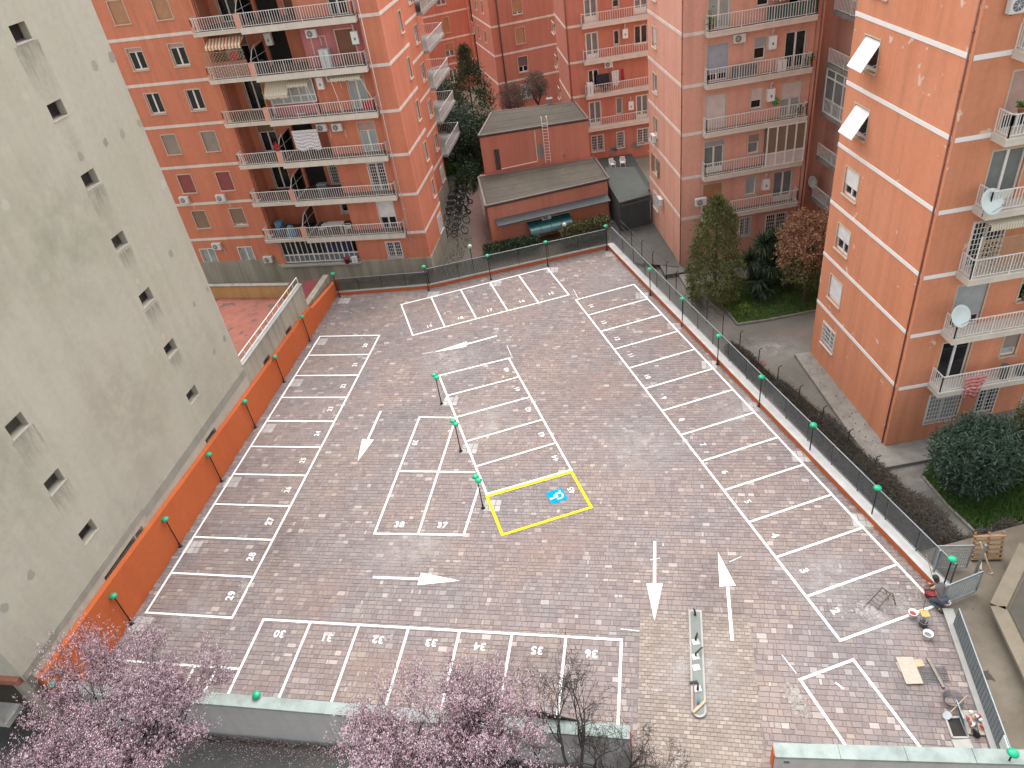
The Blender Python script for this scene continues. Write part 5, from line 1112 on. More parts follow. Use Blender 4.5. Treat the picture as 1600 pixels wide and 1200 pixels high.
for kk, (bi, s_, lb) in enumerate(((1, 4.6, 'air conditioner standing by the dark window on the top side balcony of the corner wing'),)):
    q = FG2.pt(3.0, .5, zMa[4] + .6); put(ac, (q.x, q.y, q.z), FG2.ang, 'air conditioner standing on the side balcony between the pink and the orange block', 'air conditioners on the facades')
bo = thing('water_heater', '', 'water heater')
m = MB(); m.box(-.26, -.32, -.42, .26, -.02, .42); m.box(-.24, -.33, -.40, .24, -.321, .40); m.build('casing', 'plastic_white', bo, False, True)
m = MB(); m.tube([(.0, -.16, .42), (.0, -.16, .75), (.0, -.3, .85)], .05, 8); m.build('flue', 'white_metal', bo, True, True)
m = MB(); m.box(-.06, -.335, -.15, .06, -.331, .02); m.build('dial', 'plastic_grey', bo, False, True)
for f, uv, d, lb in ((FM, z4(1104, 208), 0, 'white water heater beside the dark balcony door high on the pink block'), (FM, z4(1096, 470), 0, 'white water heater above the bright green toy on the pink block'), (FM, ze(850, 288), 0, 'white water heater left of the curtained balcony door low on the pink block'),
        (F2, z4(371, 165), 0, 'white water heater on the shaded block above the laundry balcony'), (F2, z4(400, 525), 0, 'white water heater on the shaded block near the garden chairs'), (FL, z2(1105, 230), DR, 'white water heater right of the brown door on the purple pink wall'), (FL, z2(888, 515), DR, 'white water heater between the glazed veranda and the orange wall of the salmon block'), (FL, z2(565, 240), DB + .4, 'white water heater in the shade left of the purple pink balcony wall')):
    loc = on(f, uv, d); put(bo, loc, f.ang, lb, 'water heaters on balconies')
dish = thing('satellite_dish', '', 'satellite dish')
m = MB(); m.lathe((0, 0, 0), [(.03, .0), (.2, .02), (.4, .075), (.56, .15), (.575, .155), (.56, .17), (.4, .10), (.03, .03)], 22, (.12, -.82, .45)); m.build('reflector', 'sat_white', dish, True, True)
m = MB(); m.tube([(0, .02, -.05), (0, .16, -.1), (0, .2, -.75)], .03, 6); m.build('mast', 'galv', dish, True, True)
m = MB(); m.tube([(0, -.15, -.5), (.08, -.75, .18)], .015, 5); m.lathe((.08, -.75, .18), [(.04, 0), (.04, .12)], 8, (-.05, .6, -.3)); m.build('feed_arm', 'galv', dish, True, True)
for loc, lb, sc, rz in ((PY(1546, 316, 28.5), 'large white satellite dish on the balcony under the white framed door of the orange block', 1.0, .1), (PY(1498, 494, 28.5), 'large white satellite dish on the balcony with the grey shutter of the orange block', .95, .1), (on(FG2, (1268, 285), 1.2), 'small satellite dish on the shaded balcony above the brown leaved tree', .8, .3)):
    put(dish, tuple(loc), rz, lb, 'satellite dishes on balconies', (sc,) * 3)
# plastic chairs and a table
ch = thing('plastic_chair', '', 'chair')
m = MB(); m.box(-.24, -.24, .41, .24, .24, .45); m.build('seat', 'plastic_white', ch, False, True)
m = MB()
for k in range(5): x = -.20 + .1 * k; m.bar((x, .22, .46), (x * 1.05, .32, .88), .06, .02)
m.bar((-.25, .32, .88), (.25, .32, .88), .05); m.build('backrest', 'plastic_white', ch, False, True)
for x, y in ((-.22, -.22), (.22, -.22), (-.22, .22), (.22, .22)): m = MB(); m.bar((x * 1.15, y * 1.15, 0), (x, y, .42), .045); m.build('leg', 'plastic_white', ch, False, True)
for sx in (-1, 1): m = MB(); m.bar((sx * .26, -.2, .64), (sx * .26, .26, .66), .05, .03); m.bar((sx * .26, -.2, .43), (sx * .26, -.2, .64), .04); m.build('armrest', 'plastic_white', ch, False, True)
qa, qb = P(*zs(1048, 432), -1.4), P(*zs(1105, 422), -1.4)
put(ch, (qa.x, qa.y, -1.42), .2, 'left one of the two white garden chairs behind the grey green roof', 'white plastic chairs'); put(ch, (qb.x, qb.y, -1.42), -.15, 'right one of the two white garden chairs behind the grey green roof', 'white plastic chairs')
bz = zL[5] + .10
t1_, t2_ = FL.pt(-8.9, -.55, bz), FL.pt(-6.6, -.5, bz); put(ch, tuple(t1_), -1.9 + FL.ang, 'white chair left of the table on the balcony above the glazed veranda', 'white plastic chairs'); put(ch, tuple(t2_), 1.9 + FL.ang, 'white chair right of the table on the balcony above the glazed veranda', 'white plastic chairs')
q = FL.pt(-7.8, -.75, bz); tb = thing('garden_table', 'white plastic table between two chairs on the balcony above the glazed veranda', 'table', tuple(q), FL.ang)
m = MB(); m.box(-.75, -.42, .70, .75, .42, .74); m.build('table_top', 'plastic_white', tb, False, True)
for x, y in ((-.6, -.32), (.6, -.32), (-.6, .32), (.6, .32)): m = MB(); m.bar((x * 1.1, y * 1.1, 0), (x, y, .70), .05); m.build('leg', 'plastic_white', tb, False, True)
# cloth hung to dry
def cloth(name, f, s0, s1, d, ztop, zbot, mat, label, cat, wav=.05, taper=0.0, group=None):
    m = MB(); n, k = 12, 6; r = random.Random(int(abs(s0) * 100)); ph = r.uniform(0, 6)
    g = [[f.pt(s0 + (s1 - s0) * (i / n) * (1 - taper * j / k) + (s1 - s0) * taper * .5 * j / k, d + wav * math.sin(i * 1.5 + ph) * (.2 + j / k), ztop - (ztop - zbot) * j / k * (1 + .08 * math.sin(i * .9 + ph))) for i in range(n + 1)] for j in range(k + 1)]
    for j in range(k):
        for i in range(n): m.quad(g[j + 1][i], g[j + 1][i + 1], g[j][i + 1], g[j][i])
    o = m.build(name, mat, None, True); sm = o.modifiers.new('t', 'SOLIDIFY'); sm.thickness = .012; tag(o, label, cat, group); return o
a_ = FL.hit(z2(697, 822), .1); b_ = FL.hit(z2(890, 932), .1)
cloth('sheet', FL, a_[0], b_[0], .02, a_[1], b_[1], 'cloth_white', 'large white sheet hung out over a balcony of the salmon block', 'laundry', .02)
a_ = FL.hit(z2(312, 322), .16); b_ = FL.hit(z2(372, 360), .16); cloth('red_cloth', FL, a_[0], b_[0], .18, a_[1], b_[1] - .1, 'cloth_red', 'bright red cloth on top of the brown lattice balcony screen', 'laundry', .04)
a_ = FL.hit(z2(512, 575), .2); b_ = FL.hit(z2(545, 682), .2); cloth('yellow_cloth', FL, a_[0], b_[0], .05, a_[1], b_[1], 'cloth_yellow', 'narrow yellow cloth hanging beside the striped beige awning', 'laundry', .04)
a_ = FL.hit(z2(550, 605), .2); b_ = FL.hit(z2(600, 720), .2); cloth('white_curtain', FL, a_[0], b_[0], -.1, a_[1], b_[1], 'cloth_white', 'white curtain hanging at the left end of the glazed balcony veranda', 'curtain', .05)
a_ = FR_.hit(zr(925, 1115), .98); b_ = FR_.hit(zr(1000, 1190), .98); cloth('beach_towel', FR_, a_[0], b_[0], .99, a_[1] + .02, b_[1], 'cloth_pink', 'pink patterned towel draped over the lowest balcony railing of the orange block', 'laundry', .05, .35)
a_ = F2.hit(z4(305, 355), .4); b_ = F2.hit(z4(345, 425), .4); cloth('white_shirt', F2, a_[0], b_[0], .45, a_[1], b_[1], 'cloth_white', 'white shirt on the washing line of the shaded block behind the garage', 'laundry', .05, .2)
a_ = F2.hit(z4(228, 375), .4); b_ = F2.hit(z4(297, 425), .4); cloth('dark_blanket', F2, a_[0], b_[0], .40, a_[1], b_[1], 'cloth_dark', 'dark blanket hung left of the white shirt on the shaded block', 'laundry', .05)
a_ = F2.hit(z4(352, 345), .4); b_ = F2.hit(z4(368, 400), .4); cloth('red_shirt', F2, a_[0], b_[0], .40, a_[1], b_[1], 'cloth_red', 'small red garment hung right of the white shirt on the shaded block', 'laundry', .03)
a_ = FL.hit(z2(1140, 635), .2); b_ = FL.hit(z2(1215, 675), .2); cloth('striped_towel', FL, a_[0], b_[0], .2, a_[1], b_[1], 'cloth_red', 'red towel on the railing beside the curtained door of the salmon block', 'laundry', .03)
# balcony odds and ends
def barrel(name, loc, r, h, mat, label, cat, lid=None, n=14):
    t = thing(name, label, cat, tuple(loc)); m = MB(); m.lathe(loc, [(r * .82, 0), (r, h), (r * 1.06, h), (r * 1.06, h + .03), (r * .9, h + .03), (r * .85, h * .4)], n); m.build('body', mat, t, True)
    if lid: m = MB(); m.lathe((loc[0], loc[1], loc[2] + h * .6), [(r * .86, 0), (r * .80, .02)], n); m.build('contents', lid, t)
    return t
zz = zRa[7] + .1
barrel('bin', FR_.pt(5.05, .62, zz), .22, .75, 'plastic_grey', 'grey bin with white lid on the lowest balcony of the orange block', 'bin', 'plastic_white')
barrel('tub', FR_.pt(6.0, .6, zz), .25, .42, 'plastic_grey', 'low dark grey tub beside the bin on the lowest orange block balcony', 'tub')
barrel('blue_bucket', FR_.pt(7.35, .55, zz + .25), .2, .38, 'plastic_blue', 'turquoise blue bucket at the right edge on the lowest orange block balcony', 'bucket')
rb_ = random.Random(8)
def pot_plant(loc, label, h=.5, leaf='leaf_green', pot='terracotta', r=.3):
    t = thing('potted_plant', label, 'plant', tuple(loc)); m = MB(); m.lathe(loc, [(.10, 0), (.15, .24), (.17, .24), (.17, .28), (.05, .27)], 10); m.build('pot', pot, t, True)
    m = MB()
    for k in range(110):
        c = Vector(loc) + Vector((rb_.gauss(0, r * .5), rb_.gauss(0, r * .5), .3 + abs(rb_.gauss(0, h * .5)))); u = Vector((rb_.uniform(-1, 1), rb_.uniform(-1, 1), rb_.uniform(-.4, 1))).normalized() * .09; w = u.orthogonal().normalized() * .035
        m.quad(c - w, c + u * .5 - w * 1.4, c + u * 1.4, c + u * .5 + w * 1.4)
    m.build('leaves', leaf, t); return t
pot_plant(FM.pt(8.55, .35, zMa[4] + .1), 'potted plant at the right end of the grey blue shutter balcony, pink block'); pot_plant(FM.pt(8.3, .35, zMa[5] + .1), 'pale potted plant at the right end of the cream shutter balcony, pink block', .5, 'leaf_dry')
pot_plant(FM.pt(1.75, .35, zMa[3] + .1), 'leafy pot plant at the left end of the topmost pink block balcony', .9); pot_plant(FL.pt(-10.3, .1, zL[3] + 1.0), 'red flowering pot on the balcony pillar left of the white sheet', .3, 'cloth_red', r=.2)
pot_plant(F2.pt(3.4, .45, 5.2), 'pot plant under the hanging laundry on the shaded block', .5, 'leaf_dry'); pot_plant(FR_.pt(2.0, .75, zRa[3] + 1.0), 'reddish flower box hooked on the balcony rail of the orange block', .2, 'leaf_green', r=.25)
pot_plant(FR_.pt(5.45, -.05, zRa[6] + 1.0), 'pot plant on the small window sill of the orange block', .25, 'leaf_green', r=.2)
def chest(name, f, s0, s1, d0, d1, z0, z1, mat, label, cat, top=None):
    t = thing(name, label, cat, tuple(f.pt((s0 + s1) / 2, (d0 + d1) / 2, z0))); m = MB(); f.box(m, s0, s1, d0, d1, z0, z1); m.build('body', mat, t)
    m = MB(); f.box(m, s0 - .02, s1 + .02, d0 - .02, d1 + .02, z1 + .002, z1 + .05); m.build('lid', top or mat, t); m = MB(); f.box(m, (s0 + s1) / 2 - .012, (s0 + s1) / 2 + .012, d1 + .001, d1 + .012, z0 + .05, z1 - .03); f.box(m, (s0 + s1) / 2 + .04, (s0 + s1) / 2 + .06, d1 + .001, d1 + .03, z0 + .3 * (z1 - z0), z0 + .6 * (z1 - z0)); m.build('handle', 'plastic_grey', t); return t
chest('cabinet', FL, -5.0, -4.3, -.4, .05, zL[1] + .1, zL[1] + 1.35, 'sat_white', 'narrow white cabinet on the balcony before the purple pink wall', 'cabinet')
chest('storage_box', FL, -8.2, -7.4, -.8, -.3, zL[4] + .1, zL[4] + 1.1, 'galv_dark', 'grey storage cabinet on the balcony with dark grille doors', 'cabinet', 'galv')
chest('white_box', FM, 6.4, 7.0, .1, .45, zMa[4] + .1, zMa[4] + .75, 'plastic_white', 'white box behind the railing under the upper water heater, pink block', 'box')
chest('bench_box', FM, 3.3, 4.9, .1, .5, zMa[4] + .1, zMa[4] + .8, 'plastic_grey', 'long dark storage box beside the grey blue shutter, pink block', 'box')
chest('washing_machine', F2, 1.62, 2.2, .05, .6, 5.2, 6.35, 'plastic_white', 'white cabinet at the left end of the laundry balcony, shaded block', 'cabinet')
chest('fridge', FL, -13.0, -12.4, -1.2, -.6, zL[5] + .1, zL[5] + 1.2, 'cloth_blue', 'blue covered box among clutter on the lowest left balcony', 'box')
chest('wall_cupboard', FL, -13.2, -12.3, DB + .02, DB + .4, zL[1] + .9, zL[1] + 2.0, 'sat_white', 'pale wall cupboard in the deep shade above the brown lattice', 'cabinet') 
for i, (s_, z_, mt, lb) in enumerate(((-12.2, zL[5], 'cloth_dark', 'dark bundle of clothes on the lowest cluttered balcony'), (-11.6, zL[5], 'cloth_blue', 'light blue laundry heap on the lowest cluttered balcony'), (-9.6, zL[1], 'cloth_dark', 'black covered bundle on the purple pink balcony'), (-4.9, zMa[5], None, None))):
    if not mt: continue
    c = FL.pt(s_, -.35, z_ + .1); m = MB(); r_ = random.Random(i); prof_ = [(.42, 0), (.46, .2), (.40, .5), (.30, .8), (.12, .98), (.02, 1.0)]; m.lathe(c, prof_, 12); m.v = [(x + r_.uniform(-.06, .06), y + r_.uniform(-.06, .06), z) for x, y, z in m.v]; tag(m.build('clothes_heap', mt, None, True), lb, 'laundry')
c = FM.pt(6.55, .12, zMa[5] + 1.05); tg = thing('toy_windmill', 'bright green toy on the cream shutter balcony of the pink block', 'toy', tuple(c)); m = MB(); m.lathe(c, [(.05, 0), (.2, .12), (.12, .3), (.24, .42), (.05, .55)], 9); m.build('body', 'plastic_green', tg, True); m = MB(); m.lathe(c + Vector((.2, 0, .1)), [(.1, 0), (.12, .15), (.03, .22)], 8); m.build('petal', 'plastic_yellow', tg, True)
# red cabinet and white pot on the ledge of the veranda
q = FL.hit(z6(1013, 578), .2); barrel('red_pot', FL.pt(q[0], .18, -.04), .24, .42, 'plastic_red', 'round red pot on the ledge below the glazed veranda', 'pot'); q = FL.hit(z6(1052, 575), .2); chest('white_bin', FL, q[0] - .2, q[0] + .25, .08, .28, -.04, .45, 'plastic_white', 'white box on the ledge next to the round red pot', 'box')
# ------------------------------------------------------------------ island at the entrance
ie0 = P(1086, 955); ie1 = P(1092, 1112); id_ = Vector((ie1.x - ie0.x, ie1.y - ie0.y)); IL = id_.length; FI = Fac((ie0.x, ie0.y), math.atan2(id_.y, id_.x))
plaster('bed_grey', (.15, .165, .15), (.19, .205, .19)); simple('pale_plate', (.46, .47, .45), .7, 0, .1, 6)
isl = thing('traffic_island', 'long narrow grey island with rounded end in the middle of the entrance', 'island', (ie0.x, ie0.y, 0))
hw = .26
def outl(k, end): return [(0, -k), (0, k)] + [(IL + end * math.cos(a) , k * math.sin(a)) for a in [rad(90 - 15 * i) for i in range(13)]]
def pr(pts, z0, z1): m = MB(); m.prism([tuple(FI.pt(s, d, 0)[:2]) for s, d in pts], z0, z1); return m
pr(outl(hw, .26), -.02, .05).build('kerb', 'rust_pipe', isl); pr(outl(hw + .02, .28), .05, .10).build('kerb_top', 'concrete_pale', isl); pr([(s * (1 if s < 1 else 1), d) for s, d in [(0.10, -.20), (.10, .20)] + [(IL + .17 * math.cos(rad(90 - 15 * i)), .20 * math.sin(rad(90 - 15 * i))) for i in range(13)]], .10, .115).build('grey_bed', 'bed_grey', isl)
def ip(u, v): q = P(u, v, .11); return q
for uv in ((1087, 1003), (1087, 1026), (1088, 1043), (1090, 1076)):
    q = ip(*uv); m = MB(); m.box(q.x - .14, q.y - .13, .115, q.x + .14, q.y + .13, .125); m.build('cover_plate', 'pale_plate', isl)
for uv, mt, dx, lb in (((1087, 1000), 'rubber', .1, 'black bent conduit end on the furthest white plate of the island'), ((1087, 1024), 'leaf_dark', .25, 'dark greenish conduit end bending right on the island'), ((1090, 1078), 'rubber', .05, 'thick black conduit end beside the squeegee on the island'), ((1091, 1100), 'cloth_blue', .05, 'dark blue cable bundle next to the wooden plank on the island'), ((1086, 961), 'rubber', .0, 'short black cable stub at the far end of the island')):
    q = ip(*uv); t = thing('conduit', lb, 'conduit', (q.x, q.y, .17)); m = MB(); b_ = Vector((q.x, q.y, .12)); m.tube([b_, b_ + Vector((0, 0, .12)), b_ + Vector((dx * .5, .05, .2)), b_ + Vector((dx, .15, .2)), b_ + Vector((dx * 1.4, .22, .12))], [.045, .045, .04, .035, .025], 7); m.build('pipe', mt, t, True); m = MB(); m.tube([b_ + Vector((dx * 1.4, .22, .12)), b_ + Vector((dx * 1.6, .27, .05))], .012, 5); m.build('wire', 'plastic_red' if mt == 'rubber' else 'plastic_yellow', t)
a_, b_ = ip(1084, 1068), ip(1084, 1112); sq = thing('squeegee', 'long squeegee with red handle and dark head lying on the island', 'squeegee', (a_.x, a_.y, .12)); m = MB(); m.tube([a_ + Vector((0, 0, .03)), b_ + Vector((0, 0, .03))], .022, 6); m.build('handle', 'plastic_red', sq); m = MB(); m.box(a_.x - .16, a_.y - .02, .12, a_.x + .16, a_.y + .08, .17); m.build('head', 'rubber', sq)
def plank(name, p, q, w, t_, z, mat, label, cat='plank'):
    """board lying between two points, with end grain and two nail strips"""
    th = thing(name, label, cat, (p[0], p[1], z)); m = MB(); m.bar((p[0], p[1], z + t_ / 2), (q[0], q[1], z + t_ / 2), w, t_); m.build('board', mat, th); d = (Vector(q[:2]) - Vector(p[:2])).normalized()
    m = MB()
    for s in (.08, (Vector(q[:2]) - Vector(p[:2])).length - .08):
        c = Vector(p[:2]) + d * s; n_ = Vector((-d.y, d.x)) * w * .3
        for sg in (-1, 1): e = c + n_ * sg; m.lathe((e.x, e.y, z + t_), [(.012, 0), (.012, .004)], 6)
    m.build('nail', 'steel_old', th); return th
plank('plank', ip(1083, 1114), ip(1102, 1096), .10, .05, .13, 'wood', 'short pale plank lying across the near end of the island')
# ------------------------------------------------------------------ work site at the right
def G0(u, v, z=.01): return P(u, v, z)
def bucket(uv, mat, label, r=.17, h=.28, inn='concrete', tilt=None):
    c = G0(*uv); t = thing('bucket', label, 'bucket', tuple(c)); m = MB(); m.lathe(c, [(r * .8, 0), (r, h), (r * 1.08, h), (r * 1.08, h + .025), (r * .93, h + .02), (r * .78, .06)], 16); m.build('body', mat, t, True)
    m = MB(); m.lathe(c, [(r * .80, h * .62), (r * .70, h * .66)], 12); m.build('contents', inn, t); m = MB(); m.tube([c + Vector((r * math.cos(a) * 1.08, r * .4 + .1 * math.sin(a), h - .02 - .10 * abs(math.sin(a)))) for a in [math.pi * k / 8 for k in range(9)]], .008, 4); m.build('handle', 'galv', t); return t
bucket((1425, 963), 'plastic_white', 'white bucket filled with dark red paint next to the yellow dustpan', .17, .26, 'plastic_red'); bucket((1442, 977), 'plastic_grey', 'grey mortar bucket with tools sticking out', .19, .28, 'cloth_dark'); bucket((1448, 997), 'plastic_white', 'empty white bucket nearest to the boards', .18, .30, 'plastic_grey'); bucket((1453, 930), 'plastic_red', 'red tub beside the kneeling worker', .26, .26, 'plastic_red'); bucket((1477, 947), 'plastic_white', 'white bucket with red rim right of the worker by the wall end', .15, .26, 'cloth_red')
c = G0(1445, 960); t = thing('dustpan', 'yellow dustpan with thin upright handle', 'dustpan', tuple(c)); m = MB(); m.hexa([c + Vector(v) for v in ((-.17, -.14, 0), (.17, -.14, 0), (.16, .16, 0), (-.16, .16, 0), (-.17, -.14, .02), (.17, -.14, .02), (.16, .16, .10), (-.16, .16, .10))]); m.build('pan', 'plastic_yellow', t); m = MB(); m.tube([c + Vector((0, .15, .1)), c + Vector((-.02, .2, .75))], .014, 5); m.build('handle', 'plastic_grey', t)
for k, uv in enumerate(((1441, 971), (1446, 974))): 
    c = G0(*uv, .26); t = thing('trowel', ('trowel stuck in the grey mortar bucket', 'second hand tool leaning out of the grey mortar bucket')[k], 'trowel', tuple(c)); m = MB(); m.tube([c, c + Vector((-.05 + .1 * k, .04, .16))], .02, 5); m.build('handle', 'wood', t); m = MB(); m.poly([c + Vector(v) for v in ((-.05, 0, 0), (.05, 0, 0), (.03, .02, -.14), (-.03, .02, -.14))]); m.build('blade', 'galv', t)
# shovels
def shovel(a, b, label, mat='wood', head=.26):
    """shaft from grip a to the neck b, blade beyond"""
    a = Vector(a); b = Vector(b); d = (b - a).normalized(); t = thing('shovel', label, 'shovel', tuple(b)); m = MB(); m.tube([a, b], .018, 6); m.build('shaft', mat, t)
    x = d.cross(Vector((0, 0, 1))).normalized(); y = x.cross(d); m = MB(); w = head / 2
    g = [(b + x * (-w * .5), b + x * (w * .5)), (b + d * .06 - x * w, b + d * .06 + x * w), (b + d * .22 - x * w, b + d * .22 + x * w), (b + d * .30 - x * w * .35, b + d * .30 + x * w * .35)]
    for p, q in zip(g[:-1], g[1:]): m.quad(p[0], p[1], q[1], q[0]); k = y * .012; m.quad(q[0] + k, q[1] + k, p[1] + k, p[0] + k)
    m.build('blade', 'galv', t); return t
q = G0(1451, 914); shovel((16.05, 19.75, 1.35), (q.x + .18, q.y + .1, .30), 'shovel leaning on the slatted fence with its blade by the red tub')
q = G0(1483, 1117); shovel(P(1512, 1086, .5), (q.x, q.y, .16), 'shovel lying across the wire roll by the open pit')
# folded scaffold trestle
t = thing('trestle', 'rusty folding steel trestle standing open on the paving near the worker', 'trestle', tuple(G0(1378, 940)))
T0, T1 = G0(1356, 942), G0(1371, 952); B0r, B1r = G0(1388, 935), G0(1399, 944); tA, tB = P(1383, 905, .95), P(1388, 912, .95); tA = Vector((T0.x * .45 + B0r.x * .55, T0.y * .45 + B0r.y * .55 , .9)); tB = Vector((T1.x * .45 + B1r.x * .55, T1.y * .45 + B1r.y * .55, .9))
def legframe(p, q, a, b, n):
    m = MB(); m.bar(p, a, .045); m.bar(q, b, .045); mm = m.build('leg_frame', 'steel_old', t); r = MB()
    for k in range(1, n): r.bar(Vector(p).lerp(a, k / n), Vector(q).lerp(b, k / n), .032)
    r.build('rung', 'steel_old', mm)
legframe(T0, T1, tA, tB, 5); legframe(B0r, B1r, tA + Vector((.06, 0, 0)), tB + Vector((.06, 0, 0)), 3); m = MB(); m.bar(tA, tB, .07); m.build('top_bar', 'steel_old', t); m = MB(); m.bar(Vector(T0).lerp(tA, .4), Vector(B0r).lerp(tA, .4), .02); m.build('tie', 'rust_pipe', t)
# boards and wire mesh
p, q = G0(1412, 1028), G0(1429, 1070); plank('board', p, q, .62, .04, .05, 'wood_pale', 'wide pale board lying on the paving by the wire mesh', 'board'); plank('board', G0(1402, 1035), G0(1410, 1050), .16, .03, .012, 'wood_pale', 'narrow pale board under the left edge of the wide board', 'board'); plank('board', G0(1432, 1031), G0(1438, 1042), .36, .03, .012, 'wood', 'small square board behind the wide board', 'board')
plank('plank', G0(1449, 1030), G0(1474, 1076), .10, .07, .04, 'steel_old', 'grey square timber lying across the wire mesh')
t = thing('wire_mesh', 'sheet of steel wire mesh lying flat under the square timber', 'wire mesh', tuple(G0(1455, 1050))); m = MB(); c00, c10, c01 = G0(1433, 1044), G0(1476, 1042), G0(1440, 1068); ex = c10 - c00; ey = c01 - c00
for k in range(15): a = c00 + ex * (k / 14); m.bar(a + Vector((0, 0, .02)), a + ey + Vector((0, 0, .02)), .012)
for k in range(10): a = c00 + ey * (k / 9); m.bar(a + Vector((0, 0, .032)), a + ex + Vector((0, 0, .032)), .012)
m.build('wires', 'galv_dark', t, kind='stuff')
# pit with leaning grate, debris tray, wire roll, cover plate
pc = [G0(*q) for q in ((1477, 1122), (1500, 1121), (1513, 1153), (1488, 1153))]; t = thing('inspection_pit', 'open inspection pit with pale rim at the lower right', 'pit', tuple(pc[0])); m = MB(); m.poly([v + Vector((0, 0, .008)) for v in pc]); m.build('opening', 'dark_in', t); m = MB()
for i in range(4): a, b = pc[i], pc[(i + 1) % 4]; m.bar(a + Vector((0, 0, .02)), b + Vector((0, 0, .02)), .07, .05)
m.build('rim', 'concrete_pale', t)
g0, g1 = G0(1500, 1121), G0(1512, 1152); h0, h1 = P(1490, 1105, .55), P(1514, 1140, .55); t = thing('grate', 'galvanised grate leaning over the open pit', 'grate', tuple(g0)); h0 = g0 + Vector((.06, .48, .34)); h1 = g1 + Vector((.06, .48, .34)); m = MB()
for i, (a, b) in enumerate(((g0, g1), (g1, h1), (h1, h0), (h0, g0))): m.bar(a, b, .04)
m.build('frame', 'galv', t); m = MB()
for k in range(1, 14): m.bar(g0.lerp(g1, k / 14), h0.lerp(h1, k / 14), .014)
for k in range(1, 8): m.bar(g0.lerp(h0, k / 8), g1.lerp(h1, k / 8), .014)
m.build('bars', 'galv_dark', t, kind='stuff')
c = G0(1519, 1128); t = thing('debris_tray', 'pale tray heaped with rubble and red printed sacks', 'tray', tuple(c)); m = MB(); dv = Vector((pe.x, pe.y, 0)); nv = Vector((pn.x, pn.y, 0))
def tq(x, y, z): return c + dv * x + nv * y + Vector((0, 0, z))
m.hexa([tq(-.35, -.5, 0), tq(.42, -.5, 0), tq(.38, .42, 0), tq(-.3, .42, 0), tq(-.35, -.5, .06), tq(.42, -.5, .06), tq(.38, .42, .06), tq(-.3, .42, .06)]); m.build('tray', 'wood_pale', t)
rr_ = random.Random(4)
for k in range(16):
    m = MB(); p_ = tq(rr_.uniform(-.2, .28), rr_.uniform(-.3, .3), .06 + rr_.uniform(0, .1)); m.lathe(p_, [(.02, 0), (.07, .04), (.06, .09), (.02, .11)], 6); m.v = [(x + rr_.uniform(-.02, .02), y + rr_.uniform(-.02, .02), z) for x, y, z in m.v]; m.build('rubble_piece', rr_.choice(('wood', 'plastic_white', 'cloth_red', 'concrete', 'cloth_white')), t)
c = G0(1487, 1097); t = thing('wire_roll', 'loose coil of wire netting beside the shovel', 'wire', tuple(c)); m = MB()
for k in range(9):
    m.tube([c + Vector(((.24 + .015 * k) * math.cos(a), (.24 + .012 * k) * math.sin(a), .03 + .03 * k + .02 * math.sin(3 * a))) for a in [2 * math.pi * i / 18 for i in range(19)]], .008, 4)
m.build('coil', 'galv_dark', t)
p, q = G0(1500, 1156), G0(1507, 1171); t = thing('cover_plate', 'pale square concrete cover with small hole in front of the pit', 'cover', tuple(p)); m = MB(); m.bar(p + Vector((0, 0, .02)), q + Vector((0, 0, .02)), .62, .05); m.build('plate', 'concrete_pale', t); c = (p + q) / 2; m = MB(); m.lathe((c.x, c.y, .046), [(.04, 0), (.04, .004)], 8); m.build('hole', 'dark_in', t)
c = G0(1523, 1150); t = thing('wheelbarrow', 'small dark wheelbarrow wheel and frame behind the grate', 'wheelbarrow', tuple(c)); m = MB(); m.lathe(c + Vector((0, 0, .17)), [(.10, -.03), (.17, -.03), (.17, .03), (.10, .03)], 14, (.9, .3, 0)); m.build('wheel', 'rubber', t); m = MB(); m.tube([c + Vector((.1, 0, .17)), c + Vector((.2, .5, .45))], .02, 5); m.tube([c + Vector((-.1, 0, .17)), c + Vector((-.1, .55, .45))], .02, 5); m.build('frame', 'galv_dark', t)
# gate leaves and pallet beyond the wall end
def gate_leaf(a, b, z0, z1, label, n=12):
    t = thing('gate_leaf', label, 'gate', (a[0], a[1], z0)); a = Vector((a[0], a[1], 0)); b = Vector((b[0], b[1], 0)); u0, u1 = Vector((0, 0, z0)), Vector((0, 0, z1)); m = MB()
    for p, q in ((a + u0, b + u0), (a + u1, b + u1), (a + u0, a + u1), (b + u0, b + u1)): m.bar(p, q, .05)
    m.build('frame', 'galv', t); m = MB()
    for k in range(1, n): m.bar(a.lerp(b, k / n) + u0, a.lerp(b, k / n) + u1, .012)
    for k in range(1, 14): z = Vector((0, 0, z0 + (z1 - z0) * k / 14)); m.bar(a + z, b + z, .012, .03)
    m.build('bars', 'galv', t, kind='stuff')
q1_, q2_ = P(1492, 921, .0), P(1536, 915, 0.); gate_leaf((16.62, 20.0), (18.05, 19.75), .05, 1.45, 'rear gate leaf of steel grating beside the leaning pallets', 16)
gate_leaf((16.08, 18.15), (17.75, 18.55), .05, 1.3, 'front gate leaf of steel grating standing open at the end of the kerb', 16)
for (x, y), lb, h in (((16.45, 19.55), 'galvanised gate post at the end of the slatted fence', 1.75), ((18.2, 19.35), 'single steel gate post in front of the wooden pallets', 1.9)):
    t = thing('gate_post', lb, 'post', (x, y, -.12)); m = MB(); m.box(x - .04, y - .04, -.12, x + .04, y + .04, h); m.build('post', 'galv', t); m = MB(); m.box(x - .1, y - .1, -.12, x + .1, y + .1, -.09); m.build('base_plate', 'galv_dark', t)
pl = thing('pallet', 'orange brown wooden pallet leaning upright beyond the gate', 'pallet', (18.9, 20.1, -.1)); pa_, pb_ = Vector((18.5, 20.15, -.1)), Vector((19.75, 19.95, -.1)); lean = Vector((.12, .42, 1.25))
for k in range(6): m = MB(); z = lean * ((k + .4) / 6); m.bar(pa_ + z, pb_ + z, .16, .03, lean); m.build('slat', 'wood_orange', pl)
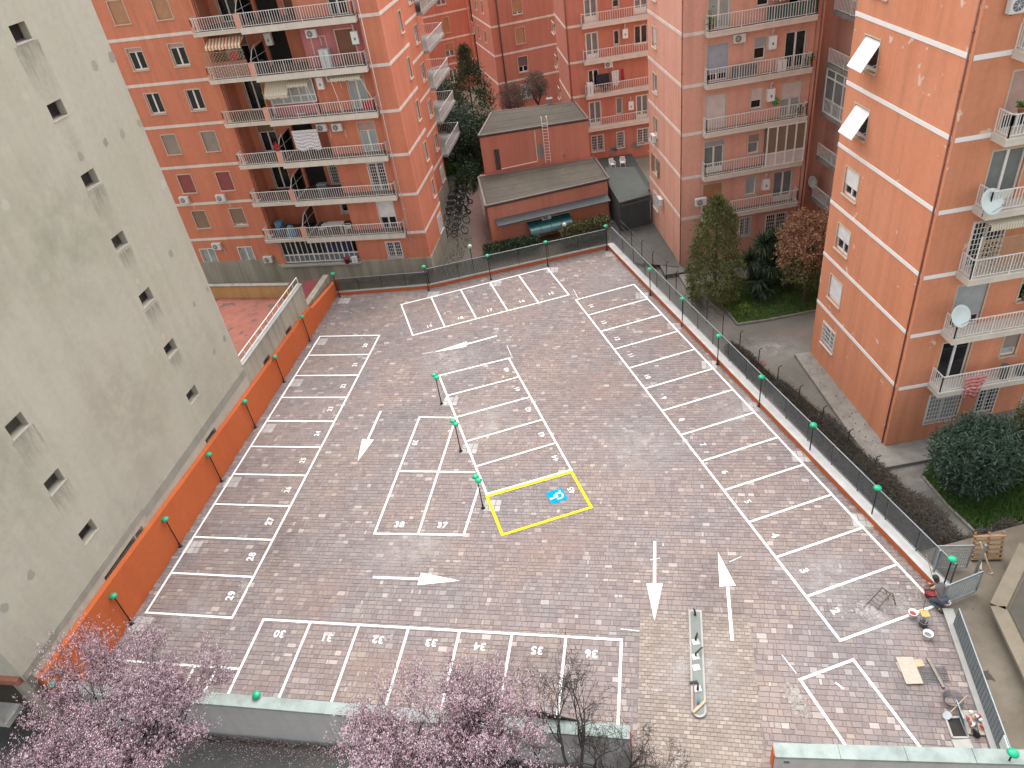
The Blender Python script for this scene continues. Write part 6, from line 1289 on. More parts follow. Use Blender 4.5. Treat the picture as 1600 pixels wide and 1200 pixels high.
for k in range(3): m = MB(); x = pa_.lerp(pb_, .05 + .45 * k) + Vector((.02, .06, 0)); m.bar(x, x + lean, .09, .05); m.build('bearer', 'wood_orange', pl)
plank('timber', (18.62, 19.6), (18.85, 20.0), .09, .05, -.1, 'wood', 'loose timber offcut at the foot of the pallet'); t = thing('timber_prop', 'light timber prop leaning against the pallet', 'plank', (18.9, 19.45, -.1)); m = MB(); m.bar((18.95, 19.4, -.1), (18.55, 20.05, 1.2), .08, .05); m.build('board', 'wood', t); m = MB(); m.box(18.88, 19.33, -.12, 19.02, 19.47, -.09); m.build('foot_block', 'wood', t)
# sign plate on the grating fence
q = fK.hit((1582, 1143), -.1); t = thing('sign_plate', 'blank white perforated plate on the grating fence at the lower right', 'plate', tuple(fK.pt(q[0], -.1, q[1]))); m = MB(); fK.box(m, q[0] - .28, q[0] + .22, -.13, -.10, .62, 1.2); m.build('plate', 'sat_white', t); m = MB()
for i in range(6):
    for j in range(3): s_ = q[0] - .22 + .07 * i; fK.box(m, s_, s_ + .02, -.099, -.095, .85 + .1 * j, .87 + .1 * j)
m.build('perforation', 'galv_dark', t, kind='stuff')
# dark sheet behind the front wall
s0 = fF.hit((820, 1105), 0)[0]; s1 = fF.hit((905, 1130), 0)[0]; m = MB(); m.hexa([fF.pt(s0, -.08, .3), fF.pt(s1, -.08, .9), fF.pt(s1, -.04, .9), fF.pt(s0, -.04, .3), fF.pt(s0 - .05, -.10, 1.62), fF.pt(s1, -.08, 1.06), fF.pt(s1, -.05, 1.06), fF.pt(s0 - .05, -.06, 1.62)])
t = thing('black_sheet', 'black wedge shaped sheet standing up behind the front wall under the bare tree', 'sheet', tuple(fF.pt(s0, -.06, 0))); m.build('sheet', 'rubber', t); m = MB(); m.bar(fF.pt(s0 - .02, -.13, 0), fF.pt(s0 - .05, -.13, 1.6), .05); m.build('stake', 'steel_old', t)
q = P(1185, 568, -1.87); t = thing('drain_grate', 'small dark drain grate in the concrete path between fence and orange block', 'drain', (q.x, q.y, -1.87)); m = MB(); m.box(q.x - .45, q.y - .32, -1.88, q.x + .45, q.y + .32, -1.85); m.build('frame', 'rust_pipe', t); m = MB()
for k in range(9): x = q.x - .38 + .095 * k; m.box(x, q.y - .28, -1.849, x + .05, q.y + .28, -1.83)
m.build('bars', 'sh_dark', t)
# wire fence posts along the dead hedge
wf = thing('wire_fence', 'old rusty wire fence with bent top posts along the dead hedge', 'fence', (15, 38, -1.9)); tops = []
wp = [(ze(97, 478), ze(97, 572)), (ze(160, 545), ze(158, 628)), (ze(213, 597), ze(211, 685)), (ze(268, 655), ze(267, 745)), (ze(340, 718), ze(338, 800)), (ze(384, 785), ze(388, 850)), (ze(474, 848), ze(471, 925)), (ze(550, 932), ze(548, 1000)), (ze(634, 994), ze(630, 1075)), (zb(22, 118), zb(14, 195)), (zb(103, 192), zb(93, 268)), (zb(184, 263), zb(173, 345)), (zb(270, 347), zb(262, 430)), (zb(372, 440), zb(360, 520)), (zb(478, 535), zb(468, 620)), (zb(596, 640), zb(580, 735))]
for i, (tp_, bt) in enumerate(wp):
    k = i / 15; Y = 52.5 + (24.5 - 52.5) * (k ** .8); b_ = P(*bt, -1.6); a_z = ZA(*tp_, b_.x, b_.y); a = Vector((b_.x, b_.y, max(a_z, .0))); tops.append(a)
    m = MB(); m.tube([(b_.x, b_.y, -1.9), a, a + Vector((.12, -.1, .16))], .03, 5); m.build('post', 'bark_dark', wf)
m = MB()
for a, b in zip(tops[:-1], tops[1:]):
    for f_ in (.0, .25, .5, .75): m.bar(a + Vector((0, 0, -f_ * (a.z + 1.9))), b + Vector((0, 0, -f_ * (b.z + 1.9))), .012)
m.build('wires', 'steel_old', wf)
for uv, zt, lb in ((zs(282, 985), zs(277, 872), 'thin black garden post lamp left of the shed'), (zs(793, 860), zs(806, 752), 'white globe garden lamp in front of the teal canopy')):
    b_ = P(*uv, -1.4); h = ZA(*zt, b_.x, b_.y); t = thing('garden_lamp', lb, 'lamp', (b_.x, b_.y, -1.5)); m = MB(); m.tube([(b_.x, b_.y, -1.6), (b_.x, b_.y, h)], .035, 6); m.build('pole', 'black_metal', t); m = MB(); m.lathe((b_.x, b_.y, h), [(.03, -.02), (.14, .04), (.19, .15), (.14, .27), (.03, .33)], 12); m.build('globe', 'sat_white', t, True)
# ------------------------------------------------------------------ bicycles and mopeds
bk = thing('bicycle', '', 'bicycle')
for x in (-.52, .52):
    m = MB(); m.tube([(x + .33 * math.cos(a), 0, .34 + .33 * math.sin(a)) for a in [2 * math.pi * i / 20 for i in range(21)]], .038, 5, False); w_ = m.build('wheel', 'rubber', bk, True, True); m = MB()
    for k in range(6): a = k * math.pi / 6; m.bar((x - .32 * math.cos(a), 0, .34 - .32 * math.sin(a)), (x + .32 * math.cos(a), 0, .34 + .32 * math.sin(a)), .006)
    m.build('spokes', 'galv', w_, False, True)
m = MB()
for p, q in (((-.52, 0, .34), (-.05, 0, .32)), ((-.05, 0, .32), (-.18, 0, .82)), ((-.16, 0, .75), (.38, 0, .80)), ((-.05, 0, .32), (.38, 0, .74)), ((-.52, 0, .34), (-.17, 0, .76)), ((.52, 0, .34), (.36, 0, .92))): m.tube([p, q], .032, 5)
m.build('frame', 'scooter_grey', bk, True, True); m = MB(); m.hexa([(-.32, -.07, .84), (-.05, -.03, .86), (-.05, .03, .86), (-.32, .07, .84), (-.32, -.07, .90), (-.05, -.03, .90), (-.05, .03, .90), (-.32, .07, .90)]); m.build('saddle', 'rubber', bk, False, True); m = MB(); m.tube([(.30, -.28, 1.0), (.38, -.1, .96), (.38, .1, .96), (.30, .28, 1.0)], .018, 5); m.build('handlebar', 'galv', bk, True, True)
mo = thing('moped', '', 'moped')
for x in (-.6, .62): m = MB(); m.tube([(x + .21 * math.cos(a), 0, .26 + .21 * math.sin(a)) for a in [2 * math.pi * i / 16 for i in range(17)]], .06, 6, False); m.build('wheel', 'rubber', mo, True, True)
m = MB(); m.hexa([(-.85, -.16, .45), (-.1, -.17, .32), (-.1, .17, .32), (-.85, .16, .45), (-.85, -.13, .72), (-.15, -.16, .70), (-.15, .16, .70), (-.85, .13, .72)]); m.hexa([(-.1, -.16, .28), (.42, -.16, .28), (.42, .16, .28), (-.1, .16, .28), (-.1, -.16, .34), (.42, -.16, .34), (.42, .16, .34), (-.1, .16, .34)]); m.hexa([(.40, -.20, .28), (.50, -.18, .28), (.50, .18, .28), (.40, .20, .28), (.30, -.16, .98), (.38, -.14, .98), (.38, .14, .98), (.30, .16, .98)]); m.build('body', 'scooter_grey', mo, False, True)
m = MB(); m.hexa([(-.82, -.14, .725), (-.12, -.13, .705), (-.12, .13, .705), (-.82, .14, .725), (-.80, -.12, .83), (-.15, -.10, .78), (-.15, .10, .78), (-.80, .12, .83)]); m.build('saddle', 'rubber', mo, False, True); m = MB(); m.tube([(.26, -.32, 1.02), (.34, -.1, 1.02), (.34, .1, 1.02), (.26, .32, 1.02)], .025, 6); m.build('handlebar', 'black_metal', mo, True, True); m = MB(); m.lathe((.43, 0, .9), [(.09, 0), (.07, .06), (.02, .08)], 10, (1, 0, .1)); m.build('headlight', 'sat_white', mo, True, True)
seq = [('b', 'nearest bicycle of the row, closest to the fence'), ('b', 'second bicycle from the fence in the row by the salmon block'), ('b', 'bicycle in the middle of the row with a moped behind it'), ('b', 'bicycle leaning against the first dark moped'), ('m', 'dark moped with pale saddle cover, first behind the bicycles'), ('m', 'dark moped second behind the bicycles'), ('m', 'dark moped third behind the bicycles'), ('b', 'bicycle next to the clipped dark hedge, last in the row'), ('b', 'bicycle between the mopeds and the last bicycle')]
seq2 = [('b', 'bicycle parked outermost on the path beside the nearest one'), ('b', 'second outer bicycle standing on the path side of the row'), ('m', 'pale grey moped on the path side in the middle of the row'), ('m', 'dark moped on the path side near the clipped hedge'), ('b', 'bicycle squeezed between the two outer mopeds')]
sides = P(708, 372, -1.45), P(722, 296, -1.45); rq = random.Random(2)
for i, (k_, lb) in enumerate(seq):
    q = sides[0].lerp(sides[1], i / 8); put(bk if k_ == 'b' else mo, (q.x - .3, q.y, -1.49), rad(10) + rq.uniform(-.25, .25), lb, 'bicycles and mopeds parked by the salmon block')
for i, (k_, lb) in enumerate(seq2):
    q = sides[0].lerp(sides[1], (i * 1.6 + .5) / 8); put(bk if k_ == 'b' else mo, (q.x + .55, q.y + .1, -1.49), rad(-20) + rq.uniform(-.3, .3), lb, 'bicycles and mopeds parked by the salmon block')
# ------------------------------------------------------------------ the worker
def skin_body(name, verts, edges, radii, mat, par, lvl=2, root=0):
    me = bpy.data.meshes.new(name); me.from_pydata(verts, edges, []); o = bpy.data.objects.new(name, me); COL.objects.link(o)
    sk = o.modifiers.new('skin', 'SKIN'); sub = o.modifiers.new('sub', 'SUBSURF'); sub.levels = lvl; sub.render_levels = lvl
    for v, r in zip(me.skin_vertices[0].data, radii): v.radius = (r, r) if not hasattr(r, '__len__') else r
    me.skin_vertices[0].data[root].use_root = True
    dg = bpy.context.evaluated_depsgraph_get(); dg.update(); m2 = bpy.data.meshes.new_from_object(o.evaluated_get(dg)); o.modifiers.clear(); o.data = m2; m2.name = name; m2.materials.clear(); m2.materials.append(MATS[mat]); m2.polygons.foreach_set('use_smooth', [True] * len(m2.polygons)); o.parent = par; return o
pq = G0(1464, 944); ps = thing('person', 'person in grey sweatshirt and jeans kneeling at the end of the orange kerb wall', 'person', (pq.x, pq.y, .01), rad(12)); ps.scale = (1.1,) * 3
J = dict(pel=(0, -.12, .44), ab=(0, .02, .60), ch=(0, .16, .80), nk=(0, .28, .94), hd=(0, .36, 1.05), ht=(0, .42, 1.15), sl=(-.19, .17, .86), el=(-.30, .36, .60), wl=(-.16, .60, .42), sr=(.19, .17, .86), er=(.31, .38, .58), wr=(.18, .62, .36), hl=(-.10, -.12, .42), kl=(-.15, .22, .11), al=(-.14, -.26, .09), tl=(-.14, -.40, .05), hr=(.10, -.12, .42), kr=(.16, .20, .11), ar=(.15, -.28, .09), tr=(.15, -.42, .05))
def chain(keys, extra=(), rad_=None):
    names = sorted({k for e in keys for k in e}, key=lambda k: list(J).index(k)); return [J[k] for k in names], [(names.index(a), names.index(b)) for a, b in keys], names
bones = [('pel', 'ab'), ('ab', 'ch'), ('ch', 'nk'), ('nk', 'hd'), ('hd', 'ht'), ('ch', 'sl'), ('sl', 'el'), ('el', 'wl'), ('ch', 'sr'), ('sr', 'er'), ('er', 'wr'), ('pel', 'hl'), ('hl', 'kl'), ('kl', 'al'), ('al', 'tl'), ('pel', 'hr'), ('hr', 'kr'), ('kr', 'ar'), ('ar', 'tr')]
for sd__, w in (('l', J['wl']), ('r', J['wr'])):
    sg = -1 if sd__ == 'l' else 1
    J['p' + sd__] = (w[0] - sg * .01, w[1] + .07, w[2] - .03); bones.append(('w' + sd__, 'p' + sd__))
    for k in range(4):
        b_ = J['p' + sd__]; J[f'f{k}a' + sd__] = (b_[0] + (k - 1.5) * .022, b_[1] + .035, b_[2] - .01); J[f'f{k}b' + sd__] = (b_[0] + (k - 1.5) * .024, b_[1] + .065 - .006 * abs(k - 1.5), b_[2] - .035); bones += [('p' + sd__, f'f{k}a' + sd__), (f'f{k}a' + sd__, f'f{k}b' + sd__)]
    J['t' + sd__ + 'a'] = (w[0] - sg * .045, w[1] + .05, w[2] - .02); J['t' + sd__ + 'b'] = (w[0] - sg * .05, w[1] + .085, w[2] - .04); bones += [('w' + sd__, 't' + sd__ + 'a'), ('t' + sd__ + 'a', 't' + sd__ + 'b')]
RADI = dict(pel=.13, ab=.12, ch=.135, nk=.055, hd=.095, ht=.075, sl=.065, el=.045, wl=.03, sr=.065, er=.045, wr=.03, hl=.095, kl=.065, al=.045, tl=.04, hr=.095, kr=.065, ar=.045, tr=.04, pl=.032, pr=.032)
v_, e_, n_ = chain(bones); skin_body('body', v_, e_, [RADI.get(k, .010 if k[0] == 'f' or k[0] == 't' else .03) for k in n_], 'skin', ps, 1, n_.index('pel'))
up_b = [('pel', 'ab'), ('ab', 'ch'), ('ch', 'nk'), ('ch', 'sl'), ('sl', 'el'), ('el', 'wl'), ('ch', 'sr'), ('sr', 'er'), ('er', 'wr')]; v_, e_, n_ = chain(up_b); skin_body('sweatshirt', v_, e_, [dict(pel=.155, ab=.155, ch=.175, nk=.075, sl=.095, el=.07, wl=.046, sr=.095, er=.07, wr=.046)[k] for k in n_], 'sweatshirt', ps, 2, n_.index('pel'))
lo_b = [('pel', 'hl'), ('hl', 'kl'), ('kl', 'al'), ('pel', 'hr'), ('hr', 'kr'), ('kr', 'ar')]; v_, e_, n_ = chain(lo_b); skin_body('jeans', v_, e_, [dict(pel=.15, hl=.125, kl=.085, al=.06, hr=.125, kr=.085, ar=.06)[k] for k in n_], 'jeans', ps, 2, n_.index('pel'))
for a, b in (('al', 'tl'), ('ar', 'tr')): skin_body('shoe', [J[a], J[b]], [(0, 1)], [.062, .055], 'shoe', ps, 2)
hd = J['hd']; m = MB(); m.lathe((0, .375, 1.06), [(.09, .0), (.118, .04), (.11, .10), (.06, .15), (.01, .165)], 14, (0, .15, 1)); m.lathe((0, .33, 1.0), [(.06, -.04), (.10, .02), (.105, .08), (.06, .12)], 12, (0, -.3, 1)); o = m.build('hair', 'hair', None, True, True); o.parent = ps
q = G0(1476, 956); t = thing('hose', 'dark hose curled behind the kneeling worker', 'hose', (q.x, q.y, .02)); m = MB(); m.tube([G0(1463, 944, .03), G0(1468, 953, .03), G0(1475, 958, .03), G0(1484, 957, .03), G0(1488, 955, .03)], .03, 6); m.build('tube', 'plastic_grey', t, True); m = MB(); m.lathe(G0(1488, 955, .03), [(.04, -.05), (.04, .05)], 8, (1, .2, 0)); m.build('coupling', 'galv', t)
# ------------------------------------------------------------------ plants
def leafquad(m, c, u, w):
    m.v += [tuple(c - w), tuple(c + u * .55 - w * .9), tuple(c + u), tuple(c + u * .55 + w * .9)]; k = len(m.v); m.f.append((k - 4, k - 3, k - 2, k - 1))
def rv3(r): 
    while True:
        v = Vector((r.uniform(-1, 1), r.uniform(-1, 1), r.uniform(-1, 1)))
        if .05 < v.length < 1: return v.normalized()
def foliage(name, mat, par, pts, n_per, rc, size, r, bias=None, kind=None, slim=.4):
    m = MB()
    for p in pts:
        k = rc * r.uniform(.7, 1.3)
        for _ in range(n_per):
            d = rv3(r) * (r.random() ** .5) * k; c = p + d; u = rv3(r)
            if bias is not None: u = (u * .7 + bias * 1.0 + d * (.6 / k)).normalized()
            u *= size * r.uniform(.6, 1.35); w = u.orthogonal().normalized(); w = (w * math.cos(r.uniform(0, 6.3)) + u.normalized().cross(w) * math.sin(r.uniform(0, 6.3))) * size * slim * .5
            leafquad(m, c, u, w)
    return m.build(name, mat, par, kind=kind)
def branch(m, r, p, d, L, R, depth, tips, spread=.6, up=.15, kids_=(3, 4), seg=4, shrink=.68, every=None):
    """a limb that tapers, wanders and forks; records the tips and points along thin twigs"""
    pts = [p]; rs_ = [R]; q = p.copy(); dd = d.copy()
    for i in range(seg):
        dd = (dd + rv3(r) * .16 + Vector((0, 0, up * .25))).normalized(); q = q + dd * L / seg; pts.append(q.copy()); rs_.append(R * (1 - .45 * (i + 1) / seg))
    m.tube(pts, rs_, 6 if R > .04 else (4 if R > .012 else 3), False)
    if depth <= 1: tips += pts[1:]
    if depth == 0: return
    for k in range(r.randint(*kids_)):
        t = r.uniform(.45, 1.0) if k else 1.0; i = min(seg, max(1, int(round(t * seg)))); s_ = pts[i]
        nd = (dd + rv3(r) * spread + Vector((0, 0, up))).normalized(); branch(m, r, s_, nd, L * shrink * r.uniform(.75, 1.2), rs_[i] * .68, depth - 1, tips, spread, up, kids_, max(3, seg - 1), shrink)
def bloom_tree(base, label, seed, H, R, crown_c, n_fl, leaf='blossom', nlimb=6, trunk=.2, depth=4, name='blossom_tree', cat='tree'):
    r = random.Random(seed); base = Vector(base); t = thing(name, label, cat, tuple(base)); m = MB(); tips = []
    fork = base + Vector((0, 0, H * .28)); m.tube([base, base + Vector((.05, .03, H * .14)), fork], [trunk * 1.25, trunk, trunk * .85], 9, False)
    for k in range(nlimb):
        a = 2 * math.pi * k / nlimb + r.uniform(-.3, .3); el = r.uniform(.55, 1.25); d = Vector((math.cos(a) * math.cos(el), math.sin(a) * math.cos(el), math.sin(el))); branch(m, r, fork + Vector((0, 0, r.uniform(-.2, .2))), d, R * .62, trunk * .55, depth, tips, .62, .18, (3, 4), 5, .66)
    m.build('trunk', 'bark_dark', t, True); return t, tips, r
# two pink trees in front of the wall
for base, lb, sd, H, R, lim, tot, fill, cc in (((-15.9, 15.7, -1.0), 'pink blossoming tree at the lower left in front of the front wall', 21, 6.9, 3.6, 13, 150000, .5, (-15.9, 15.8, 3.4)), ((-4.3, 13.0, -1.0), 'pink blossoming tree at the bottom centre in front of the front wall', 34, 7.3, 3.5, 13, 120000, .4, (-4.3, 13.1, 3.4))):
    t, tips, r = bloom_tree(base, lb, sd, H, R, None, 0, nlimb=lim); m = MB(); tw = MB(); cc = Vector(cc); pts = list(tips)
    for p in tips:                                     # fine flowering shoots off every twig
        for _ in range(1):
            d = (rv3(r) + (p - cc).normalized() * .7 + Vector((0, 0, .35))).normalized(); L = r.uniform(.25, .75); q = p + d * L
            tw.tube([p, p + d * L * .5 + rv3(r) * .04, q], [.006, .004, .002], 3, False); pts += [p + d * L * k for k in (.4, .8, 1.0) if r.random() < .6]
    tw.build('twigs', 'bark_dark', t)
    for _ in range(tot):
        p = pts[int(len(pts) * r.random() ** 1.0)] + rv3(r) * abs(r.gauss(0, .06)); u = rv3(r) * r.uniform(.022, .055); w = u.orthogonal().normalized() * r.uniform(.014, .028); leafquad(m, p, u, w)
    m.build('crown', 'blossom', t)
for base, lb, sd, H, R in (((.15, 12.9, -1.3), 'larger bare leafless tree in front of the wall beside the black sheet', 5, 6.9, 3.3), ((1.75, 12.75, -1.3), 'smaller bare tree at the end of the front wall by the entrance', 9, 5.2, 2.2)):
    t, tips, r = bloom_tree(base, lb, sd, H, R, None, 0, nlimb=5, trunk=.13, name='bare_tree', depth=4)
    m = MB()
    for p in tips:
        if r.random() < .55: d = (rv3(r) + Vector((0, 0, .6))).normalized(); m.tube([p, p + d * r.uniform(.15, .4)], [.007, .003], 3, False)
    m.build('twigs', 'bark_dark', t)
def lobed(r, c, rx, ry, rz, n, top=1.0):
    """clump centres spread over an uneven crown"""
    lob = [(rv3(r), r.uniform(.8, 1.15)) for _ in range(9)]; out = []
    for _ in range(n):
        d = rv3(r); k = .82 + .18 * max(0, max(d.dot(l) * s for l, s in lob)) ** 3; rr = (r.random() ** .28) * k; out.append(c + Vector((d.x * rx * rr, d.y * ry * rr, d.z * rz * rr)))
    return out
def conifer(base, H, R, label, seed, mat, name='conifer', n=620, size=.17, per=22, pw=.72, rc=.26, lean=(0, 0)):
    r = random.Random(seed); base = Vector(base); t = thing(name, label, 'tree', tuple(base)); m = MB(); m.tube([base, base + Vector((lean[0], lean[1], H * .9))], [.16, .03], 7); m.build('trunk', 'bark', t, True); pts = []
    lob = [(r.uniform(0, 6.28), r.uniform(.1, .95), r.uniform(.05, .22)) for _ in range(26)]
    for _ in range(n):
        h = r.random() ** 1.15; a = r.uniform(0, 6.283); k = (max(0, 1 - h) ** pw) * (1 if h > .12 else .72 + h * 2.3); b = sum(w * math.exp(-((math.cos(a - la) - 1) ** 2) * 6 - ((h - lh) * 7) ** 2) for la, lh, w in lob); rr = R * k * (r.random() ** .25) * (.86 + b)
        pts.append(base + Vector((math.cos(a) * rr + lean[0] * h, math.sin(a) * rr + lean[1] * h, .25 + h * (H - .25))))
    foliage('crown', mat, t, pts, per, rc, size, r, Vector((0, 0, .7)), slim=.35); return t
conifer((15.45, 46.6, -1.85), 8.0, 2.3, 'dense olive green conifer in front of the pink block', 3, 'leaf_olive', n=900, per=26, size=.19, pw=.56, rc=.28)
# yucca: sword leaves in rosettes on short stems
def yucca(base, label, seed, heads):
    r = random.Random(seed); base = Vector(base); t = thing('yucca', label, 'plant', tuple(base)); m = MB(); lm = MB()
    for dx, dy, h in heads:
        c = base + Vector((dx, dy, h)); m.tube([base + Vector((dx * .3, dy * .3, 0)), c], [.16, .11], 7)
        for _ in range(230):
            d = rv3(r); d.z = d.z * .8 + .22; d.normalize(); L = r.uniform(.8, 1.25); w = d.cross(Vector((0, 0, 1))); w = (w.normalized() if w.length > .01 else Vector((1, 0, 0))) * .04; mid = c + d * L * .6; e = c + d * L - Vector((0, 0, .18 * L * (1 - d.z)))
            lm.poly([c - w * .6, mid - w, e, mid + w, c + w * .6])
    m.build('trunk', 'bark', t, True); lm.build('leaves', 'leaf_dark', t); return t
yucca((18.6, 46.2, -1.85), 'dark spiky yucca clump right of the conifer', 4, [(-.3, -.4, 1.7), (.7, -.1, 2.6), (-.7, .4, 3.0), (.3, .7, 3.9), (1.5, .3, 3.1), (.2, -.5, 1.0), (1.9, .8, 2.2), (1.1, .9, 4.1)])
def broad(base, H, c, rx, ry, rz, label, seed, mat, n=420, per=30, size=.16, rc=.32, name='tree', cat='tree', trunk=.14, bark='bark', slim=.55, extra=None):
    r = random.Random(seed); base = Vector(base); t = thing(name, label, cat, tuple(base)); m = MB(); c = Vector(c); tips = []; fork = base.lerp(Vector((c.x, c.y, c.z - rz)), .75)
    m.tube([base, base.lerp(fork, .5) + Vector((.06, .04, 0)), fork], [trunk, trunk * .85, trunk * .7], 7, False)
    for k in range(6):
        a = k * 1.047 + r.uniform(-.3, .3); d = Vector((math.cos(a) * .6, math.sin(a) * .6, .8)).normalized(); branch(m, r, fork, d, rz * .75, trunk * .5, 2, tips, .55, .2, (2, 3), 4, .7)
    m.build('trunk', bark, t, True); pts = lobed(r, c, rx, ry, rz, n); foliage('crown', mat, t, pts, per, rc, size, r, Vector((0, 0, .3)), slim=slim)
    if extra: foliage('lower_leaves', extra[0], t, lobed(r, c + Vector((-.3, -.5, -rz * .62)), rx * .85, ry * .8, rz * .5, int(n * .45)), per, rc, size, r, Vector((0, 0, .3)), slim=slim)
    return t
broad((21.2, 44.6, -1.85), 6, (21.3, 44.5, 2.9), 2.5, 2.3, 2.45, 'tree with brown withered leaves beside the orange block', 12, 'leaf_brown', 480, 24, .17, .34, extra=('leaf_dry', 0))
broad((21.4, 24.7, -1.85), 4, (21.6, 25.4, .75), 2.0, 1.8, 2.35, 'big dark blue green oleander bush in front of the orange block', 13, 'leaf_blue', 620, 34, .30, .34, 'oleander_bush', 'bush', .07, slim=.2)
broad((24.7, 25.6, -1.85), 4, (24.6, 25.4, 1.1), 1.5, 1.5, 2.1, 'green bush cut by the right edge of the picture', 14, 'leaf_dry', 300, 28, .16, .3, 'garden_bush', 'bush', .07)
broad((22.6, 43.4, -1.85), 3, (20.3, 47.0, -.2), 1.3, 1.1, 1.6, 'low dark shrub behind the yucca', 15, 'leaf_dark', 200, 24, .2, .3, 'garden_shrub', 'bush', .05)
conifer((0.4, 88.0, -1.5), 10.3, 3.1, 'tall dark conifer between the far brick pink blocks', 16, 'leaf_dark', n=330, per=26, size=.34, pw=.78, rc=.55)
broad((-2.6, 82.5, -1.5), 6, (-2.4, 82.5, 1.6), 3.3, 2.6, 3.0, 'bushy dark evergreen below the tall conifer', 17, 'leaf_blue', 360, 22, .36, .5, 'evergreen_tree', slim=.35)
broad((1.6, 80, -1.5), 5, (1.2, 80.5, .8), 2.6, 2.4, 2.9, 'dark evergreen tree directly behind the upper shed roof', 18, 'leaf_dark', 340, 22, .34, .5, 'evergreen_tree', slim=.35)
broad((-3.4, 92, -1.5), 6, (-3.4, 92, 2.4), 3.0, 2.4, 3.2, 'rounded evergreen tree behind the side balconies', 28, 'leaf_blue', 280, 22, .4, .5, 'evergreen_tree', slim=.35)
for (u, v), Y, lb, sd in (((800, 152), 92.5, 'grey green olive tree left of the barred far window', 19), ((838, 134), 93.5, 'grey green olive tree right of the barred far window', 20)):
    c = PY(u, v, Y); broad((c.x, c.y, -1.8), 4, tuple(c), 2.0 if sd == 19 else 1.5, 1.4, 1.6, lb, sd, 'leaf_grey', 150, 30, .22, .36, 'olive_tree', trunk=.16, bark='bark_dark', slim=.25)
# hedges
def hedge(name, label, A, B, w, h, z, mat, seed, n, size, slim=.5, cat='hedge', rough=.12):
    r = random.Random(seed); A = Vector((*A, z)); B = Vector((*B, z)); t = thing(name, label, cat, tuple(A)); d = (B - A); nrm = Vector((-d.y, d.x, 0)).normalized(); m = MB()
    for _ in range(n):
        x = r.random(); y = r.uniform(-1, 1); k = r.random() ** .4; face = r.random()
        if face < .5: p = A + d * x + nrm * (w / 2) * y + Vector((0, 0, h * (.8 + .2 * k)))
        else: p = A + d * x + nrm * (w / 2) * (1 if y > 0 else -1) * (.8 + .2 * k) + Vector((0, 0, h * r.random()))
        p += rv3(r) * rough; u = (rv3(r) + Vector((0, 0, .6))).normalized() * size * r.uniform(.6, 1.4); w_ = u.orthogonal().normalized(); w_ = (w_ * math.cos(r.uniform(0, 6)) + u.normalized().cross(w_)) * size * slim * .4; leafquad(m, p, u, w_)
    m.build('leaves', mat, t); m = MB(); e = d.normalized()
    for k in range(max(3, int(d.length / .6))):
        p = A + d * ((k + .5) / max(3, int(d.length / .6))); m.tube([p, p + Vector((r.uniform(-.1, .1), r.uniform(-.1, .1), h * .8))], [.04, .02], 5)
    m.build('stems', 'bark_dark', t); return t
a, b = P(728, 300, -1.45), P(741, 246, -1.45); hedge('clipped_hedge', 'dark clipped hedge block behind the parked mopeds', (a.x, a.y), (b.x + .3, b.y + 1), 1.9, 1.35, -1.5, 'leaf_dark', 30, 6500, .22)
a, b = P(712, 262, -1.45), P(752, 258, -1.45)
hedge('clipped_hedge', 'brighter green hedge strip across the small lawn behind the mopeds', (-4.2, 79.0), (-.4, 79.4), .9, .8, -1.5, 'leaf_green', 31, 2500, .22)
hedge('laurel_hedge', 'low dark hedge at the foot of the shed behind the back fence', (-.6, 58.8), (4.2, 59.2), 1.0, .75, -1.5, 'leaf_dark', 32, 4200, .20)
hedge('laurel_hedge', 'bushier green hedge right of the teal canopy behind the back fence', (6.2, 58.9), (10.2, 59.9), .9, 1.2, -1.5, 'leaf_dry', 33, 4200, .20, rough=.3)
def dead_hedge(label, path, w, z0, seed, n, hts):
    """leafless twig hedge following a path"""
    r = random.Random(seed); t = thing('dead_hedge', label, 'hedge', (path[0][0], path[0][1], z0)); m = MB(); seg = [(Vector(a), Vector(b)) for a, b in zip(path[:-1], path[1:])]; tot = sum((b - a).length for a, b in seg)
    for _ in range(n):
        s_ = r.random() * tot; i = 0
        while s_ > (seg[i][1] - seg[i][0]).length and i < len(seg) - 1: s_ -= (seg[i][1] - seg[i][0]).length; i += 1
        a, b = seg[i]; k = s_ / (b - a).length; q = a.lerp(b, min(1, k)); nr = Vector((-(b - a).y, (b - a).x)).normalized(); y = r.uniform(-1, 1); gk = (i + k) / len(seg); hh = hts[0] + (hts[1] - hts[0]) * gk; ww = w[0] + (w[1] - w[0]) * gk
        p = Vector((q.x + nr.x * y * ww / 2, q.y + nr.y * y * ww / 2, z0 + hh * (r.random() ** .6) * (1 - .35 * y * y) * (.85 + .25 * math.sin(gk * 23) * math.sin(gk * 9)))); u = (rv3(r) + Vector((0, 0, .5))).normalized() * r.uniform(.12, .36); w_ = u.orthogonal().normalized() * r.uniform(.008, .022); leafquad(m, p, u, w_)
    m.build('twigs', 'twig_dark', t); m = MB()
    for (a, b) in seg:
        L = (b - a).length
        for k in range(int(L / .7)): q = a.lerp(b, (k + .5) / int(L / .7)); m.tube([(q.x, q.y, z0), (q.x + r.uniform(-.2, .2), q.y + r.uniform(-.2, .2), z0 + 1.2)], [.03, .015], 4)
    m.build('stems', 'bark_dark', t); return t
dead_hedge('long dark leafless hedge along the outside of the grey slatted fence', [(14.5, 40.2), (15.8, 35.3), (16.9, 30.2), (17.8, 25.6), (18.55, 21.6)], (.7, 2.0), -1.9, 40, 46000, (1.0, 2.15))
dead_hedge('short dark leafless hedge between the small lawn and the builders yard', [(18.6, 21.3), (21.5, 21.9), (25.5, 22.3)], (1.3, 1.0), -1.9, 41, 14000, (1.75, 1.55))
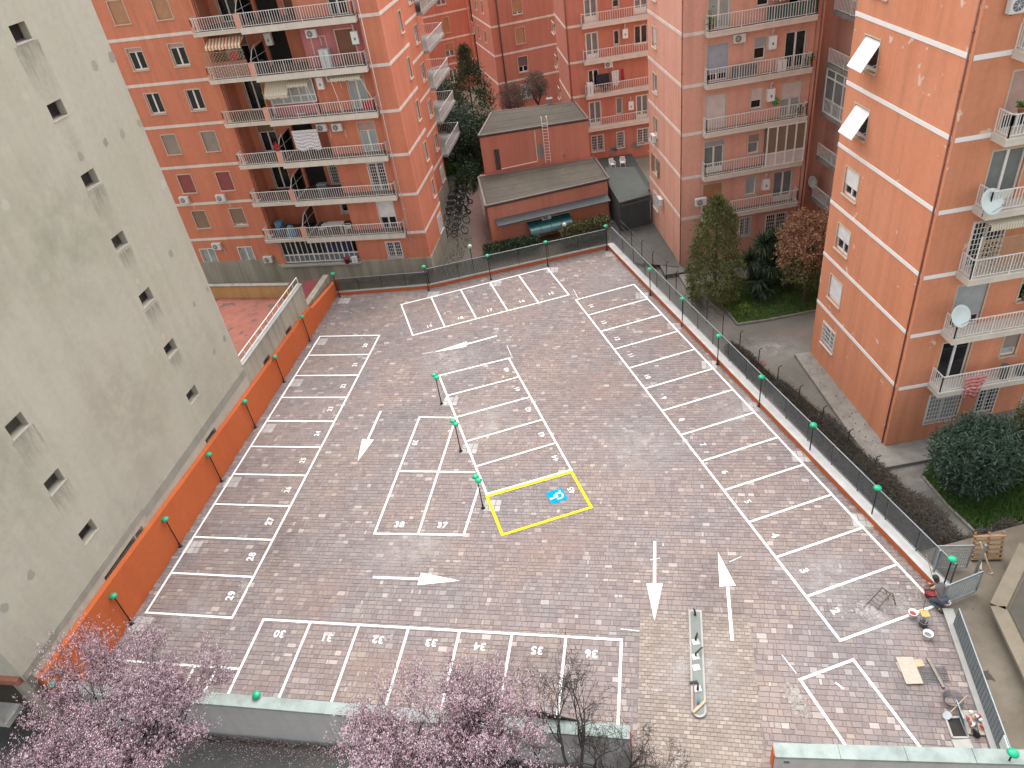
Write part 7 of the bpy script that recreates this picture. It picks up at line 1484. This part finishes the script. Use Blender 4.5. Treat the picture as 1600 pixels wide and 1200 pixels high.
# grass and weeds
def grass(name, poly, n, z, mat, h, seed):
    r = random.Random(seed); xs = [p[0] for p in poly]; ys = [p[1] for p in poly]; m = MB(); pl_ = [(p[0], p[1]) for p in poly]; k = 0
    while k < n:
        x = r.uniform(min(xs), max(xs)); y = r.uniform(min(ys), max(ys))
        if not inside((x, y), pl_): continue
        k += 1; d = Vector((r.gauss(0, .4), r.gauss(0, .4), 1)).normalized() * h * r.uniform(.5, 1.5); w = Vector((r.uniform(-1, 1), r.uniform(-1, 1), 0)).normalized() * .03; c = Vector((x, y, z)); j = len(m.v); m.v += [tuple(c - w), tuple(c + w), tuple(c + d)]; m.f.append((j, j + 1, j + 2))
    o = m.build(name, mat); o['kind'] = 'stuff'; return o
grass('grass', lawn_a, 16000, -1.81, 'leaf_green', .13, 50); grass('grass', lawn_b, 26000, -1.81, 'leaf_green', .16, 51); grass('grass', lawn_c, 5000, -1.47, 'leaf_green', .18, 52)
grass('weeds', [(18.4, 28.2), (19.4, 29.3), (19.2, 38), (18.35, 38)], 60, -1.67, 'leaf_dry', .12, 53); grass('weeds', [(-4.9, 56.2), (-3.2, 56.2), (-1.6, 62.5), (-2.6, 64)], 260, -1.5, 'leaf_dry', .2, 54); grass('weeds', [(-12, 53.5), (-5.2, 52.4), (-4.8, 55.5), (-12, 56.4)], 3500, -1.9, 'leaf_dry', .3, 55)
c = P(1160, 492, -1.85); r = random.Random(7); t = thing('flowering_shrub', 'low yellow flowering shrub at the lawn corner below the conifer', 'shrub', tuple(c)); pts = [c + Vector((r.gauss(0, .5), r.gauss(0, .35), .2 + abs(r.gauss(0, .22)))) for _ in range(60)]; foliage('leaves', 'leaf_green', t, pts, 14, .2, .12, r, Vector((0, 0, .6))); foliage('flowers', 'flower_yellow', t, [p + Vector((0, 0, .1)) for p in pts], 3, .16, .06, r, slim=.9)
# fallen petals and twigs on the street
m = MB(); r = random.Random(70)
for _ in range(5000):
    x = r.uniform(-22, 1.5); y = 20.35 - (x + 20.9) * .2495 - .55 - abs(r.gauss(0, .55)); c = Vector((x, y, -1.296)); a = r.uniform(0, 6.28); u = Vector((math.cos(a), math.sin(a), .1)) * r.uniform(.02, .05); w = Vector((-u.y, u.x, 0)) * .4; leafquad(m, c, u, w)
struct(m.build('fallen_petals', 'blossom'), 'stuff')
